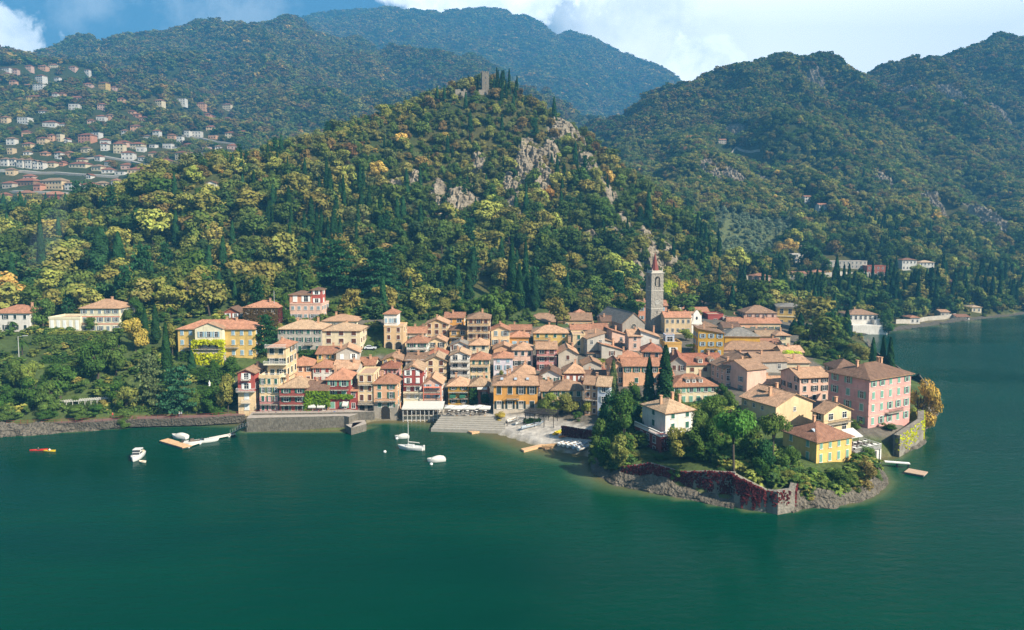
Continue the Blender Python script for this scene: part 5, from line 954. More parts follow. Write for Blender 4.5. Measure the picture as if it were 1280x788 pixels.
# ---- hillside town on the left mountain: (left, right, eaves, foot, wall, roof)
TOWN = [('c', 0, 12, 85, 89, 'white', 'd'), ('c', 4, 12, 92, 96, 'cream', 'r'), ('white villa highest on the ridge of the hillside town', 43, 54, 95, 105, 'white', 'r'), ('white apartment block just under the ridge villa', 41, 54, 106, 117, 'white', 'g'), ('long ochre villa on the upper slope', 33, 50, 121, 128, 'yellow', 'r'), ('c', 65, 72, 117, 124, 'white', 'r'), ('c', 72, 80, 117, 124, 'peach', 'r'), ('c', 86, 103, 122, 125, 'rose', 'r'), ('c', 67, 74, 97, 103, 'white', 'b'), ('tall yellow villa on the ridge west of the castle', 122, 133, 104, 113, 'yellow', 'r'), ('c', 138, 145, 109, 113, 'rose', 'r'), ('white villa alone at the wood edge high on the slope', 173, 181, 113, 119, 'white', 'g'), ('c', 104, 114, 105, 108, 'rose', 'r'),
 ('grey-white flat house in the western woods', 21, 35, 147, 155, 'white', 'g'), ('white house standing alone above the brick-pink villa', 53, 69, 153, 159, 'white', 'r'), ('c', 70, 76, 168, 177, 'cream', 'g'), ('c', 80, 85, 174, 179, 'white', 'r'), ('brick-pink villa with two wings at mid slope', 97, 114, 169, 179, 'salmon', 'r'), ('white house beside the brick-pink villa', 113, 124, 166, 173, 'white', 'g'), ('c', 125, 135, 175, 181, 'white', 'r'), ('white house with rust roof under the grey road wall', 126, 134, 180, 189, 'white', 'r'), ('c', 142, 159, 178, 184, 'rose', 'r'), ('tall cream house in the middle of the hillside town', 142, 154, 180, 192, 'cream', 'r'), ('c', 162, 177, 180, 187, 'cream', 'r'), ('c', 170, 180, 184, 190, 'white', 'g'), ('white house at the eastern side of the hillside town', 152, 166, 191, 200, 'white', 'r'),
 ('c', 50, 59, 191, 195, 'peach', 'o'), ('c', 68, 76, 191, 199, 'white', 'r'), ('c', 74, 79, 203, 208, 'salmon', 'r'), ('c', 85, 108, 205, 210, 'cream', 'r'), ('c', 96, 106, 199, 204, 'cream', 'r'), ('c', 113, 127, 208, 214, 'cream', 'b'), ('c', 130, 139, 202, 208, 'white', 'r'), ('c', 127, 141, 212, 217, 'white', 'r'), ('c', 151, 163, 206, 212, 'rose', 'r'), ('long ochre apartment house at the town edge', 160, 183, 212, 223, 'sand', 'r'),
 ('first white block of the apartment row on the west slope', 0, 10, 199, 208, 'white', 'b'), ('second white block of the apartment row on the west slope', 11, 19, 199, 208, 'white', 'b'), ('third white block of the apartment row on the west slope', 20, 29, 200, 210, 'white', 'b'), ('fourth white block of the apartment row', 31, 39, 200, 211, 'white', 'b'), ('fifth and narrowest white block of the apartment row', 41, 47, 202, 212, 'white', 'b'), ('last white block of the apartment row', 48, 54, 203, 212, 'white', 'b'),
 ('pink house with red roof over the long yellow hotel', 29, 41, 220, 225, 'rose', 'r'), ('c', 16, 44, 226, 233, 'brown', 'r'), ('long pale yellow hotel with tall windows', 47, 80, 226, 237, 'sand', 't'), ('pink house at the end of the long pale yellow hotel', 41, 51, 231, 239, 'salmon', 'r'), ('c', 80, 95, 229, 238, 'white', 'b'), ('white house with red roof in the lower town', 101, 119, 231, 240, 'white', 'r'), ('white flat house just below the white house with red roof', 104, 116, 240, 247, 'white', 'g'), ('c', 119, 133, 229, 234, 'cream', 't'),
 ('ochre house with an orange roof in the lowest row', 22, 39, 241, 251, 'ochre', 'o'), ('wide brick-brown house in the lowest row of the hillside town', 53, 78, 243, 255, 'brick', 'o'), ('white flat-roofed villa in the lowest row', 27, 40, 257, 264, 'white', 'g'), ('c', 0, 10, 243, 251, 'salmon', 'r'), ('c', 0, 6, 254, 260, 'white', 'g'), ('c', 143, 155, 215, 219, 'white', 'g'), ('c', 2, 16, 229, 236, 'plaster', 'r'),
 ('c', 160, 168, 139, 143, 'peach', 'r'), ('c', 166, 174, 143, 147, 'salmon', 'r'), ('c', 174, 183, 147, 152, 'peach', 'r'), ('c', 206, 213, 139, 143, 'white', 'r'), ('c', 212, 219, 142, 146, 'salmon', 'r'), ('c', 225, 232, 143, 147, 'white', 'r'), ('c', 255, 263, 143, 148, 'salmon', 'r'), ('c', 262, 269, 146, 150, 'white', 'r'), ('c', 280, 289, 148, 152, 'salmon', 'r'), ('c', 186, 194, 181, 185, 'white', 'g'), ('c', 203, 214, 180, 186, 'white', 'g'), ('c', 215, 224, 184, 189, 'white', 'g'), ('cream villa with a rust roof where the wooded spur begins', 218, 231, 191, 200, 'cream', 'r'), ('c', 197, 213, 201, 208, 'rose', 'r'), ('c', 244, 253, 191, 197, 'white', 'g'), ('pale pink square house beside the valley road', 253, 262, 184, 190, 'rose', 'g'), ('c', 284, 297, 182, 187, 'rose', 'r'), ('c', 290, 299, 188, 192, 'cream', 'r'), ('c', 290, 303, 194, 197, 'peach', 'r'), ('c', 243, 251, 196, 200, 'rose', 'g')]
WN = {'white': 'white', 'cream': 'cream', 'peach': 'peach', 'rose': 'pale pink', 'salmon': 'salmon', 'brown': 'brown', 'sand': 'pale yellow', 'plaster': 'grey', 'yellow': 'yellow'}
FARFOOT = []
def more_town():
    g = random.Random(14); B = [(a, e - 4, b_, f_) for _, a, b_, e, f_, _, _ in TOWN]; n = 0
    for _ in range(1600):
        if n >= 65: break
        y = g.choice((g.uniform(190, 262), g.uniform(170, 222), g.uniform(85, 165))); x = g.uniform(0, 185 if y > 222 else 300 if y > 165 else 110 if y < 130 else 300)
        if y < 168 and g.random() < .8: continue
        w_ = g.uniform(6, 13); h_ = g.uniform(4.5, 8)
        if any(x < q[2] + 1.5 and x + w_ > q[0] - 1.5 and y - h_ - 3 < q[3] and y > q[1] - 1 for q in B): continue
        p = hit(x + w_ / 2, y, M1_BVH)
        if p is None: continue
        d = p - EYE; bl = LAND_BVH.ray_cast(EYE, (d + Vector((0, 0, -9))).normalized(), d.length - 8)[0]
        if bl is not None: continue
        B.append((x, y - h_ - 3, x + w_, y)); TOWN.append(('c', x, x + w_, y - h_, y, g.choice(('white', 'white', 'white', 'cream', 'rose', 'peach', 'sand')), g.choice('rrrobg'))); n += 1
more_town()
def far_town():
    m = MB(); m.box(-.7, .7, -.06, .02, 0, 1.7, 0); wmesh = m.mesh('window', [GLASS]); gw = 'houses of the hillside town'
    for (lb, a, b_, e, f_, wl, rf) in TOWN:
        p = hit((a + b_) / 2, f_, M1_BVH)
        if p is None: continue
        Y = p.y; k = Y / F; w = (b_ - a) * k; h = (f_ - e) * k; wl_ = WN.get(wl, wl)
        if lb == 'c':
            zone = 'high on the slope' if f_ < 130 else 'in the row below the mountain woods' if f_ < 160 else 'in the middle of the hillside town' if f_ < 200 else 'in the lower hillside town'
            lb = 'small %s house with %s roof %s' % (wl_, {'r': 'rust', 'd': 'brown', 'b': 'brown', 'g': 'grey', 'o': 'orange', 't': 'tan'}[rf], zone)
            grp = 'small ' + wl_ + ' houses with ' + {'r': 'rust', 'd': 'brown', 'b': 'brown', 'g': 'grey', 'o': 'orange', 't': 'tan'}[rf] + ' roofs ' + zone
        else: grp = gw
        rz = R(random.Random(int(a * 3 + e)).uniform(-14, 6)); d = min(max(w * .7, 7), 12)
        root = empty('far_house', (p.x, p.y, p.z), rz, lb, 'house', grp); FARFOOT.append((p.x, p.y, max(w, d) * .7 + 5, h))
        q = MB(); q.box(-w / 2, w / 2, 0, d, -4, h); q.build('wall', [W_(wl)], root)
        if rf == 'g':
            q = MB(); q.box(-w / 2 - .3, w / 2 + .3, -.3, d + .3, h + .003, h + .5); q.build('roof', [Rf('g')], root)
        else: link('roof', roof_mesh('hip' if w > d * .8 else 'gy', w, d, .2 * min(w, d) + .6, .8, [Rf(rf), W_('brown')]), root, (0, 0, h + .01))
        n = max(2, int(w / 3.6)); fl = max(1, int(h / 3.4))
        for j in range(fl):
            for i in range(n): link('window', wmesh, root, ((i + .5) / n * w - w / 2, -.01, j * h / fl + h / fl * .25))
far_town()
# ================================================================== church, tower, castle
def bell_tower():
    Y = 306; p = atY(821, 416, Y); k = Y / F; s = 20 * k * .82 / 2; z0 = gz(p.x, Y + s); top = atY(821, 342, Y).z; r = empty('bell_tower', (p.x, Y, z0), R(14), 'grey stone bell tower with a clock face and a rust-red conical spire', 'bell tower')
    H_ = top - z0; st = mat('tower_stone', srgb('979084'), .95, .22, 1.1, .6, 1.6, 0, .1, stain=.3); pale = mat('tower_pale_stone', srgb('b8b0a2'), .95, .12, 1.5, .3, 3)
    m = MB(); m.box(-s, s, 0, 2 * s, -2, H_ - 7.6)
    # belfry storey: four corner piers and the arched heads, open through
    zb, zt, o = H_ - 7.6, H_, s * .44
    for sx in (-1, 1):
        for sy in (0, 1): a, b = (-s, -o) if sx < 0 else (o, s); c, d_ = (0, s - o) if sy == 0 else (s + o, 2 * s); m.box(a, b, c, d_, zb, zt)
    m.box(-o, o, 0, s - o, zb, zb + 1.6); m.box(-o, o, s + o, 2 * s, zb, zb + 1.6); m.box(-s, -o, s - o, s + o, zb, zb + 1.6); m.box(o, s, s - o, s + o, zb, zb + 1.6)
    m.box(-s + .05, s - .05, .05, 2 * s - .05, zt - 1.3, zt - .003)
    for rot in range(4):
        M = Matrix.Translation((0, s, 0)) @ Matrix.Rotation(rot * math.pi / 2, 4, 'Z')
        for i in range(8):  # arch voussoirs under the lintel
            a0, a1 = math.pi * i / 8, math.pi * (i + 1) / 8; P = [(o * math.cos(a), zt - 1.3 - o + o * math.sin(a)) for a in (a0, a1)]
            q = [M @ Vector((x, -s + .004, z)) for x, z in (P[0], (P[0][0], zt - 1.29), (P[1][0], zt - 1.29), P[1])]; m.poly(q)
            q2 = [M @ Vector((x, y, z)) for x, y, z in ((P[0][0], -s + .004, P[0][1]), (P[1][0], -s + .004, P[1][1]), (P[1][0], -s + .8, P[1][1]), (P[0][0], -s + .8, P[0][1]))]; m.poly(q2)
    m.build('shaft', [st], r)
    m = MB()
    for z, e in ((zb - .3, .14), (zt, .3), (H_ * .38, .07)): m.box(-s - e, s + e, -e, 2 * s + e, z, z + .35)
    m.box(-s + .3, s - .3, .3, 2 * s - .3, zt + .35, zt + 1.2)
    m.build('cornice', [pale], r)
    m = MB(); m.lathe([(.75, 0), (.7, .3), (.5, .9), (.25, 1.15)], 10, 0, (0, s, zb + 2.4)); m.build('bell', [mat('bronze', (.12, .09, .05), .45, .2, 3, metal=.8)], r)
    m = MB(); zc = zt + 1.2; ap = atY(821, 315, Y).z - z0; R0 = s * .60
    P = [(R0 * math.cos(a), s + R0 * math.sin(a), zc) for a in np.linspace(math.pi / 8, math.pi * 2 + math.pi / 8, 9)[:-1]]
    for i in range(8): m.poly([P[i], P[(i + 1) % 8], (0, s, ap)])
    m.poly(list(reversed(P))); sp = m.build('spire', [mat('spire_tiles', srgb('7c4238'), .85, .18, 2, .3, 4)], r)
    m = MB()
    for sx in (-1, 1):
        for y in (.5, 2 * s - .5): m.lathe([(.3, 0), (.3, .6), (.36, .65), (0.03, 1.9)], 6, 0, (sx * (s - .5), y, zt + .35))
    m.build('pinnacle', [pale], r)
    m = MB(); m.tube((0, s, ap - .3), (0, s, ap + 2), .06, .04, 5); m.box(-.5, .5, s - .04, s + .04, ap + 1.2, ap + 1.32); m.build('cross', [IRON], sp)
    # clock on the right-hand faces
    zk = atY(821, 378, Y).z - z0
    for rz, x, y in ((0, 0, -.01), (R(90), s + .01, s), (R(-90), -s - .01, s)):
        m = MB(); n = 28; rr = s * .38; P = [(rr * math.cos(a), -.08, rr * math.sin(a)) for a in np.linspace(0, 2 * math.pi, n + 1)[:-1]]; m.poly(P, 0)
        for i in range(n): a, b = P[i], P[(i + 1) % n]; m.poly([a, (a[0], .02, a[2]), (b[0], .02, b[2]), b], 0)
        for i in range(12): a = math.pi * i / 6; M = Matrix.Rotation(a, 4, 'Y'); m.box(-.05, .05, -.11, -.081, rr * .78, rr * .95, 1, M)
        m.box(-.06, .06, -.13, -.112, 0, rr * .7, 1, Matrix.Rotation(R(60), 4, 'Y')); m.box(-.07, .07, -.15, -.132, 0, rr * .5, 1, Matrix.Rotation(R(-50), 4, 'Y'))
        ob = m.build('clock_face', [mat('clock_white', srgb('a8a398'), .7, .05, 2), IRON], r); ob.location = (x, y, zk); ob.rotation_euler = (0, 0, rz)
    for zz in (H_ * .3, H_ * .5):
        for rz, x, y in ((0, 0, -.001), (R(-90), -s - .001, s)): link('window', window_mesh(.5, 1.25, 'none', False, True, 'stone'), r, (x, y, zz), rz)
    FOOT.append((p.x, Y + s, s * 2 + 2))
bell_tower()
v = H('grey stone church with a round rose window and low grey-green roof', 778, 806, 405, 428, 'stone', 'g', 'gy', d=26, Y=282, yaw=16, rows=1, cols=0, sh='none', rise=5.2, chim=0, name='church', cat='church', sides=False, ov=.35)
wv, dv, hv = dims(v)
m = MB(); n = 22
for i in range(n):
    a0, a1 = 2 * math.pi * i / n, 2 * math.pi * (i + 1) / n
    m.poly([(q * math.cos(a), -.12, q * math.sin(a)) for a, q in ((a0, 1.15), (a0, 1.5), (a1, 1.5), (a1, 1.15))][::-1], 1); m.poly([(1.5 * math.cos(a0), -.12, 1.5 * math.sin(a0)), (1.5 * math.cos(a0), .02, 1.5 * math.sin(a0)), (1.5 * math.cos(a1), .02, 1.5 * math.sin(a1)), (1.5 * math.cos(a1), -.12, 1.5 * math.sin(a1))], 1)
m.poly([(1.15 * math.cos(a), -.05, 1.15 * math.sin(a)) for a in np.linspace(0, 2 * math.pi, 23)[:-1]][::-1], 0)
for i in range(4): a = math.pi * i / 4; m.box(-.05, .05, -.1, -.052, -1.1, 1.1, 1, Matrix.Rotation(a, 4, 'Y'))
o = m.build('rose_window', [GLASS, STONE], v); o.location = (0, 0, hv * .82)
archways(v, wv * .4, 1, 4.0)
for i in range(4): put_window(v, -wv / 2 - .001, 4 + i * 5, hv * .5, R(-90), .8, 2, 'none', False, 0, 'stone')
def oratory():
    v = H('white baroque chapel front with a curved gable and oval window', 864, 877, 394, 421, 'white', 's', 'gx', d=9, Y=300, yaw=18, rows=1, cols=0, sh='none', rise=1, chim=0, name='chapel', cat='chapel', sides=False, ov=.1)
    wv, dv, hv = dims(v); m = MB(); a = wv / 2; P = [(-a, 0), (a, 0), (a, hv * .62), (a * .8, hv * .72), (a * .62, hv * .88), (a * .6, hv * 1.04), (a * .3, hv * 1.16), (0, hv * 1.22), (-a * .3, hv * 1.16), (-a * .6, hv * 1.04), (-a * .62, hv * .88), (-a * .8, hv * .72), (-a, hv * .62)]
    P = [(x * 1.04, z) for x, z in P]; m.poly([(x, -.3, z) for x, z in P]); m.poly([(x, -.03, z) for x, z in reversed(P)])
    for i in range(len(P)): b = P[(i + 1) % len(P)]; c = P[i]; m.poly([(c[0], -.3, c[1]), (c[0], -.03, c[1]), (b[0], -.03, b[1]), (b[0], -.3, b[1])])
    for x in (-.85, .85): m.box(x * a - .25, x * a + .25, -.42, -.301, 0, hv * .62)
    m.box(-a * 1.05, a * 1.05, -.48, -.421, hv * .58, hv * .64); m.build('facade', [W_('white')], v)
    m = MB(); m.poly([(.55 * math.cos(t), -.34, .75 * math.sin(t)) for t in np.linspace(0, 2 * math.pi, 17)[:-1]][::-1]); o = m.build('oval_window', [GLASS], v); o.location = (0, 0, hv * .85)
    m = MB(); m.box(-.7, .7, -.36, -.302, 0, 2.6); m.build('door', [WOOD], v)
oratory()
def castle():
    p = hit(606, 118); p = Vector((p.x, p.y + 4, gz(p.x, p.y + 4))); st = mat('castle_stone', srgb('7b7265'), .95, .2, .9, .6, 1.4, stain=.3); top = atY(606, 90, p.y).z; s = 4.3 * p.y / F
    r = empty('castle_tower', p, R(12), 'square crenellated stone castle tower on top of the wooded hill', 'castle'); h = top - p.z
    m = MB(); m.box(-s, s, -s, s, -4, h - 1.6); m.build('wall', [st], r)
    m = MB(); n = 4
    for i in range(n):
        t = -s + (2 * s) * (i + .25) / n; w_ = 2 * s / n * .55
        for y in (-s, s - .6): m.box(t - .1, t + w_, y, y + .6, h - 1.6, h)
        for x in (-s, s - .6):
            if 0 < i < n: m.box(x, x + .6, t - .1, t + w_, h - 1.6, h - .003)
    m.build('battlements', [st], r)
    for z in (h * .35, h * .62): link('window', window_mesh(.75, 1.5, 'none', False, True, 'stone'), r, (0, -s - .001, z))
    FOOT.extend([(p.x, p.y, s + 2.5), (p.x * .985, p.y * .985, s + 2)]); q = hit(590, 122)
    c = empty('castle_wall', (q.x, q.y + 3, gz(q.x, q.y + 3)), R(14), 'ruined pale curtain wall below the castle tower', 'wall'); m = MB(); g = random.Random(3); x = -13
    while x < 11: w_ = g.uniform(1.5, 3); m.box(x, x + w_, -.6, .6, -3, 2.5 + g.uniform(0, 2.2)); x += w_
    m.build('masonry', [mat('ruin_stone', srgb('8c8272'), .95, .2, 1, .6, 1.5)], c)
castle()
# ================================================================== quay, promenade, beach steps, walls
def strip_wall(name, px, ztop, thick, mt, label=None, cat=None, kind=None, zbot=-2, parent=None, batter=.0, px_z=None):
    """A wall or quay along photo pixels given on its top edge (or at water level), running thick metres back from the water."""
    P = [atZ(x, y, ztop if px_z is None else px_z) for x, y in px]; n = len(P); m = MB(); F_, B_ = [], []
    for i in range(n):
        d = (P[min(i + 1, n - 1)] - P[max(i - 1, 0)]); d.z = 0; d.normalize(); nn = Vector((-d.y, d.x, 0)); F_.append(P[i]); B_.append(P[i] + nn * thick)
    for i in range(n - 1):
        a, b, c, d = F_[i], F_[i + 1], B_[i + 1], B_[i]; z = lambda p, h: (p.x, p.y, h)
        m.poly([z(a, ztop), z(b, ztop), z(c, ztop), z(d, ztop)], 0)
        m.poly([z(a, zbot), z(b, zbot), z(b, ztop), z(a, ztop)], 1); m.poly([z(c, zbot), z(d, zbot), z(d, ztop), z(c, ztop)], 1)
    for i in (0, n - 1):
        a, d = F_[i], B_[i]; q = [(a.x, a.y, zbot), (a.x, a.y, ztop), (d.x, d.y, ztop), (d.x, d.y, zbot)]; m.poly(q if i == 0 else q[::-1], 1)
    return m.build(name, mt, parent, label=label, cat=cat, kind=kind)
ROCKG = mat('lake_rock', srgb('6a6357'), .95, .5, .5, 1, 1.6, 0, .15, stain=.5); ROCKD = mat('dark_rock', srgb('5e594f'), .95, .3, 1.0, 1, 2, 0, .1)
QUAYST = mat('quay_stone', srgb('666157'), .95, .35, 1.2, .5, 3.5, 0, .15, tile=.35, stain=.6); PAVE = mat('paving', srgb('9a8f83'), .9, .15, .8, .2, 3); REDPAVE = mat('red_walkway', srgb('6f5850'), .9, .2, 1.2)
o = strip_wall('quay_wall', [(308, 523), (340, 522), (385, 521), (430, 520), (436, 521)], 3.9, 7, [PAVE, QUAYST], 'long grey stone quay wall in front of the red houses', 'quay wall')
o = strip_wall('quay_steps_block', [(432, 531), (439, 535), (458, 530), (456, 525)], 2.0, 5, [PAVE, QUAYST], 'stepped stone landing block at the end of the quay wall', 'landing', zbot=-2)
strip_wall('parapet_wall', [(316, 517), (360, 516.5), (400, 516), (468, 514.5)], 4.4, .5, [PAVE, QUAYST], 'low stone parapet along the lane behind the quay', 'wall', zbot=2)
strip_wall('lakeside_path', [(-160, 541), (0, 531), (60, 529.5), (128, 527), (150, 525), (205, 523.5), (250, 522.5), (306, 519)], 2.5, 3.2, [REDPAVE, ROCKD], kind='structure', zbot=.4)
def railing(name, label, px, z, h=1.05, col='8a4038', n_step=1.6):
    P = [atZ(x, y, z) for x, y in px]; m = MB()
    for a, b in zip(P, P[1:]):
        L_ = (b - a).length; n = max(1, int(L_ / n_step))
        for i in range(n + 1): q = a.lerp(b, i / n); m.tube(q, q + Vector((0, 0, h)), .035, .035, 4, 0, False)
        for t in (.5, 1): m.tube(a + Vector((0, 0, h * t)), b + Vector((0, 0, h * t)), .03, .03, 4, 0, False)
    return m.build(name, [paintm(col)], label=label, cat='railing')
railing('railing', 'thin red railing along the lakeside path under the gardens', [(-160, 541), (0, 531), (60, 529.5), (128, 527), (150, 525), (205, 523.5), (250, 522.5), (304, 519)], 2.5)
railing('railing', 'thin red railing on the lane above the quay wall', [(312, 518), (360, 517.2), (430, 516)], 4.0)
def rocks(name, px, z0, z1, back, seed, col, dens=1.0):
    """Natural rock bank rising from the water: a noisy curtain with ledges."""
    P = [atZ(x, y, 0) for x, y in px]; pts = []
    for a, b in zip(P, P[1:]):
        n = max(1, int((b - a).length / .7)); pts += [a.lerp(b, i / n) for i in range(n)]
    pts.append(P[-1]); rows = 15; m = MB(); nP = len(pts); g = np.random.default_rng(seed); V = []
    for i, p in enumerate(pts):
        d = pts[min(i + 3, nP - 1)] - pts[max(i - 3, 0)]; d.z = 0; d.normalize(); nn = Vector((-d.y, d.x, 0))
        for j in range(rows):
            t = j / (rows - 1); f1 = float(fbm(p.x * 1.0 + j * .9, p.y + p.x * .3 - j * .4, 5, 4, seed)); f2 = float(fbm(p.x + 3 * j, p.y - 2 * j, 1.5, 3, seed + 5))
            top = z1 * (.85 + .75 * float(fbm(p.x, p.y, 8, 3, seed + 9)))
            q = p + nn * (back * t ** 1.5 - .9 + f1 * 1.5 * (1 - t * .5) + f2 * .5); V.append((q.x, q.y, z0 + (top - z0) * t ** .8 + f2 * .35 + .5 * f1 * t))
    m.v = V
    for i in range(nP - 1):
        for j in range(rows - 1): a = i * rows + j; m.f.append((a, a + rows, a + rows + 1, a + 1)); m.m.append(0)
    return m.build(name, [col], kind='structure')
rocks('rocky_shore', [(-300, 566), (-150, 556), (0, 546), (60, 542), (130, 537), (150, 535)], -1, 2.8, 2.2, 4, ROCKG)
rocks('rocky_shore', [(150, 535), (200, 531), (245, 529), (285, 530)], -1, 2.6, 2, 5, ROCKD)
rocks('rocky_shore', [(742, 582), (745, 593), (770, 605), (810, 614), (850, 622), (918, 635)], -1, 3.8, 2.8, 6, ROCKG)
rocks('rocky_shore', [(990, 641), (1010, 634), (1040, 634), (1070, 627), (1095, 615), (1104, 601), (1097, 588), (1088, 577)], -1, 2.8, 2.4, 7, ROCKG)
rocks('rocky_shore', [(1122, 571), (1153, 554), (1153, 536), (1166, 522), (1172, 500), (1160, 482), (1130, 466), (1108, 452), (1092, 440), (1086, 428)], -1, 2.4, 2.4, 8, ROCKG)
rocks('rocky_shore', [(1062, 420), (1098, 417), (1130, 412), (1200, 402), (1280, 393), (1400, 382)], -1, 1.6, 3, 9, ROCKD)
rocks('rock_bank', [(-60, 524), (0, 519), (40, 516), (80, 513), (118, 512)], 2, 6.5, 3, 12, ROCKG)
# red creeper wall on the point and the bastion next to it
def creeper_wall(name, label, px, ztop, zbot, thick, n, seed, hfrac, cat='wall', tint='redivy'):
    P = [atZ(x, y, 0) for x, y in px]; r = empty(name, P[0], 0, label, cat); m = MB(); L_ = [p - P[0] for p in P]; k = len(P); B = []
    for i in range(k):
        d = L_[min(i + 1, k - 1)] - L_[max(i - 1, 0)]; d.normalize(); B.append(L_[i] + Vector((-d.y, d.x, 0)) * thick)
    for i in range(k - 1):
        a, b, c, d = L_[i], L_[i + 1], B[i + 1], B[i]; zt0, zt1 = ztop[i], ztop[i + 1]
        m.poly([(a.x, a.y, zbot), (b.x, b.y, zbot), (b.x, b.y, zt1), (a.x, a.y, zt0)]); m.poly([(a.x, a.y, zt0), (b.x, b.y, zt1), (c.x, c.y, zt1), (d.x, d.y, zt0)]); m.poly([(c.x, c.y, zbot), (d.x, d.y, zbot), (d.x, d.y, zt0), (c.x, c.y, zt1)])
    for i, s_ in ((0, 1), (k - 1, -1)): a, d = L_[i], B[i]; q = [(a.x, a.y, zbot), (a.x, a.y, ztop[i]), (d.x, d.y, ztop[i]), (d.x, d.y, zbot)]; m.poly(q[::s_])
    m.build('masonry', [mat('old_render', srgb('7d776c'), .95, .35, .6, .5, 2, 0, .1, stain=.9)], r)
    if n:
        g = np.random.default_rng(seed); pts = []
        for i in range(k - 1):
            a, b = L_[i], L_[i + 1]; q = int(n * (b - a).length / sum((L_[j + 1] - L_[j]).length for j in range(k - 1))); t = g.random(q); u = g.random(q); nn = Vector(((b - a).y, -(b - a).x, 0)).normalized()
            edge = hfrac + .3 * np.sin(t * 7 + i * 2) + .22 * np.sin(t * 19 + 5 * i); keep = u > edge * (.6 + .7 * g.random(q)); t, u = t[keep], u[keep]; zt = ztop[i] + (ztop[i + 1] - ztop[i]) * t
            pts.append(np.stack([a.x + (b.x - a.x) * t + nn.x * .12, a.y + (b.y - a.y) * t + nn.y * .12, .3 + (zt - .2) * u], 1))
        P_ = np.concatenate(pts); o = link('creeper', leaf_mesh('creeper', P_, .24, seed, None, .4, up=.3, out=np.tile([.0, -1, .1], (len(P_), 1))), r); o['tint'] = list(TINT[tint])
    return r
creeper_wall('retaining_wall', 'old lake wall on the point hung with dark red creeper', [(917, 634), (935, 637.5), (957, 641)], [6.6, 5.6, 4.4], -2, 1.2, 1100, 21, .36)
creeper_wall('bastion_wall', 'grey angled bastion of old lake wall at the tip of the creeper wall', [(957, 640), (972, 644), (993, 640), (996, 628)], [4.3, 4.6, 4.5, 4.4], -2, 1.2, 260, 22, .5)
creeper_wall('retaining_wall', 'long terrace wall covered in red creeper under the white villa garden', [(777, 603), (812, 610), (850, 617), (885, 625), (918, 631)], [3.4, 5.4, 4.6, 6.0, 6.6], 0, .8, 2300, 23, .25)
creeper_wall('retaining_wall', 'dark red creeper covered wall beside the stacked boats on the beach', [(702, 552), (722, 556), (744, 560)], [4.2, 4.2, 4.4], 0, .6, 900, 24, .05)
creeper_wall('retaining_wall', 'grey lake wall with yellow ivy below the pink hotel terrace', [(1119, 570), (1124, 572), (1154, 553), (1154, 540)], [5.4, 5.4, 6, 6], -2, 1.5, 420, 25, .35, tint='limevine')
creeper_wall('garden_wall', 'stone retaining wall above the lake gardens with a red creeper band', [(60, 452), (88, 447), (118, 440)], [19, 20, 21], 9, .8, 420, 26, .3)
# beach steps, café terrace with awning and umbrellas
def beach_steps():
    a, b = atZ(556, 521, 2.4), atZ(632, 523, 2.4); r = empty('stone_steps', a, math.atan2(b.y - a.y, b.x - a.x), 'broad grey stone steps fanning down from the café terrace to the beach', 'steps'); L_ = (b - a).length; m = MB()
    for i in range(7): m.box(-1 - i * .25, L_ + i * .1, -i * 1.0 - 1.0, -i * 1.0 - (0 if i == 0 else .0), -2.5, .5 - i * .33)
    m.build('treads', [mat('step_stone', srgb('938d82'), .9, .15, 1, .2, 3)], r)
beach_steps()
def cafe():
    a, b = atZ(503, 524, .9), atZ(553, 524, .9); r = empty('cafe_terrace', a, math.atan2(b.y - a.y, b.x - a.x), 'café terrace on white posts under a long white awning below the red house', 'terrace'); L_ = (b - a).length; m = MB()
    m.box(0, L_, .3, 7, .75, 1.0); m.build('deck', [STONE], r); m = MB(); m.box(.3, L_ - .3, 1.2, 6.9, -3, .74); m.build('undercroft', [W_('plaster')], r)
    for i in range(10): m = MB(); t = .15 + (L_ - .3) * i / 9; m.box(t - .06, t + .06, .32, .44, -2.5, 3.0); m.build('post', [WHITE], r)
    m = MB(); m.box(0, L_, .33, .39, 1.85, 1.93); [m.box(L_ * i / 60 - .015, L_ * i / 60 + .015, .34, .38, 1.001, 1.849) for i in range(61)]; m.build('railing', [IRON], r)
    m = MB(); m.poly([(-.2, .1, 3.0), (L_ + .2, .1, 3.0), (L_ + .2, 5.6, 3.9), (-.2, 5.6, 3.9)]); m.poly([(-.2, 5.6, 3.84), (L_ + .2, 5.6, 3.84), (L_ + .2, .1, 2.94), (-.2, .1, 2.94)]); m.box(-.2, L_ + .2, .06, .1, 2.7, 3.0)
    m.build('awning', [CANVAS], r)
    for i in range(7):
        t = 1.2 + (L_ - 2.4) * i / 6
        for y in (1.6, 3.6): table_set(Vector(a) + Matrix.Rotation(r.rotation_euler.z, 3, 'Z') @ Vector((t, y, 1.002)), 'white café table with chairs under the long white awning', 'tables under the long awning')
TS = {}
def table_set(p, label, group):
    if not TS:
        m = MB(); m.lathe([(.25, 0), (.25, .04), (.04, .06), (.04, .7), (.45, .71), (.45, .75)], 10); TS['t'] = m.mesh('table', [WHITE])
        m = MB(); m.box(-.22, .22, -.22, .22, .42, .46); m.box(-.22, .22, .18, .22, .461, .9)
        for x in (-.2, .17):
            for y in (-.2, .17): m.box(x, x + .03, y, y + .03, 0, .419)
        TS['c'] = m.mesh('chair', [mat('rattan', srgb('5c5148'), .8, .2, 4)])
    link('cafe_table', TS['t'], None, p, 0, label, 'table', group)
    for k in range(3): a = k * 2.1 + p.x; link('cafe_chair', TS['c'], None, p + Vector((.75 * math.cos(a), .75 * math.sin(a), 0)), a - math.pi / 2, 'dark café chair drawn up to a white table', 'chair', 'café chairs by the beach')
cafe()
UM = {}
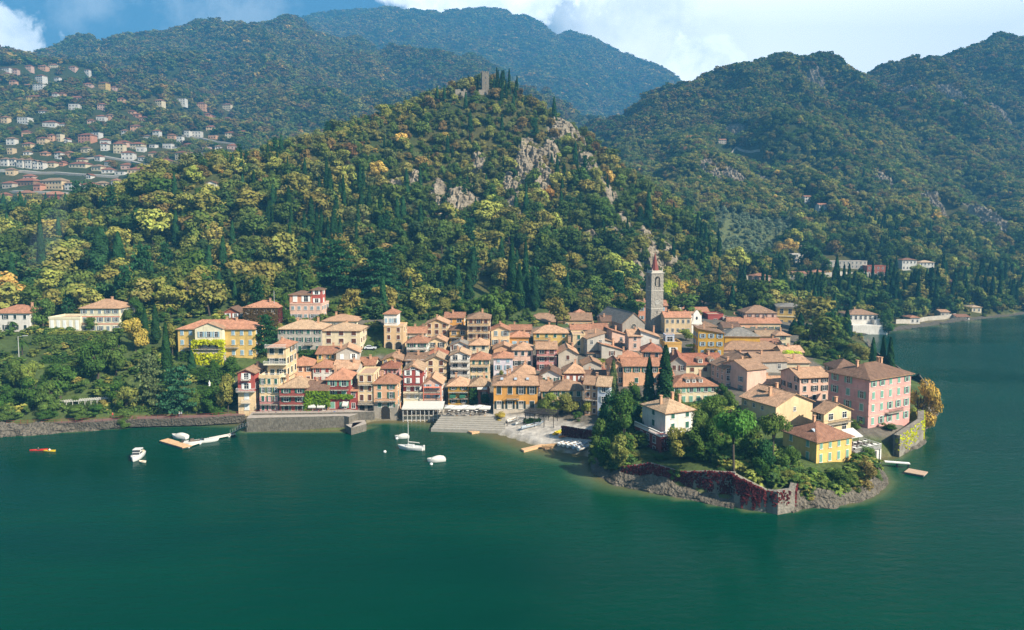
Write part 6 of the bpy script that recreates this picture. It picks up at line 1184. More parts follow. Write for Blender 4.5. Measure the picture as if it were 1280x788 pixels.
def umbrella(px, py, z, label, w=3.2, Y=None):
    if not UM:
        m = MB(); n = 4; P = [(1.0 * s1, 1.0 * s2, 0) for s1, s2 in ((-1, -1), (1, -1), (1, 1), (-1, 1))]
        for i in range(4): m.poly([P[i], P[(i + 1) % 4], (0, 0, .38)]); a, b = P[i], P[(i + 1) % 4]; m.poly([(a[0], a[1], -.16), (b[0], b[1], -.16), b, a])
        UM['c'] = m.mesh('canopy', [CANVAS]); m = MB(); m.tube((0, 0, 0), (0, 0, 2.9), .04, .04, 6); m.box(-.3, .3, -.3, .3, 0, .12); UM['p'] = m.mesh('pole', [WOOD])
    p = atZ(px, py, z + 2.6); p.z = z; r = empty('parasol', p, rnd.uniform(-.1, .1), label, 'parasol', 'white parasols on the café terraces'); c = link('canopy', UM['c'], r, (0, 0, 2.5)); c.scale = (w / 2, w / 2, w / 2.2); link('pole', UM['p'], r)
for i, x in enumerate((563, 571, 580, 588, 599, 606)): umbrella(x, 508 + (i % 2), 2.8, ('square white parasol before the ochre house', 'second white parasol before the ochre house, nearer the steps', 'third white parasol in front of the ochre house', 'white parasol between the ochre and ivy houses', 'white parasol before the red-brown ivy house', 'white parasol at the orange palazzo end of the row')[i])
for i in range(9): p = atZ(562 + i * 5.6, 516 - (i % 2) * 2, 2.6); p.z = max(gz(p.x, p.y), 2.5); table_set(p, 'white café table with dark chairs under the square parasols', 'tables under the square parasols')
def pergola_dark():
    a, b = atZ(656, 529, 2.6), atZ(692, 532, 2.6); r = empty('pergola', a, math.atan2(b.y - a.y, b.x - a.x), 'dark slatted timber pergola between the orange palazzo and the pollarded trees', 'pergola'); L_ = (b - a).length; z = 2.9; dk = mat('dark_timber', (.035, .03, .028), .8, .3, 2)
    for x in np.linspace(.1, L_ - .1, 4):
        for y in (.2, 5): m = MB(); m.box(x - .08, x + .08, y - .08, y + .08, -2, z - .2); m.build('post', [dk], r)
    m = MB()
    for y in (.2, 2.6, 5): m.box(-.3, L_ + .3, y - .07, y + .07, z - .2, z)
    for i in range(18): x = -.2 + (L_ + .4) * i / 17; m.box(x - .05, x + .05, -.3, 5.5, z + .002, z + .14)
    m.build('slats', [dk], r)
pergola_dark()
PGW = paintm('b4b2a8')
def pergola_white():
    a, b = hitL(75, 511), hitL(137, 507); b.z = a.z = max(a.z, b.z) - .3; r = empty('pergola', a, math.atan2(b.y - a.y, b.x - a.x), 'long white garden pergola above the lakeside path', 'pergola'); L_ = (b - a).length
    for x in np.linspace(.1, L_ - .1, 9):
        for y in (0, 1.8): m = MB(); m.box(x - .06, x + .06, y - .06, y + .06, -2.5, 2.0); m.build('post', [PGW], r)
    m = MB(); m.box(-.2, L_ + .2, -.1, .1, 2.003, 2.2); m.box(-.2, L_ + .2, 1.7, 1.9, 2.003, 2.2); [m.box(x - .05, x + .05, -.4, 2.2, 2.203, 2.33) for x in np.linspace(0, L_, 22)]; m.build('beams', [PGW], r)
pergola_white()
def garden_bridge():
    a, b = hitL(448, 412), hitL(482, 412); z = max(a.z, b.z); r = empty('garden_wall', a, math.atan2(b.y - a.y, b.x - a.x), 'long grey terrace wall below the upper kitchen gardens', 'wall'); L_ = (b - a).length
    m = MB(); m.box(0, L_, 0, .6, -4, 3.2); m.build('masonry', [QUAYST], r)
garden_bridge()
def street_lamp():
    p = hitL(24, 452); h = (452 - 420) * p.y / F; r = empty('street_lamp', p, 0, 'tall grey floodlight mast with a side arm on the garden slope', 'lamp post'); g = paintm('a8a8a4')
    m = MB(); m.tube((0, 0, -1), (0, 0, h), .14, .08, 8); m.build('pole', [g], r); m = MB(); m.tube((0, 0, h - .3), (2.6, 0, h + .3), .05, .05, 6); m.build('arm', [g], r)
    for x in (1.8, 2.6): m = MB(); m.box(x - .35, x + .35, -.2, .2, h + .1, h + .28); m.build('lamp_head', [g], r)
street_lamp()
def statue():
    p = hitL(262, 488); r = empty('statue', p, 0, 'small white statue on a plinth below the yellow villa', 'statue'); m = MB(); m.box(-.5, .5, -.5, .5, -.5, .8); m.build('plinth', [STONE], r); m = MB(); m.lathe([(.35, .8), (.4, 1.2), (.26, 1.7), (.34, 2.1), (.3, 2.35), (.1, 2.5), (.17, 2.65), (.15, 2.85), (.03, 2.95)], 10); m.build('figure', [WHITE], r)
statue()
# ================================================================== restaurant deck, landing stages
def restaurant():
    a = atZ(1069, 572, 3); r = empty('restaurant_terrace', a, R(24), 'white lakeside restaurant deck with a tilted white awning below the pink hotel', 'terrace'); m = MB(); m.box(0, 8.6, 0, 6.2, .9, 1.2); m.build('deck', [mat('grey_deck', srgb('8a8580'), .85, .15, 1.5)], r)
    m = MB(); m.box(.2, 8.4, .25, 6, -3.5, .88); m.build('wall', [W_('white')], r)
    for i in range(3):
        w_ = MB(); x = 1.4 + i * 2.7; w_.box(x - .55, x + .55, .18, .246, -1.8, .5); w_.build('window', [GLASS], r)
    for i in range(4): m = MB(); x = .15 + 8.3 * i / 3; m.box(x - .14, x + .14, -.02, .25, -3.5, .898); m.build('post', [WHITE], r)
    m = MB(); n = 40
    for i in range(n + 1): x = 8.6 * i / n; m.box(x - .02, x + .02, .02, .06, 1.201, 2.1)
    for i in range(26): y = 6.1 * i / 26 + .1; m.box(8.52, 8.56, y - .02, y + .02, 1.201, 2.1)
    m.box(0, 8.6, .0, .08, 2.101, 2.2); m.box(8.5, 8.58, .08, 6.2, 2.101, 2.2); m.build('railing', [WHITE], r)
    m = MB(); m.poly([(2.2, 3.0, 3.4), (6.2, 3.0, 3.4), (6.2, 6.0, 4.7), (2.2, 6.0, 4.7)]); m.poly([(2.2, 6.0, 4.64), (6.2, 6.0, 4.64), (6.2, 3.0, 3.34), (2.2, 3.0, 3.34)]); [m.tube((x, y, 1.2), (x, y, z), .05, .05, 5) for x, y, z in ((2.3, 3.1, 3.36), (6.1, 3.1, 3.36), (2.3, 5.9, 4.6), (6.1, 5.9, 4.6))]; m.build('awning', [CANVAS], r)
    for i in range(5):
        for j in range(2): table_set(a + Matrix.Rotation(R(24), 3, 'Z') @ Vector((.9 + i * 1.7, 1.1 + j * 2.6, 1.202)), 'white table with dark chairs on the lakeside restaurant deck', 'tables on the lakeside restaurant deck')
restaurant()
def platform(name, label, px, z, h, cat, mt, posts=None, cleat=False):
    P = [atZ(x, y, z) for x, y in px]; c = sum(P, Vector()) / len(P); r = empty(name, (c.x, c.y, 0), 0, label, cat); m = MB(); m.prism([(p.x - c.x, p.y - c.y) for p in P], z - h, z); m.build('deck', [mt], r)
    m = MB(); m.prism([((p.x - c.x) * .93, (p.y - c.y) * .93) for p in P], -.35, z - h - .002); m.build('float', [paintm('5c5f60')], r); return r
PLANK = mat('pale_planks', srgb('c09a72'), .85, .16, 1.4, .3, 5)
platform('swim_platform', 'square wooden swimming float at the end of the white jetty', [(199, 551), (210, 548), (240, 557), (228, 559.5)], .55, .2, 'float', PLANK)
platform('swim_platform', 'wooden bathing raft floating off the restaurant deck', [(1130, 590), (1136, 585.5), (1160, 590), (1155, 594.5)], .5, .2, 'float', mat('grey_planks', srgb('a98f78'), .85, .15, 1.5))
def jetty():
    r = empty('jetty', (0, 0, 0), 0, 'long white floating jetty with a grey gangway up to the quay', 'jetty'); P = [atZ(234, 557, .5), atZ(262, 548, .5), atZ(285, 543.5, .5), atZ(293, 541.5, .5)]; r.location = (P[0].x, P[0].y, 0); O = Vector((P[0].x, P[0].y, 0))
    m = MB(); m2 = MB()
    for a, b in zip(P, P[1:]):
        d = (b - a).normalized(); n_ = Vector((-d.y, d.x, 0)) * .8; a, b = a - O, b - O; m.prism([tuple(a - n_)[:2], tuple(b - n_)[:2], tuple(b + n_)[:2], tuple(a + n_)[:2]], .3, .5)
        k = int((b - a).length / 2.5)
        for i in range(k + 1): q = a.lerp(b, i / max(k, 1)); m2.tube((q.x - n_.x * .7, q.y - n_.y * .7, -.4), (q.x - n_.x * .7, q.y - n_.y * .7, .29), .3, .3, 7)
    m.build('deck', [mat('jetty_boards', srgb('c8bfb2'), .85, .12, 2)], r); m2.build('floats', [WHITE], r)
    a, b = atZ(291, 541, .6) - O, atZ(307, 533, 3.9) - O; d = (b - a).normalized(); n_ = Vector((-d.y, d.x, 0)).normalized() * .7; m = MB(); m.poly([a - n_, b - n_, b + n_, a + n_]); z = Vector((0, 0, -.15)); m.poly([a + n_ + z, b + n_ + z, b - n_ + z, a - n_ + z]); m.poly([a - n_ + z, b - n_ + z, b - n_, a - n_]); m.poly([b + n_ + z, a + n_ + z, a + n_, b + n_])
    for s_ in (-1, 1):
        for t in np.linspace(0, 1, 6): q = a.lerp(b, t) + n_ * s_; m.tube(q, q + Vector((0, 0, 1)), .03, .03, 4)
        m.tube(a + n_ * s_ + Vector((0, 0, 1)), b + n_ * s_ + Vector((0, 0, 1)), .04, .04, 4)
    m.build('gangway', [paintm('9a9c9c')], r)
jetty()
def gangway2():
    a, b = atZ(1106, 575.5, 1.4), atZ(1137, 580.5, .9); r = empty('gangplank', a, math.atan2(b.y - a.y, b.x - a.x), 'narrow white gangplank sticking out from the restaurant deck over the water', 'gangplank'); L_ = (b - a).length; m = MB(); m.box(0, L_, -.5, .5, -.4, -.2); m.build('deck', [WHITE], r)
    m = MB(); [m.tube((x, y, -3), (x, y, -.401), .1, .1, 6) for x in (L_ * .5, L_ - .3) for y in (-.4, .4)]; m.build('post', [IRON], r)
gangway2()
# ================================================================== boats
def hull_mesh(name, L_, B, D, mats, tr=.75, sheer=.25, n=18):
    """Planked hull with a raked bow at +x, transom at -x, inside floor and gunwale."""
    m = MB(); S = []; mm = 7
    for i in range(n + 1):
        t = i / n; x = -L_ / 2 + L_ * t; w_ = B / 2 * (tr + (1 - tr) * math.sin(math.pi * min(t * 1.1, .5))) * (1 - max(0, (t - .52) / .48) ** 2.1); w_ = max(w_, .015); top = D * .62 + sheer * (t - .3) ** 2 * (2.2 if t > .3 else .8); keel = -D * .38 + (max(0, t - .8) / .2) ** 2 * D * .45
        sec = []
        for j in range(mm): a = j / (mm - 1); sec.append((x + (.12 * L_ * max(0, t - .75) / .25 * a * .5), w_ * math.sin(a * math.pi / 2) ** .75, keel + (top - keel) * a ** 1.5))
        S.append(sec)
    b = 0
    for i in range(n):
        for j in range(mm - 1):
            for s_ in (1, -1):
                q = [S[i][j], S[i + 1][j], S[i + 1][j + 1], S[i][j + 1]]; q = [(p[0], -s_ * p[1], p[2]) for p in q]; m.poly(q if s_ == 1 else q[::-1], 0)
    m.poly([(p[0], p[1], p[2]) for p in S[0][::-1]] + [(p[0], -p[1], p[2]) for p in S[0][1:]], 0)
    return m, S, mm
def boat_deck(S, mm, drop, inset, t0=0, t1=1):
    m = MB(); n = len(S) - 1
    for i in range(int(n * t0), int(n * t1)):
        a, b = S[i][mm - 1], S[i + 1][mm - 1]; m.poly([(a[0], -a[1] * inset, a[2] - drop), (b[0], -b[1] * inset, b[2] - drop), (b[0], b[1] * inset, b[2] - drop), (a[0], a[1] * inset, a[2] - drop)])
    return m
GEL = mat('white_gelcoat', srgb('c6c4be'), .35, .04, 1, 0, 8, 0, .45); BLUEC = mat('blue_grey_cover', srgb('9aa4ac'), .8, .1, 1)
def boat(name, label, px, py, L_, B, D, rz, kind, z=0, cat='boat', col=None, p=None, group=None):
    p = p or atZ(px, py, z); r = empty(name, p, R(rz), label, cat, group); hm = col or GEL
    m, S, mm = hull_mesh('hull', L_, B, D, None, .3 if kind in ('row', 'canoe') else .72); m.build('hull', [hm], r, True)
    gun = D * .62
    if kind in ('cruiser', 'covered', 'speed'):
        boat_deck(S, mm, .02, .98, 0, 1).build('deck', [GEL if kind != 'covered' else CANVAS], r)
    if kind == 'cruiser':
        m = MB(); m.box(-L_ * .16, L_ * .16, -B * .33, B * .33, gun + .02, gun + .75); m.box(-L_ * .22, L_ * .10, -B * .36, B * .36, gun + 1.25, gun + 1.36)
        for x in (-.2, .08):
            for y in (-.33, .33): m.box(L_ * x - .04, L_ * x + .04, B * y - .04, B * y + .04, gun + .75, gun + 1.25)
        m.build('cabin', [GEL], r)
        m = MB(); m.box(L_ * .162, L_ * .175, -B * .3, B * .3, gun + .25, gun + .7); m.box(-L_ * .14, L_ * .14, -B * .335, -B * .332, gun + .3, gun + .65); m.box(-L_ * .14, L_ * .14, B * .332, B * .335, gun + .3, gun + .65); m.box(L_ * .1, L_ * .112, -B * .31, B * .31, gun + .76, gun + 1.22); m.build('windows', [GLASS], r)
        m = MB(); m.box(-L_ * .42, -L_ * .22, -B * .3, B * .3, gun + .03, gun + .4); m.build('seat', [paintm('c9b79b')], r)
    elif kind == 'covered':
        m = MB(); n = 10; P = []
        for i in range(n + 1):
            t = i / n; x = -L_ * .42 + L_ * .72 * t; hgt = .25 + .75 * math.sin(math.pi * min(1, t * .9 + .1)) * B * .3; w_ = B * .44 * (1 - max(0, t - .6) ** 1.6 * 1.6); P.append([(x, w_ * math.cos(a), gun + hgt * math.sin(a)) for a in np.linspace(0, math.pi, 9)])
        for i in range(n):
            for j in range(8): m.poly([P[i][j], P[i + 1][j], P[i + 1][j + 1], P[i][j + 1]])
        m.poly(P[0]); m.poly(P[-1][::-1]); m.build('cover', [CANVAS], r, True)
    elif kind == 'speed':
        m = MB(); m.poly([(L_ * .1, -B * .34, gun + .05), (L_ * .1, B * .34, gun + .05), (L_ * .02, B * .3, gun + .55), (L_ * .02, -B * .3, gun + .55)]); m.build('windscreen', [GLASS], r); m = MB(); m.box(-L_ * .35, -L_ * .02, -B * .3, B * .3, gun + .021, gun + .06, 0); m.box(-L_ * .3, -L_ * .2, -B * .28, B * .28, gun + .061, gun + .5, 0); m.build('seat', [paintm('6a5a4c')], r)
        m = MB(); m.box(-L_ * .56, -L_ * .48, -.2, .2, -.2, gun + .55); m.build('outboard_motor', [IRON], r)
    elif kind == 'sail':
        boat_deck(S, mm, .02, .98).build('deck', [GEL], r); m = MB(); m.box(-L_ * .12, L_ * .18, -B * .24, B * .24, gun + .02, gun + .45); m.build('cabin', [GEL], r); m = MB(); m.tube((L_ * .12, 0, gun), (L_ * .12, 0, 7.6), .09, .06, 8); m.build('mast', [GEL], r)
        m = MB(); m.tube((L_ * .12, 0, gun + 1.0), (-L_ * .36, 0, gun + .95), .06, .05, 6); m.tube((L_ * .10, 0, gun + 1.12), (-L_ * .33, 0, gun + 1.06), .13, .1, 7); m.build('boom', [CANVAS], r); m = MB()
        for q in ((L_ * .5, 0, gun + .2), (-L_ * .48, 0, gun + .1), (L_ * .1, B * .42, gun), (L_ * .1, -B * .42, gun)): m.tube((L_ * .12, 0, 7.5), q, .012, .012, 4)
        m.build('rigging', [IRON], r); m = MB(); m.box(-L_ * .56, -L_ * .5, -.15, .15, -.1, gun + .5); m.build('outboard_motor', [paintm('d6d4ce')], r)
    else:
        boat_deck(S, mm, .28, .9).build('floor', [WOOD if kind != 'white_row' else BLUEC], r)
        for t in (-.2, .05, .27): m = MB(); w_ = B * .42 * (1 - max(0, t - .1) * 1.6); m.box(L_ * t - .13, L_ * t + .13, -w_, w_, gun - .2, gun - .14); m.build('seat', [WOOD], r)
    return r
boat('motor_boat', 'white cabin cruiser moored alone on the open water', 172, 573, 5.6, 2.6, 1.5, -82, 'cruiser')
boat('dinghy', 'small pale dinghy tied to the stern of the white cabin cruiser', 178.5, 578, 2.0, 1.0, .5, -20, 'row', col=paintm('d8cdb8'))
boat('motor_boat', 'white boat under a cover moored beside the jetty', 225, 548, 4.6, 2.1, 1.3, 165, 'covered')
boat('launch', 'long white launch with a varnished wooden interior lying along the jetty', 251, 553.5, 8.2, 2.1, 1.1, 22, 'speed')
boat('sailing_boat', 'white sailing yacht with a bare mast moored off the beach', 514, 562, 6.4, 2.2, 1.3, 168, 'sail', cat='sailing boat')
boat('motor_boat', 'cream motor boat moored behind the sailing yacht', 503, 548, 3.6, 1.6, 1.1, 195, 'covered')
boat('motor_boat', 'white covered runabout moored in front of the beach', 546, 577, 4.2, 1.9, 1.2, 195, 'covered')
for lb, x, y in (('small white mooring buoy in front of the covered runabout', 539, 581), ('small pale buoy beside the cream motor boat', 496, 549), ('little buoy at the bow line of the sailing yacht', 481, 565.5)):
    r = empty('mooring_buoy', atZ(x, y, 0), 0, lb, 'buoy'); m = MB(); m.lathe([(.1, -.3), (.36, -.1), (.42, .12), (.34, .35), (.1, .48)], 10); m.build('float', [GEL], r, True); m = MB(); m.tube((0, 0, .47), (0, 0, .7), .05, .05, 6); m.build('eye', [IRON], r)
def person(p, label, top='c03a35', legs='3a4250', rz=0, sit=False, h=1.72):
    """One continuous figure grown on a jointed skeleton."""
    if sit: J = {'hip': (0, 0, .12), 'ch': (-.03, 0, .5), 'nk': (-.02, 0, .62), 'hd': (0, 0, .72), 'ht': (.01, 0, .86), 'sl': (-.02, .19, .56), 'el': (.1, .26, .36), 'wl': (.32, .2, .34), 'sr': (-.02, -.19, .56), 'er': (.1, -.26, .36), 'wr': (.32, -.2, .34), 'kl': (.42, .1, .22), 'fl': (.8, .1, .06), 'kr': (.42, -.1, .22), 'fr': (.8, -.1, .06), 'tl': (.88, .1, .14), 'tr': (.88, -.1, .14)}
    else: J = {'hip': (0, 0, .93), 'ch': (0, 0, 1.3), 'nk': (0, 0, 1.47), 'hd': (.02, 0, 1.56), 'ht': (.02, 0, 1.7), 'sl': (0, .19, 1.4), 'el': (-.03, .25, 1.12), 'wl': (.08, .24, .87), 'sr': (0, -.19, 1.4), 'er': (-.03, -.25, 1.12), 'wr': (.08, -.24, .87), 'kl': (.06, .1, .5), 'fl': (.12, .1, .06), 'kr': (-.02, -.1, .5), 'fr': (-.14, -.1, .06), 'tl': (.28, .1, .04), 'tr': (.03, -.1, .04)}
    rad = dict(hip=.15, ch=.15, nk=.055, hd=.09, ht=.075, sl=.06, el=.045, wl=.035, sr=.06, er=.045, wr=.035, kl=.065, fl=.045, kr=.065, fr=.045, tl=.035, tr=.035)
    K = list(J); E = [('hip', 'ch'), ('ch', 'nk'), ('nk', 'hd'), ('hd', 'ht'), ('ch', 'sl'), ('sl', 'el'), ('el', 'wl'), ('ch', 'sr'), ('sr', 'er'), ('er', 'wr'), ('hip', 'kl'), ('kl', 'fl'), ('fl', 'tl'), ('hip', 'kr'), ('kr', 'fr'), ('fr', 'tr')]
    me = bpy.data.meshes.new('person'); me.from_pydata([J[k] for k in K], [(K.index(a), K.index(b)) for a, b in E], []); o = link('person', me, None, p, rz, label, 'person')
    md = o.modifiers.new('skin', 'SKIN'); 
    for i, k in enumerate(K): me.skin_vertices[0].data[i].radius = (rad[k], rad[k])
    me.skin_vertices[0].data[0].use_root = True; o.modifiers.new('sub', 'SUBSURF').levels = 1; o.modifiers['sub'].render_levels = 1
    mm = bpy.data.materials.new('clothes'); mm.use_nodes = True; t = mm.node_tree; b = t.nodes['Principled BSDF']; b.inputs['Roughness'].default_value = .85; tc = N(t, 'ShaderNodeTexCoord'); sp = N(t, 'ShaderNodeSeparateXYZ'); t.links.new(tc.outputs['Object'], sp.inputs[0]); rp = N(t, 'ShaderNodeValToRGB'); rp.color_ramp.interpolation = 'CONSTANT'; e = rp.color_ramp.elements
    mr_ = N(t, 'ShaderNodeMapRange'); mr_.inputs[2].default_value = 1.75 if not sit else .9; t.links.new(sp.outputs[2], mr_.inputs[0]); t.links.new(mr_.outputs[0], rp.inputs[0]); t.links.new(rp.outputs[0], b.inputs['Base Color'])
    sk, hr = srgb('c79a7c'), srgb('3a2a20'); e[0].position = 0; e[0].color = (*srgb(legs), 1); e[1].position = .54 if not sit else .3; e[1].color = (*srgb(top), 1); k = e.new(.84 if not sit else .68); k.color = (*sk, 1); k = e.new(.935 if not sit else .9); k.color = (*hr, 1); me.materials.append(mm); return o
boat('kayak', 'red kayak paddled on the open water', 48, 563.5, 4.2, .75, .45, 4, 'canoe', col=paintm('b8302a', 'red_plastic', .4), cat='kayak'); person(atZ(48, 563.5, 0), 'person in dark clothes paddling the red kayak', '3a3a40', '30343c', 0, True)
boat('kayak', 'yellow kayak following the red one on the open water', 62, 564.5, 3.2, .75, .45, -8, 'canoe', col=paintm('d6b52a', 'yellow_plastic', .4), cat='kayak'); person(atZ(62, 564.5, 0), 'person in a white shirt paddling the yellow kayak', 'd8d4cc', 'd0b030', 0, True)
def shore_pt(x, y, dz=0):
    p = hitL(x, y); return Vector((p.x, p.y, max(gz(p.x, p.y), .05) + dz))
for i, (lb, x, y, L_, B, rz, kd, c) in enumerate([('long grey canoe-like rowing boat drawn up in the middle of the beach', 665, 534, 7.5, 1.2, 38, 'canoe', BLUEC), ('white rowing boat pulled up near the ochre bush', 641, 527, 4.4, 1.4, 42, 'row', GEL), ('small white rowing boat lying beside the long canoe', 650, 530, 3.4, 1.2, 40, 'row', GEL),
        ('white dinghy first in the row of stacked boats by the water', 706, 556, 4.6, 1.5, 40, 'white_row', GEL), ('white dinghy second in the row of stacked boats', 712, 557, 4.8, 1.5, 40, 'white_row', GEL), ('white dinghy in the middle of the stacked row', 718, 558, 5.0, 1.6, 40, 'white_row', GEL), ('blue-white dinghy fourth in the stacked row', 725, 559.5, 5.0, 1.6, 40, 'white_row', BLUEC), ('large white dinghy at the wall end of the stacked row', 732, 561, 5.4, 1.7, 40, 'white_row', GEL),
        ('weathered brown rowing boat half in the shallows', 687, 560, 4.0, 1.3, 12, 'row', WOOD), ('white dinghy standing alone in front of the creeper wall', 713, 543, 2.6, 1.2, 30, 'white_row', GEL)]): boat('rowing_boat', lb, x, y, L_, B, .75, rz, kd, p=shore_pt(x, y, .32), col=c)
for lb, x, y, c in (('yellow kayak on top of the kayak pile on the beach', 699, 541, 'd9bd22'), ('yellow-green kayak beside the yellow one on the beach', 703, 539.5, '9fae28'), ('yellow kayak at the lower edge of the kayak pile', 697, 543, 'd6b52a')): boat('kayak', lb, x, y, 3.6, .8, .45, 40, 'canoe', p=shore_pt(x, y, .2), col=paintm(c, 'kayak_' + c, .4), cat='kayak')
boat('kayak', 'orange kayak lying flat on the beach gravel', 705, 547, 3, .7, .4, 20, 'canoe', p=shore_pt(705, 547, .2), col=paintm('c87a3a', 'orange_plastic', .4), cat='kayak')
def slip(name, label, px, z, h): P = [atZ(x, y, z) for x, y in px]; c = sum(P, Vector()) / len(P); r = empty(name, (c.x, c.y, 0), 0, label, 'jetty'); m = MB(); m.prism([(p.x - c.x, p.y - c.y) for p in P], z - h, z); m.build('deck', [PLANK], r)
slip('beach_jetty', 'long plank jetty lying on the shallow water at the beach', [(651, 561), (680, 554.5), (683, 556), (655, 563.5)], .5, .9); slip('beach_jetty', 'short broken plank jetty beside the long one', [(679, 559), (693, 557), (695, 559), (682, 561)], .45, .8); slip('beach_jetty', 'flat stone landing slab by the beach steps', [(585, 539), (598, 536.5), (601, 539), (590, 541)], .5, .9)
for i, (lb, x, y, tp, lg) in enumerate([('person in red walking on the lakeside path under the gardens', 141, 523, 'b83a34', '33363e'), ('person in white walking on the lakeside path near the statue', 224, 521.5, 'd6d4ce', '4a5060'), ('person in a grey shirt beside the white-shirted walker', 227, 521.5, '9a9c9e', '33363e'), ('person in a dark jacket on the lane behind the quay', 345, 517, '3a3d48', '2c2c30'), ('person in blue on the lane outside the dark red house', 418, 516, '4a6ea0', '33363e'), ('person in pink outside the vine covered house', 398, 516, 'c98a90', '4a4a50'), ('person in white standing at the foot of the beach steps', 598, 534, 'd9d6d0', '4a5a70'), ('person in black standing on the beach near the rowing boats', 634, 533, '2c2c30', '2c2c30')]):
    p = atZ(x, y, 2.5 if x < 300 else 4) if x < 440 else shore_pt(x, y); p.z = 2.5 if x < 300 else p.z if x > 440 else max(gz(p.x, p.y), 3.0); person(p, lb, tp, lg, i * 1.3)
def smoke():
    p = hitL(62, 360); q = Vector((p.x, p.y - 6, p.z + 16)); m = MB(); n, k = 14, 10
    prof = [(1 + 8 * math.sin(math.pi * (i / n) ** .8) * (.5 + .6 * i / n), i / n) for i in range(n + 1)]; V = []
    for rr, t in prof:
        for j in range(k): a = 2 * math.pi * j / k; V.append((q.x + t * 16 - 4 + rr * .9 * math.cos(a), q.y + rr * .8 * math.sin(a), q.z - 12 + t * 36))
    m.v = V
    for i in range(n):
        for j in range(k): m.f.append((i * k + j, i * k + (j + 1) % k, (i + 1) * k + (j + 1) % k, (i + 1) * k + j)); m.m.append(0)
    m.f.append(tuple(reversed(range(k)))); m.m.append(0); m.f.append(tuple(n * k + j for j in range(k))); m.m.append(0)
    s = bpy.data.materials.new('smoke_volume'); s.use_nodes = True; t = s.node_tree; t.nodes.clear(); o = N(t, 'ShaderNodeOutputMaterial'); v = N(t, 'ShaderNodeVolumePrincipled'); v.inputs['Color'].default_value = (.75, .85, 1, 1); v.inputs['Density'].default_value = .006; t.links.new(v.outputs[0], o.inputs['Volume'])
    m.build('smoke', [s], kind='stuff')
smoke()

def parked_car(px, py, rz, label, col):
    p = hitL(px, py); r = empty('parked_car', p, R(rz), label, 'car'); m = MB()
    for x0, x1, z0, z1, y in ((-2.05, 2.05, .35, .85, .85), (-2.0, 1.0, .85, .95, .82)): m.box(x0, x1, -y, y, z0 if z0 < .8 else .851, z1)
    a = [(-1.7, .95), (.75, .95), (.25, 1.42), (-1.25, 1.42)]; y0, y1 = .8, .66
    for s in (-1, 1): q = [(x, s * (y0 if z < 1 else y1), z) for x, z in a]; m.poly(q if s < 0 else q[::-1])
    m.poly([(a[3][0], -y1, 1.42), (a[2][0], -y1, 1.42), (a[2][0], y1, 1.42), (a[3][0], y1, 1.42)]); m.build('body', [paintm(col, 'car_' + col, .3)], r)
    m = MB(); m.poly([(.76, -y0 + .06, .97), (.76, y0 - .06, .97), (.27, y1 - .04, 1.4), (.27, -y1 + .04, 1.4)]); m.poly([(-1.71, y0 - .06, .97), (-1.71, -y0 + .06, .97), (-1.27, -y1 + .04, 1.4), (-1.27, y1 - .04, 1.4)])
    for s in (-1, 1): q = [(-1.5, s * .815, 1.0), (.6, s * .815, 1.0), (.2, s * .69, 1.38), (-1.15, s * .69, 1.38)]; m.poly(q if s < 0 else q[::-1])
    m.build('windows', [GLASS], r)
    for x in (-1.3, 1.3):
        for s in (-1, 1): m = MB(); m.tube((x, s * .7, .32), (x, s * .88, .32), .32, .32, 12); m.build('wheel', [IRON], r)
parked_car(463, 437, 4, 'silver car parked on the lane below the long grey terrace wall', 'b8bcc0'); parked_car(520, 439, -6, 'dark blue car parked beside the tan house with the arched garage', '2c3a50')

def slope_wall(label, pts, h):
    P = [hitL(*q) for q in pts]; r = empty('retaining_wall', P[0], 0, label, 'wall'); m = MB(); O = P[0]
    for a, b in zip(P, P[1:]):
        n = max(1, int((b - a).length / 5))
        for i in range(n):
            c, d = a.lerp(b, i / n) - O, a.lerp(b, (i + 1) / n) - O; za, zb = gz(c.x + O.x, c.y + O.y) - O.z, gz(d.x + O.x, d.y + O.y) - O.z; k = Vector((0, .7, 0))
            m.poly([(c.x, c.y, za - 2), (d.x, d.y, zb - 2), (d.x, d.y, zb + h), (c.x, c.y, za + h)]); m.poly([(c.x, c.y, za + h), (d.x, d.y, zb + h), (d.x, d.y + .7, zb + h), (c.x, c.y + .7, za + h)]); m.poly([(d.x, d.y + .7, zb - 2), (c.x, c.y + .7, za - 2), (c.x, c.y + .7, za + h), (d.x, d.y + .7, zb + h)])
            FOOT.extend([(q.x * t, q.y * t, 4.5) for q in (a.lerp(b, (i + .5) / n),) for t in (1, .98)])
    m.build('masonry', [mat('pale_wall', srgb('aaa294'), .95, .25, .5, .3, 2, stain=.5)], r)
slope_wall('long pale retaining wall under the long concrete building on the eastern slope', [(975, 352), (1000, 353), (1040, 346), (1080, 345), (1118, 346)], 3); slope_wall('short pale terrace wall near the cream eastern houses', [(1012, 358), (1030, 356), (1050, 357)], 2.5); slope_wall('pale wall along the shore road beyond the white lakeside villa', [(1120, 405), (1160, 401), (1195, 397)], 2.5); slope_wall('grey dry stone terrace wall on the eastern mountain', [(880, 190), (920, 186), (950, 190)], 3)
slope_wall('pale terrace wall in the gardens under the castle hill cypress trio', [(612, 372), (636, 372), (652, 378)], 3)

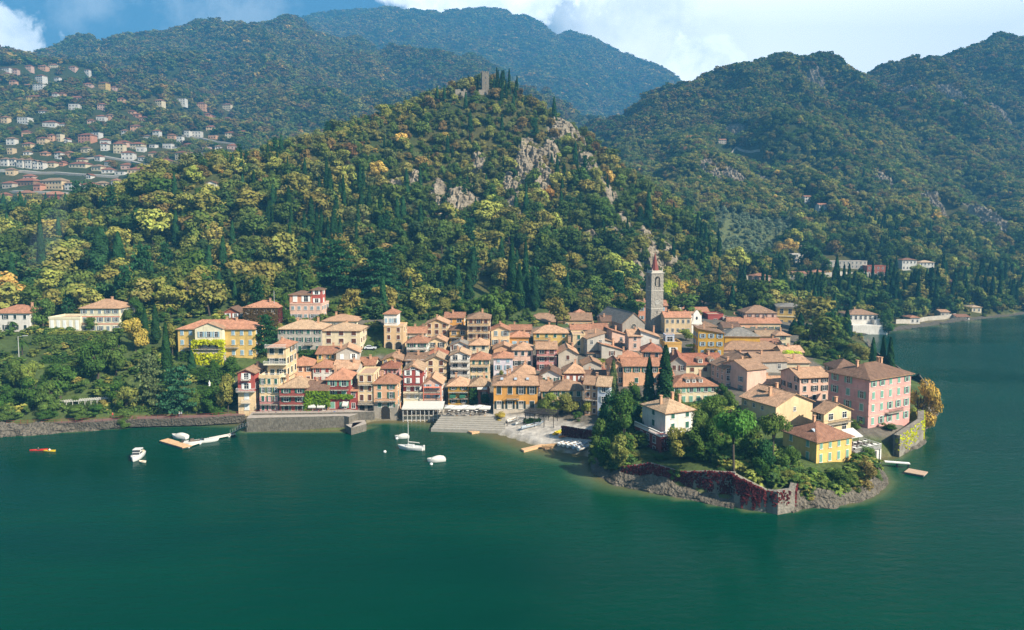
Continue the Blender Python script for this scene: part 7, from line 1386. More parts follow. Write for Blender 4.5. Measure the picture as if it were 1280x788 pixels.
def hill_road(pts, w=3.0):
    P = [hit(x, y, M1_BVH) for x, y in pts]; m = MB()
    for a, b in zip(P, P[1:]):
        n = max(1, int((b - a).length / 15)); q = [a.lerp(b, i / n) for i in range(n + 1)]
        for c, d in zip(q, q[1:]):
            zc, zd = [float(m1_z(np.array([p.x]), np.array([p.y]))[0]) for p in (c, d)]
            m.poly([(c.x, c.y - w, zc + 1), (d.x, d.y - w, zd + 1), (d.x, d.y + w, zd + 2.2), (c.x, c.y + w, zc + 2.2)]); m.poly([(c.x, c.y - w, zc - 4), (d.x, d.y - w, zd - 4), (d.x, d.y - w, zd + 1), (c.x, c.y - w, zc + 1)]); FARFOOT.append(((c.x + d.x) / 2, (c.y + d.y) / 2 - 6, 9, 0))
    m.build('hillside_road', [mat('road_concrete', srgb('9a9488'), .95, .15, .3)], kind='structure')
hill_road([(0, 214), (30, 215), (70, 217), (110, 220), (150, 222)]); hill_road([(130, 113), (150, 115), (172, 121)]); hill_road([(228, 170), (250, 173), (270, 178), (300, 182)]); hill_road([(0, 241), (40, 242), (80, 243), (110, 250)]); hill_road([(100, 200), (130, 197), (165, 203), (190, 208)])
# ================================================================== garden and village trees, one by one
T = tree
EXTRA = [('round', 'dark bushy oak close to the lakeside path by the willow', 262, 486, 519, 26, 'dark'), ('round', 'green tree at the water end of the gardens', 244, 484, 519, 22, 'mid'), ('broad', 'olive tree on the path between the cedars and the pergola', 160, 482, 518, 30, 'olive'), ('round', 'dark tree low on the western garden slope', 38, 470, 512, 34, 'dark'), ('bush', 'bush sprawling over the western lakeside path', 14, 512, 527, 30, 'mid'), ('bush', 'shrub growing through the red railing', 60, 512, 526, 26, 'dark'), ('bush', 'dense shrub at the pergola foot', 104, 512, 526, 24, 'mid'), ('bush', 'shrub overhanging the quay end of the path', 272, 508, 522, 24, 'dark'), ('cypress', 'extra slim cypress between the golden tree and the villa', 182, 384, 432, 10, 'cypress'), ('bush', 'dark green creeper bush spilling over the red terrace wall', 826, 572, 598, 30, 'dark', 154), ('bush', 'green bush draped over the red terrace wall nearer the bastion', 872, 577, 606, 26, 'mid', 150), ('bush', 'olive bush on the terrace wall under the light green dome', 795, 566, 594, 24, 'olive', 156), ('round', 'leafy tree in front of the white pergola', 62, 476, 516, 30, 'mid'), ('round', 'dark tree at the east end of the white pergola', 146, 474, 514, 30, 'dark'), ('bush', 'low shrub before the white pergola', 98, 505, 520, 26, 'mid'), ('bush', 'second low shrub before the white pergola', 122, 504, 519, 22, 'dark'), ('bush', 'green bush hanging over the rocks of the lakeside path', 160, 519, 537, 24, 'mid'), ('bush', 'second green bush on the rocks under the red railing', 196, 520, 533, 16, 'dark'), ('round', 'dark crown in the thick of the grove behind the boat beach', 760, 486, 552, 30, 'deep'), ('round', 'deep green crown between the grey-green cypress and the white cliff villa', 780, 484, 548, 38, 'dark'), ('round', 'dark crown at the water side of the grove', 757, 545, 590, 32, 'dark'), ('round', 'dark green crown over the red creeper terrace', 870, 534, 574, 38, 'mid'), ('round', 'dark crown filling the garden behind the umbrella pine', 890, 520, 572, 42, 'dark'), ('round', 'shadowy oak under the umbrella pine', 935, 548, 586, 38, 'dark'), ('round', 'shadowy oak under the dark spreading pine', 955, 548, 598, 36, 'deep'), ('broad', 'bright green bushy tree before the dormered villa', 884, 494, 540, 30, 'pine'), ('round', 'mid green tree beside the pale yellow gable house', 935, 512, 560, 34, 'mid'), ('bush', 'leafy green shrub at the corner of the yellow lakeside villa', 985, 556, 596, 30, 'mid'), ('round', 'dark tree in front of the orange-peach house', 790, 476, 515, 26, 'dark'), ('round', 'dark tree between the two big cypresses and the cream villa', 848, 486, 520, 20, 'mid'), ('round', 'dark tree on the lane east of the cream villa', 902, 478, 506, 18, 'dark'), ('bush', 'wide green shrub on the shore by the villa steps', 1064, 590, 616, 30, 'mid'), ('bush', 'hanging green shrub on the rocks below the oleander', 1094, 586, 606, 22, 'mid')]
for a in EXTRA + [
 ('cypress', 'tall slender cypress standing alone above the western villas', 53, 265, 352, 12, 'cypress', 300), ('cypress', 'cypress cut by the edge of the picture on the western slope', 2, 313, 348, 9, 'cypress', 300),
 ('conifer', 'very wide dark clump of cypress behind the pale banded villa', 128, 284, 368, 34, 'cypress', 305), ('conifer', 'dark conical evergreen next to the wide cypress clump', 150, 290, 366, 22, 'cypress', 303), ('cypress', 'cypress leaning over the lane above the gardens', 177, 302, 364, 13, 'cypress', 300), ('cypress', 'broad cypress just below the leaning one', 172, 322, 376, 18, 'cypress', 290),
 ('round', 'dark evergreen oak at the foot of the two cypresses', 172, 370, 404, 24, 'dark'), ('cypress', 'dark cypress rising behind the golden tree', 195, 381, 430, 12, 'cypress'), ('cypress', 'tall grey-green cypress in the lakeside garden', 209, 404, 482, 15, 'cypress'), ('round', 'olive green tree behind the tall grey-green cypress', 216, 403, 445, 22, 'olive'),
 ('broad', 'golden autumn tree in front of the villa gardens', 168, 396, 441, 30, 'gold'), ('round', 'dark round oak in the middle of the lake gardens', 118, 421, 478, 44, 'dark'), ('round', 'dark oak beside the middle of the lake gardens, taller', 142, 417, 470, 34, 'mid'), ('round', 'big dark oak above the white pergola', 76, 452, 499, 46, 'dark'), ('broad', 'yellow-green tree west of the big dark oak', 42, 450, 492, 26, 'lime'), ('broad', 'mid green tree below the floodlight mast', 20, 448, 492, 28, 'mid'), ('round', 'dark bushy tree at the lake edge of the picture', 7, 480, 512, 24, 'dark'), ('bush', 'dark shrub on the rocks by the path', 34, 506, 518, 14, 'mid'),
 ('cedar', 'ragged brown-green cedar over the lakeside path', 187, 440, 508, 40, 'grey'), ('cedar', 'broad cedar with tiered boughs by the tall cypress', 224, 455, 519, 46, 'cedar'), ('willow', 'pale green willow at the foot of the villa terrace', 283, 466, 517, 30, 'olive'), ('round', 'dark round tree above the pale green willow', 292, 444, 474, 26, 'dark'), ('conifer', 'clipped dark cone beside the vine-draped terrace', 240, 438, 464, 11, 'deep'),
 ('cedar', 'dark cedar between the yellow villa and the grey-white palazzo', 333, 391, 446, 32, 'deep'), ('round', 'dark tree beside the creeper-clad house', 356, 366, 402, 16, 'dark'), ('broad', 'small round tree in front of the pale banded villa', 118, 395, 415, 23, 'mid'), ('round', 'dark green tree at the side of the pale banded villa', 159, 385, 411, 24, 'mid'), ('broad', 'leafy garden trees west of the pale banded villa', 56, 372, 412, 30, 'mid'), ('broad', 'yellow-green tree behind the flat villa wing', 88, 356, 388, 22, 'lime'), ('round', 'grey-green tree behind the flat villa wing', 112, 358, 378, 24, 'grey'),
 ('cedar', 'huge dark blue-green cedar above the upper terraces', 420, 297, 380, 68, 'deep', 306), ('cedar', 'second huge dark cedar beside the first one', 474, 308, 382, 58, 'deep', 304), ('round', 'round pale olive tree above the tan house', 555, 371, 395, 24, 'olive'), ('round', 'dark green tree next to the round pale olive tree', 575, 372, 394, 22, 'dark'),
 ('cypress', 'tallest dark cypress of the trio above the village', 640, 298, 378, 15, 'cypress', 318), ('cypress', 'slim cypress of the trio above the village', 657, 300, 380, 12, 'cypress', 320), ('cypress', 'shorter broad cypress in front of the trio', 649, 330, 384, 15, 'cypress', 312), ('cypress', 'low dark cypress east of the trio', 668, 338, 381, 13, 'cypress', 316), ('cypress', 'dark cypress standing apart west of the trio', 586, 334, 374, 14, 'cypress', 318),
 ('broad', 'bright yellow-green tree right behind the bell tower', 836, 349, 380, 24, 'bright', 352), ('broad', 'feathery olive garden tree below the parish house', 856, 411, 436, 20, 'lime', 285), ('bush', 'glowing yellow bush in the garden below the chapel', 868, 430, 444, 27, 'bright', 262), ('bush', 'small light shrub in front of the church', 792, 412, 424, 14, 'lime', 272),
 ('cypress', 'shorter of the two dark cypresses before the cream villa', 811, 447, 514, 16, 'cypress', 190), ('cypress', 'taller of the two dark cypresses before the cream villa', 831, 432, 514, 24, 'cypress', 188), ('cypress', 'grey-green cypress at the edge of the boat beach', 766, 450, 532, 15, 'grey', 196),
 ('willow', 'pollarded yellow-green tree behind the dark pergola', 686, 491, 525, 36, 'lime', 194), ('willow', 'second pollarded yellow-green tree by the beach', 708, 491, 525, 36, 'olive', 194), ('willow', 'small yellow tree below the peach house', 734, 499, 519, 20, 'lime'), ('bush', 'round ochre bush at the foot of the orange palazzo', 626, 514, 527, 19, 'gold'), ('bush', 'dark bush against the orange palazzo', 655, 500, 515, 20, 'dark', 204), ('bush', 'dark shrub under the pollarded trees', 722, 514, 526, 14, 'dark'), ('conifer', 'narrow bright green cypress shrub at the café steps', 553, 511, 522, 5, 'mid', 205), ('bush', 'small tree on the terrace of the lilac house', 627, 462, 476, 14, 'olive', 221),
 ('round', 'dark evergreen mass on the cliff next to the boat beach', 776, 494, 568, 44, 'dark'), ('round', 'dark holm oak behind the white cliff villa', 795, 500, 545, 30, 'deep'), ('round', 'green tree leaning over the beach wall', 752, 522, 582, 30, 'mid'), ('round', 'light green dome of laurel below the white cliff villa', 776, 541, 590, 36, 'olive'), ('bush', 'dark laurel under the light green dome', 770, 562, 592, 24, 'deep'),
 ('broad', 'pale olive tree in the creeper garden beside the white cliff villa', 848, 533, 574, 36, 'olive'), ('round', 'dark tree close behind the white cliff villa', 873, 511, 566, 34, 'mid'), ('broad', 'bright green broad tree above the pines', 896, 492, 545, 34, 'mid'), ('round', 'light green bushy tree under the cream villa', 912, 488, 520, 26, 'mid'), ('pine', 'bright green umbrella pine leaning over the lake wall', 920, 510, 606, 62, 'pine'), ('pine', 'dark spreading pine between the umbrella pine and the yellow villa', 966, 516, 592, 48, 'mid'), ('round', 'dark shrubs under the umbrella pine', 893, 548, 576, 36, 'dark'), ('bush', 'dark laurel hedge on top of the creeper terrace', 866, 556, 575, 40, 'dark'), ('bush', 'dark green shrubs below the spreading pine', 948, 570, 604, 34, 'dark'),
 ('bush', 'round olive bush on the bastion', 987, 587, 606, 28, 'olive'), ('bush', 'clipped dark dome beside the villa steps', 1024, 588, 604, 15, 'deep'), ('bush', 'big feathery green bush on the lakeside rocks', 1049, 585, 618, 34, 'mid'), ('bush', 'reddish green oleander at the tip of the point', 1082, 574, 612, 42, 'brown'), ('bush', 'dark green bush between the yellow villa and the deck', 1080, 557, 578, 34, 'mid'), ('bush', 'bright clipped shrub below the restaurant deck', 1093, 569, 582, 16, 'lime'), ('bush', 'clipped bush on the hotel terrace', 1067, 524, 536, 22, 'mid'), ('bush', 'low dark hedge at the hotel entrance', 1112, 529, 537, 24, 'dark', 173), ('bush', 'yellow-green ivy shrub on the hotel lake wall', 1128, 538, 556, 14, 'lime', 176),
 ('round', 'large golden-brown autumn tree at the end of the hotel', 1156, 471, 534, 40, 'gold', 190), ('bush', 'green shrub under the golden-brown autumn tree', 1142, 508, 534, 20, 'lime', 188), ('cypress', 'shorter cypress of the pair behind the hotel', 1103, 420, 470, 11, 'cypress', 232), ('cypress', 'fuller cypress of the pair behind the hotel', 1112, 422, 470, 13, 'cypress', 230),
 ('broad', 'olive and orange tree at the lake below the cypresses', 1072, 428, 460, 30, 'olive', 268), ('round', 'dark green tree in the gardens behind the hotel', 1027, 423, 456, 30, 'dark', 278), ('round', 'dark green tree next to the olive and orange tree', 1050, 422, 456, 28, 'mid', 274), ('broad', 'bright lime green tree among the tan roofs', 987, 437, 458, 30, 'bright', 246), ('cypress', 'cypress before the yellow neoclassical villa, western one', 992, 400, 432, 14, 'cypress', 310), ('cypress', 'cypress before the yellow neoclassical villa, eastern one', 1000, 391, 430, 12, 'cypress', 312), ('cypress', 'small cypress close to the bright villa wall', 1008, 404, 434, 10, 'cypress', 308), ('round', 'green garden tree below the small cypress', 1014, 414, 442, 24, 'mid', 296),
 ('conifer', 'tall dark cypress group leader beside the white lakeside villa', 1027, 367, 420, 17, 'cypress', 345), ('cypress', 'slim cypress next to the group leader', 1038, 372, 418, 10, 'cypress', 350), ('cypress', 'dark cypress in front of the white lakeside villa', 1048, 392, 424, 13, 'cypress', 325), ('cypress', 'last cypress before the white lakeside villa', 1058, 386, 428, 13, 'cypress', 320), ('round', 'dark lakeside trees just east of the white villa', 1108, 386, 415, 26, 'dark', 372)]:
    T(*a[:7], Y=a[7] if len(a) > 7 else None, cat='bush' if a[0] == 'bush' else 'tree')
def palm(px, py, top, label):
    p = hitL(px, py); h = (py - top) * p.y / F; r = empty('palm_tree', p, 0, label, 'palm'); m = MB(); m.tube((0, 0, -.5), (0, 0, h * .72), .22, .18, 8); m.build('trunk', [BARK], r); g = random.Random(int(px)); P = []; fm = MB()
    V = []; 
    for i in range(26):
        a = i * 2.4; L_ = h * .38; el = g.uniform(-.2, .9); prev = Vector((0, 0, h * .72)); side = Vector((-math.sin(a), math.cos(a), 0))
        for k in range(5):
            t = (k + 1) / 5; q = Vector((math.cos(a) * L_ * t, math.sin(a) * L_ * t, h * .72 + L_ * (el * t - .9 * t * t))); w0, w1 = .35 * (1 - k / 6), .35 * (1 - (k + 1) / 6); fm.poly([prev - side * w0, q - side * w1, q + side * w1, prev + side * w0]); prev = q
    me = fm.mesh('fronds', [FOL]); at = me.color_attributes.new('lv', 'FLOAT_COLOR', 'POINT'); at.data.foreach_set('color', np.ones(len(me.vertices) * 4)); o = link('fronds', me, r); o['tint'] = list(TINT['dark'])
palm(16, 416, 398, 'small palm before the white house at the picture edge'); palm(28, 444, 420, 'palm above the floodlight mast'); palm(213, 398, 380, 'palm in the garden behind the golden tree')
def hedge(label, px0, px1, py, h, dpt, tint, Y=None, dens=9):
    a, b = (hitL(px0, py), hitL(px1, py)) if Y is None else (atY(px0, py, Y), atY(px1, py, Y)); r = empty('hedge', a, math.atan2(b.y - a.y, b.x - a.x), label, 'hedge'); L_ = (b - a).length; g = np.random.default_rng(int(px0)); n = int(L_ * dens * (h + dpt))
    u = g.random(n) * L_; f = g.random(n); z0 = (b.z - a.z) / L_; top = f > h / (h + dpt); y = np.where(top, g.random(n) * dpt, -.05 + g.normal(size=n) * .12); z = np.where(top, h + g.normal(size=n) * .15, g.random(n) * h)
    P = np.stack([u, y, z + z0 * u], 1); o = link('foliage', leaf_mesh('hedge_leaves', P, .3, int(px1), None, .4, up=.5, out=np.where(top[:, None], [0, 0, 1], [0, -1, .2])), r); o['tint'] = list(TINT[tint]); m = MB(); m.poly([(0, .15, -.5), (L_, .15, L_ * z0 - .5), (L_, .15, L_ * z0 + h - .2), (0, .15, h - .2)]); m.poly([(0, .15, h - .2), (L_, .15, L_ * z0 + h - .2), (L_, dpt, L_ * z0 + h - .2), (0, dpt, h - .2)]); m.build('stems', [mat('hedge_core', (.02, .03, .012), .95, .3, 1)], r)
for q in [('upper hedge row along the terrace under the two huge cedars', 402, 470, 384, 2.2, 1.6, 'lime'), ('lower hedge row along the kitchen garden terrace', 455, 500, 396, 1.8, 1.5, 'mid'), ('bright hedge behind the tan house roofs', 484, 528, 388, 2, 1.6, 'mid'), ('shrub border in front of the pale banded villa', 40, 150, 432, 3, 4, 'mid'), ('light shrub border just below the flat villa wing', 60, 128, 424, 2.4, 3, 'lime'), ('dark hedge on the wall below the villa gardens', 52, 92, 455, 2.2, 2, 'dark'), ('green hedge along the lakeside path by the pergola', 80, 150, 517, 1.8, 4, 'mid'), ('overgrown green bank above the lakeside path', 148, 205, 519, 2.2, 5, 'mid'), ('dark clipped hedge wall below the yellow villa', 236, 292, 478, 3.6, 4, 'dark'), ('dark hedge at the foot of the yellow villa terrace', 240, 296, 504, 4, 6, 'dark'), ('shrubs below the long yellow villa windows', 222, 252, 452, 3, 3, 'dark'), ('hedge below the small pink garden house', 580, 640, 392, 1.6, 2, 'mid'), ('dark hedge in the gap above the white pyramid-roofed house', 372, 402, 448, 2.4, 3, 'dark'), ('vine hedge on the terrace of the yellow house with salmon roof', 672, 708, 431, 1.2, .8, 'lime', 268), ('roof garden hedge behind the grey gabled shed', 739, 760, 455, 1.4, 2, 'lime', 240), ('dark planting along the beach pergola', 655, 676, 530, 1.2, 1.4, 'dark'), ('hedge above the bastion path', 1016, 1046, 607, 1.2, 2, 'lime', 143)]: hedge(*q)
for i, (px, py, w_, t) in enumerate([(250, 393, 20, 'mid'), (228, 398, 18, 'mid'), (205, 402, 16, 'dark'), (270, 404, 14, 'mid'), (415, 392, 16, 'mid'), (435, 396, 16, 'lime'), (462, 402, 14, 'dark'), (472, 418, 14, 'dark'), (512, 398, 16, 'mid'), (528, 396, 14, 'olive'), (545, 398, 12, 'mid'), (600, 388, 16, 'mid'), (622, 386, 18, 'lime'), (640, 384, 14, 'mid'), (690, 388, 18, 'mid'), (705, 386, 20, 'olive'), (722, 386, 18, 'lime'), (738, 386, 20, 'olive'), (752, 385, 16, 'mid'), (772, 384, 18, 'lime'), (60, 480, 18, 'dark'), (105, 488, 20, 'mid'), (150, 492, 22, 'mid'), (150, 460, 20, 'mid'), (185, 445, 16, 'mid'), (205, 505, 16, 'dark'), (170, 470, 18, 'dark'), (252, 470, 16, 'dark'), (268, 462, 18, 'dark'), (255, 516, 16, 'mid'), (155, 530, 26, 'mid'), (12, 470, 20, 'mid'), (55, 500, 12, 'lime'), (95, 505, 14, 'mid'), (130, 492, 18, 'dark'), (1020, 448, 22, 'mid'), (1040, 452, 22, 'dark'), (1060, 456, 18, 'mid'), (1008, 446, 16, 'lime'), (900, 600, 22, 'mid'), (925, 592, 20, 'mid'), (820, 592, 20, 'mid'), (845, 600, 20, 'mid'), (760, 562, 20, 'mid'), (1000, 612, 14, 'lime'), (1070, 600, 18, 'mid')]):
    T('bush', '%s garden shrub in the terraced gardens round the village' % {'mid': 'green', 'dark': 'dark green', 'lime': 'yellow-green', 'olive': 'olive'}[t], px, py - w_ * .75, py, w_, t, cat='bush', group='%s garden shrubs' % {'mid': 'green', 'dark': 'dark green', 'lime': 'yellow-green', 'olive': 'olive'}[t])
# ================================================================== woods on the slopes
gN = np.random.default_rng(11)
FT = np.array(FOOT); FF = np.array(FARFOOT)
def clear_of(x, y, F_, extra=0):
    ok = np.ones(len(x), bool)
    for f in F_: ok &= np.hypot(x - f[0], y - f[1]) > f[2] + extra
    return ok
def visible(x, y, z, bv, up):
    ok = np.zeros(len(x), bool)
    for i in range(len(x)):
        t = Vector((x[i], y[i], z[i] + up)); d = t - EYE; L_ = d.length
        h = bv.ray_cast(EYE, d / L_, L_ - 2)[0]
        ok[i] = h is None
    return ok
def infr(x, y, z, m=90):
    D = y * _c - (z - CAMZ) * _s; px = 640 + F * x / D; return (px > -m) & (px < 1280 + m), px
HB = [proto(k, v, 1)[0] for k, v in (('broad', 0), ('broad', 1), ('broad', 2), ('round', 0), ('round', 1), ('willow', 0), ('conifer', 1), ('cedar', 0))]
LB = [proto(k, v, 0)[0] for k, v in (('broad', 0), ('broad', 1), ('round', 0), ('round', 1), ('willow', 0))]
NATW = np.array([.95, .95, .95, .9, .9, 1.1, .75, .84]); NATL = np.array([.95, .95, .9, .9, 1.1])
# --- near slopes (up to 620 m): the nearest 290 trees are objects of their own, the rest one wood
n = 34000; x = gN.uniform(-480, 700, n); y = gN.uniform(255, 640, n); z = gz_arr(x, y)
inf, px = infr(x, y, z); d = shoredist(x, y)
ok = inf & (((z > 3) & (d > 6)) | ((x > 150) & (y > 340) & (d > 3) & (z > .35))) & ~inpoly(VILLAGE, x, y)
rm = rockmask(x, y, z) + fbm(x, y, 9, 3, 5) * .5; ok &= (rm < -.2) | (gN.random(n) < np.where(rm < .1, .45, .12))
OLIVE = pxpoly([(880, 300), (905, 225), (960, 240), (1000, 290), (960, 325), (905, 335)]); LAWNS = [pxpoly([(985, 395), (1058, 392), (1090, 430), (1075, 462), (1000, 458)]), pxpoly([(225, 245), (258, 238), (275, 252), (240, 266)]), pxpoly([(565, 345), (610, 352), (615, 380), (565, 372)]), pxpoly([(320, 400), (520, 392), (640, 386), (560, 376), (400, 372), (330, 378)])]
oli = inpoly(OLIVE, x, y); ok &= ~oli | (gN.random(n) < .9)
for i, P in enumerate(LAWNS): ok &= ~inpoly(P, x, y) | (gN.random(n) < (.06, .06, .15, .22)[i])
ok &= (y > 300) | (x < -80) & (gN.random(n) < .8) & (z > 17) | (gN.random(n) < .3)
ok &= clear_of(x, y, FT, 2)
x, y, z, px, rm, oli = [a[ok] for a in (x, y, z, px, rm, oli)]
# thin to a natural spacing
order = gN.permutation(len(x)); cell = {}; keep = []
for i in order:
    sp = 4.6 if y[i] < 420 else 5.2; c = (int(x[i] / sp), int(y[i] / sp)); good = True
    for a in (-1, 0, 1):
        for b in (-1, 0, 1):
            for j in cell.get((c[0] + a, c[1] + b), ()):
                if (x[i] - x[j]) ** 2 + (y[i] - y[j]) ** 2 < sp * sp: good = False; break
            if not good: break
        if not good: break
    if good: cell.setdefault(c, []).append(i); keep.append(i)
keep = np.array(keep); x, y, z, px, rm, oli = [a[keep] for a in (x, y, z, px, rm, oli)]
v = visible(x, y, z, LAND_BVH, 16); x, y, z, px, rm, oli = [a[v] for a in (x, y, z, px, rm, oli)]
n = len(x); q = (fbm(x, y, 60, 3, 101) * .9 + .5) % 1
dry = sstep(40, 120, z)      # the upper slopes carry smaller, browner trees
hgt = gN.uniform(5.2, 14, n) * (1 - .28 * dry) * np.where(oli, .55, 1) * np.where(gN.random(n) < .12, 1.35, 1); hgt *= np.where(rm > -.15, .7, 1)
wid = hgt * gN.uniform(.85, 1.25, n); idx = gN.choice(8, n, p=[.18, .18, .18, .17, .14, .06, .055, .035]); hgt = np.where(idx > 5, hgt * 1.3, hgt); wid = np.where(idx > 5, hgt * .5, wid)
tl, th_ = pick_tint(gN, 'low', n, q) * .84, pick_tint(gN, 'hill', n, q); tint = np.where((gN.random(n) < dry)[:, None], th_, tl); tint[idx > 5] = np.array(TINT['deep']) * gN.uniform(1.0, 1.5, ((idx > 5).sum(), 1)); tint[oli] = np.array(TINT['silver']) * gN.uniform(.8, 1.15, (oli.sum(), 1))
rot = gN.uniform(0, 6.28, n)
dist = np.hypot(x, y); near = np.argsort(dist + np.where(oli, 300, 0))[:290]; isn = np.zeros(n, bool); isn[near] = True
def tone(c):
    h, s, v_ = colorsys.rgb_to_hsv(*[float(a) for a in c])
    if h < .115: return 'rust brown' if v_ < .36 else 'orange'
    if h < .155: return 'brown-green' if v_ < .3 else 'golden'
    if h < .2: return 'olive'
    return 'dark green' if v_ < .1 else 'green'
for i in near:
    t = tone(tint[i]); zone = 'on the western garden slope' if px[i] < 330 else 'at the foot of the castle hill' if px[i] < 700 else 'behind the church quarter'
    kd = 'broadleaf' if idx[i] < 6 else 'conifer'; o = link(kd + '_tree', HB[idx[i]], None, (x[i], y[i], z[i]), rot[i], '%s %s tree in the woods %s' % (t, kd, zone), 'tree', '%s %s trees %s' % (t, kd, zone))
    o.scale = (wid[i] / NATW[idx[i]], wid[i] / NATW[idx[i]], hgt[i]); o['tint'] = [float(a) for a in tint[i]]
m_ = ~isn; s3 = np.stack([wid / NATW[idx], wid / NATW[idx], hgt], 1)
woods('woodland', np.stack([x, y, z], 1)[m_], s3[m_], rot[m_], idx[m_], tint[m_], HB)
# --- low scrub between the trees
n = 26000; xs_ = gN.uniform(-480, 700, n); ys_ = gN.uniform(240, 640, n); zs_ = gz_arr(xs_, ys_); inf, pxs = infr(xs_, ys_, zs_); ok = inf & ((zs_ > 4) | (xs_ > 150) & (ys_ > 340) & (zs_ > .3)) & (shoredist(xs_, ys_) > 1.5) & ~inpoly(VILLAGE, xs_, ys_) & clear_of(xs_, ys_, FT, 0); rms = rockmask(xs_, ys_, zs_) + fbm(xs_, ys_, 9, 3, 5) * .5; ok &= (rms < .12) | (gN.random(n) < .22)
for i, P in enumerate(LAWNS[1:3]): ok &= ~inpoly(P, xs_, ys_)
ok &= ~inpoly(OLIVE, xs_, ys_)
GARDENS = [(pxpoly([(-100, 535), (0, 524), (130, 520), (240, 516), (296, 514), (296, 440), (320, 410), (420, 380), (560, 380), (700, 378), (700, 386), (560, 396), (505, 404), (505, 432), (455, 440), (350, 415), (320, 440), (300, 380), (200, 365), (-100, 380)]), 5200), (pxpoly([(742, 582), (755, 520), (790, 505), (850, 520), (905, 505), (930, 545), (985, 590), (1010, 600), (1060, 600), (1080, 565), (1098, 590), (1070, 622), (1000, 632), (990, 608), (930, 612), (925, 606), (905, 585), (850, 574), (796, 570), (785, 592), (760, 596)]), 4600)]
for P, cnt in GARDENS:   # shrubs between the garden trees
    gx, gy = gN.uniform(P[:, 0].min(), P[:, 0].max(), cnt), gN.uniform(P[:, 1].min(), P[:, 1].max(), cnt); k_ = inpoly(P, gx, gy) & clear_of(gx, gy, FT, -1.5) & (fbm(gx, gy, 16, 2, 77) > (-.25 if cnt > 5000 else -.6)); xs_, ys_, ok = np.concatenate([xs_, gx]), np.concatenate([ys_, gy]), np.concatenate([ok, k_])
zs_ = gz_arr(xs_, ys_); xs_, ys_, zs_ = xs_[ok], ys_[ok], zs_[ok]; v = visible(xs_, ys_, zs_, LAND_BVH, 6); xs_, ys_, zs_ = xs_[v], ys_[v], zs_[v]; n = len(xs_); h = gN.uniform(1.2, 3.2, n); LBx = [proto('bush', k, 0)[0] for k in range(3)]
woods('undergrowth', np.stack([xs_, ys_, zs_], 1), np.stack([h * 1.5, h * 1.5, h], 1), gN.uniform(0, 6.28, n), gN.integers(0, 3, n), np.where((ys_ < 330)[:, None] & (zs_ < 34)[:, None], pick_tint(gN, 'garden', n, gN.random(n)), pick_tint(gN, 'hill', n, (fbm(xs_, ys_, 50, 3, 111) * .9 + .5) % 1)), LBx)
# --- right mountain beyond
def far_wood(name, N_, box, zf, bv, smin, smax, ratio, meshes, nat, pal, up, seed, foot=None, rockz=False, qs=120):
    g = np.random.default_rng(seed); x = g.uniform(box[0], box[1], N_); y = g.uniform(box[2], box[3], N_); z = zf(x, y); inf, px = infr(x, y, z); ok = inf & (z > 5)
    if foot is not None:
        for f in foot:
            near_ = (np.abs(x - f[0]) < f[2] * 1.0) & (y > f[1] - 30) & (y < f[1] + f[2]); ok &= ~near_
    if rockz: rm = rockmask(x, y, z) + fbm(x, y, 14, 3, 5) * .5; ok &= (rm < -.2) | (g.random(N_) < .08); ok &= clear_of(x, y, FT, 3)
    dn = fbm(x, y, 160, 3, seed + 3); ok &= g.random(N_) < sstep(-.9, -.15, dn) + .15
    x, y, z = x[ok], y[ok], z[ok]; v = visible(x, y, z, bv, up); x, y, z = x[v], y[v], z[v]; n = len(x); k = y / (box[2] * .5 + box[3] * .5)
    h = g.uniform(smin, smax, n) * (.5 + .5 * k); i = g.integers(0, len(meshes), n); w_ = h * g.uniform(ratio * .8, ratio * 1.3, n)
    return woods(name, np.stack([x, y, z], 1), np.stack([w_ / nat[i], w_ / nat[i], h], 1), g.uniform(0, 6.28, n), i, pick_tint(g, pal, n, (fbm(x, y, qs, 4, seed + 7) * .95 + .5) % 1), meshes)
far_wood('woodland', 19000, (-60, 1000, 640, 1000), gz_arr, LAND_BVH, 6, 11, 1.1, HB[:5], NATW[:5], 'hill', 16, 21, None, True)
far_wood('woodland', 36000, (0, 1800, 1000, 1760), gz_arr, LAND_BVH, 8, 14, 1.15, LB, NATL, 'far', 20, 22, None, True, 200)
far_wood('mountain_forest', 16000, (-760, 260, 600, 1000), m1_z, M1_BVH, 6, 11, 1.1, HB[:5], NATW[:5], 'hill', 14, 23, FARFOOT)
far_wood('mountain_forest', 60000, (-1500, 700, 1000, 2620), m1_z, M1_BVH, 10, 19, 1.25, LB, NATL, 'far', 24, 24, FARFOOT, qs=260)
far_wood('mountain_forest', 42000, (-1700, 1500, 2700, 4600), m2_z, bvh(m2_me), 18, 32, 1.5, LB, NATL, 'far', 50, 25, qs=400)
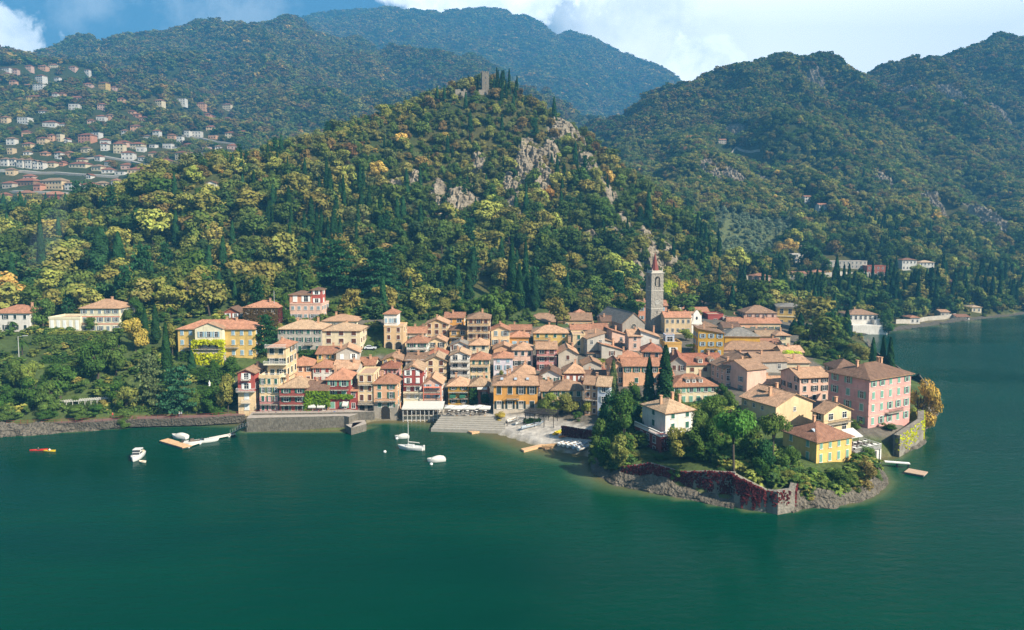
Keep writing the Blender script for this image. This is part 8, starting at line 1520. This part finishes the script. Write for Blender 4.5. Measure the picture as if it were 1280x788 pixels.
# --- cypresses on the slopes: px boxes, count, height, label
CYP = [('cypress among the woods in the middle of the castle hill', 395, 240, 480, 325, 26, 17), ('cypress low on the castle hill above the cedars', 360, 285, 470, 345, 14, 16), ('cypress beside the castle tower on the hilltop', 619, 104, 648, 128, 30, 15), ('slim cypress on the hilltop west of the castle tower', 584, 104, 597, 116, 10, 9), ('cypress on the ridge falling from the castle', 650, 110, 690, 140, 7, 7), ('solitary cypress on the rocky castle slope', 470, 175, 640, 250, 9, 9), ('cypress on the lower castle hill near the cliffs', 690, 215, 860, 330, 16, 13), ('cypress on the western spur', 300, 205, 370, 290, 14, 15),
  ('cypress in the row beyond the valley', 780, 190, 830, 210, 9, 12), ('cypress in the cluster above the church quarter', 868, 300, 900, 352, 18, 17), ('cypress around the tower-like villa', 920, 352, 985, 382, 24, 17), ('cypress below the long concrete building', 1005, 362, 1095, 395, 44, 16), ('cypress in the grove above the road', 1078, 285, 1126, 318, 22, 15), ('cypress in the grove behind the white villas', 1100, 300, 1180, 322, 14, 12), ('cypress in the lakeside grove further along the shore', 1100, 355, 1200, 398, 40, 18), ('cypress in the last grove by the far shore', 1205, 355, 1278, 392, 28, 17), ('cypress on the terrace high in the eastern woods', 975, 170, 1160, 196, 16, 12), ('cypress scattered on the eastern slope', 960, 205, 1100, 280, 14, 12), ('cypress at the back of the village', 985, 372, 1045, 402, 16, 12)]
gc = random.Random(5); cm = [proto('cypress', k, 1)[0] for k in range(3)]; cq = [proto('conifer', 0, 1)[0]]
for lb, ax, ay, bx, by, cnt, hh in CYP:
    for i in range(cnt):
        p = hit(gc.uniform(ax, bx), gc.uniform(ay, by))
        if p is None or p.z < 2 or any((p.x - f[0]) ** 2 + (p.y - f[1]) ** 2 < (f[2] * .75) ** 2 for f in FOOT): continue
        h = hh * gc.uniform(.7, 1.25); o = link('cypress_tree', gc.choice(cm), None, (p.x, p.y, p.z), gc.uniform(0, 6.28), lb, 'tree', lb.replace('cypress', 'cypresses', 1)); wd = h * gc.uniform(.8, 1.25); o.scale = (wd, wd, h); o['tint'] = jitter(TINT['cypress'], .15, gc)

# ================================================================== bare cliffs breaking through the woods
def outcrops():
    rk = mat('cliff_rock', srgb('978a76'), .95, .4, .16, .9, .8, 0, .1, stain=.6)
    for k, (cx, cy_, cz, ax, az) in enumerate(rock_c):
        st = max(.9, ax / 16); hx, hy = ax * 1.45, az * 2.4 + 8; nx, ny = int(2 * hx / st) + 1, int(2 * hy / (st * 1.0)) + 1
        X, Y = np.meshgrid(np.linspace(cx - hx, cx + hx, nx), np.linspace(cy_ - hy, cy_ + hy, ny)); Z = gz_arr(X, Y)
        r = np.sqrt(((X - cx) / hx) ** 2 + ((Y - cy_) / hy) ** 2) + .45 * fbm(X, Y, max(6, ax * .5), 3, 200 + k); mk = 1 - sstep(.35, .95, r)
        rid = 1 - np.abs(fbm(X, Y * .22, max(3.0, ax * .2), 5, 300 + k)) * 2.6; fine = fbm(X, Y * .5, 2.2 * st, 3, 400 + k); ledge = (Z / (3.2 * st) + .6 * fbm(X, Y, 12, 2, 9)) % 1
        amp = min(10, 3.0 + ax * .3) * mk; off = amp * (.35 + .65 * rid) + mk * (fine * 1.3 * st + ledge * 2.6) - 1.6 * (1 - mk)
        V = np.stack([X, Y - off * .75, Z + off * .35], -1).reshape(-1, 3); i = np.arange((nx - 1) * (ny - 1)); a = (i // (nx - 1)) * nx + i % (nx - 1)
        me = bpy.data.meshes.new('rock_cliff'); me.from_pydata(V.tolist(), [], np.stack([a, a + 1, a + nx + 1, a + nx], 1).tolist()); me.materials.append(rk); link('rock_cliff', me, kind='structure')
outcrops()
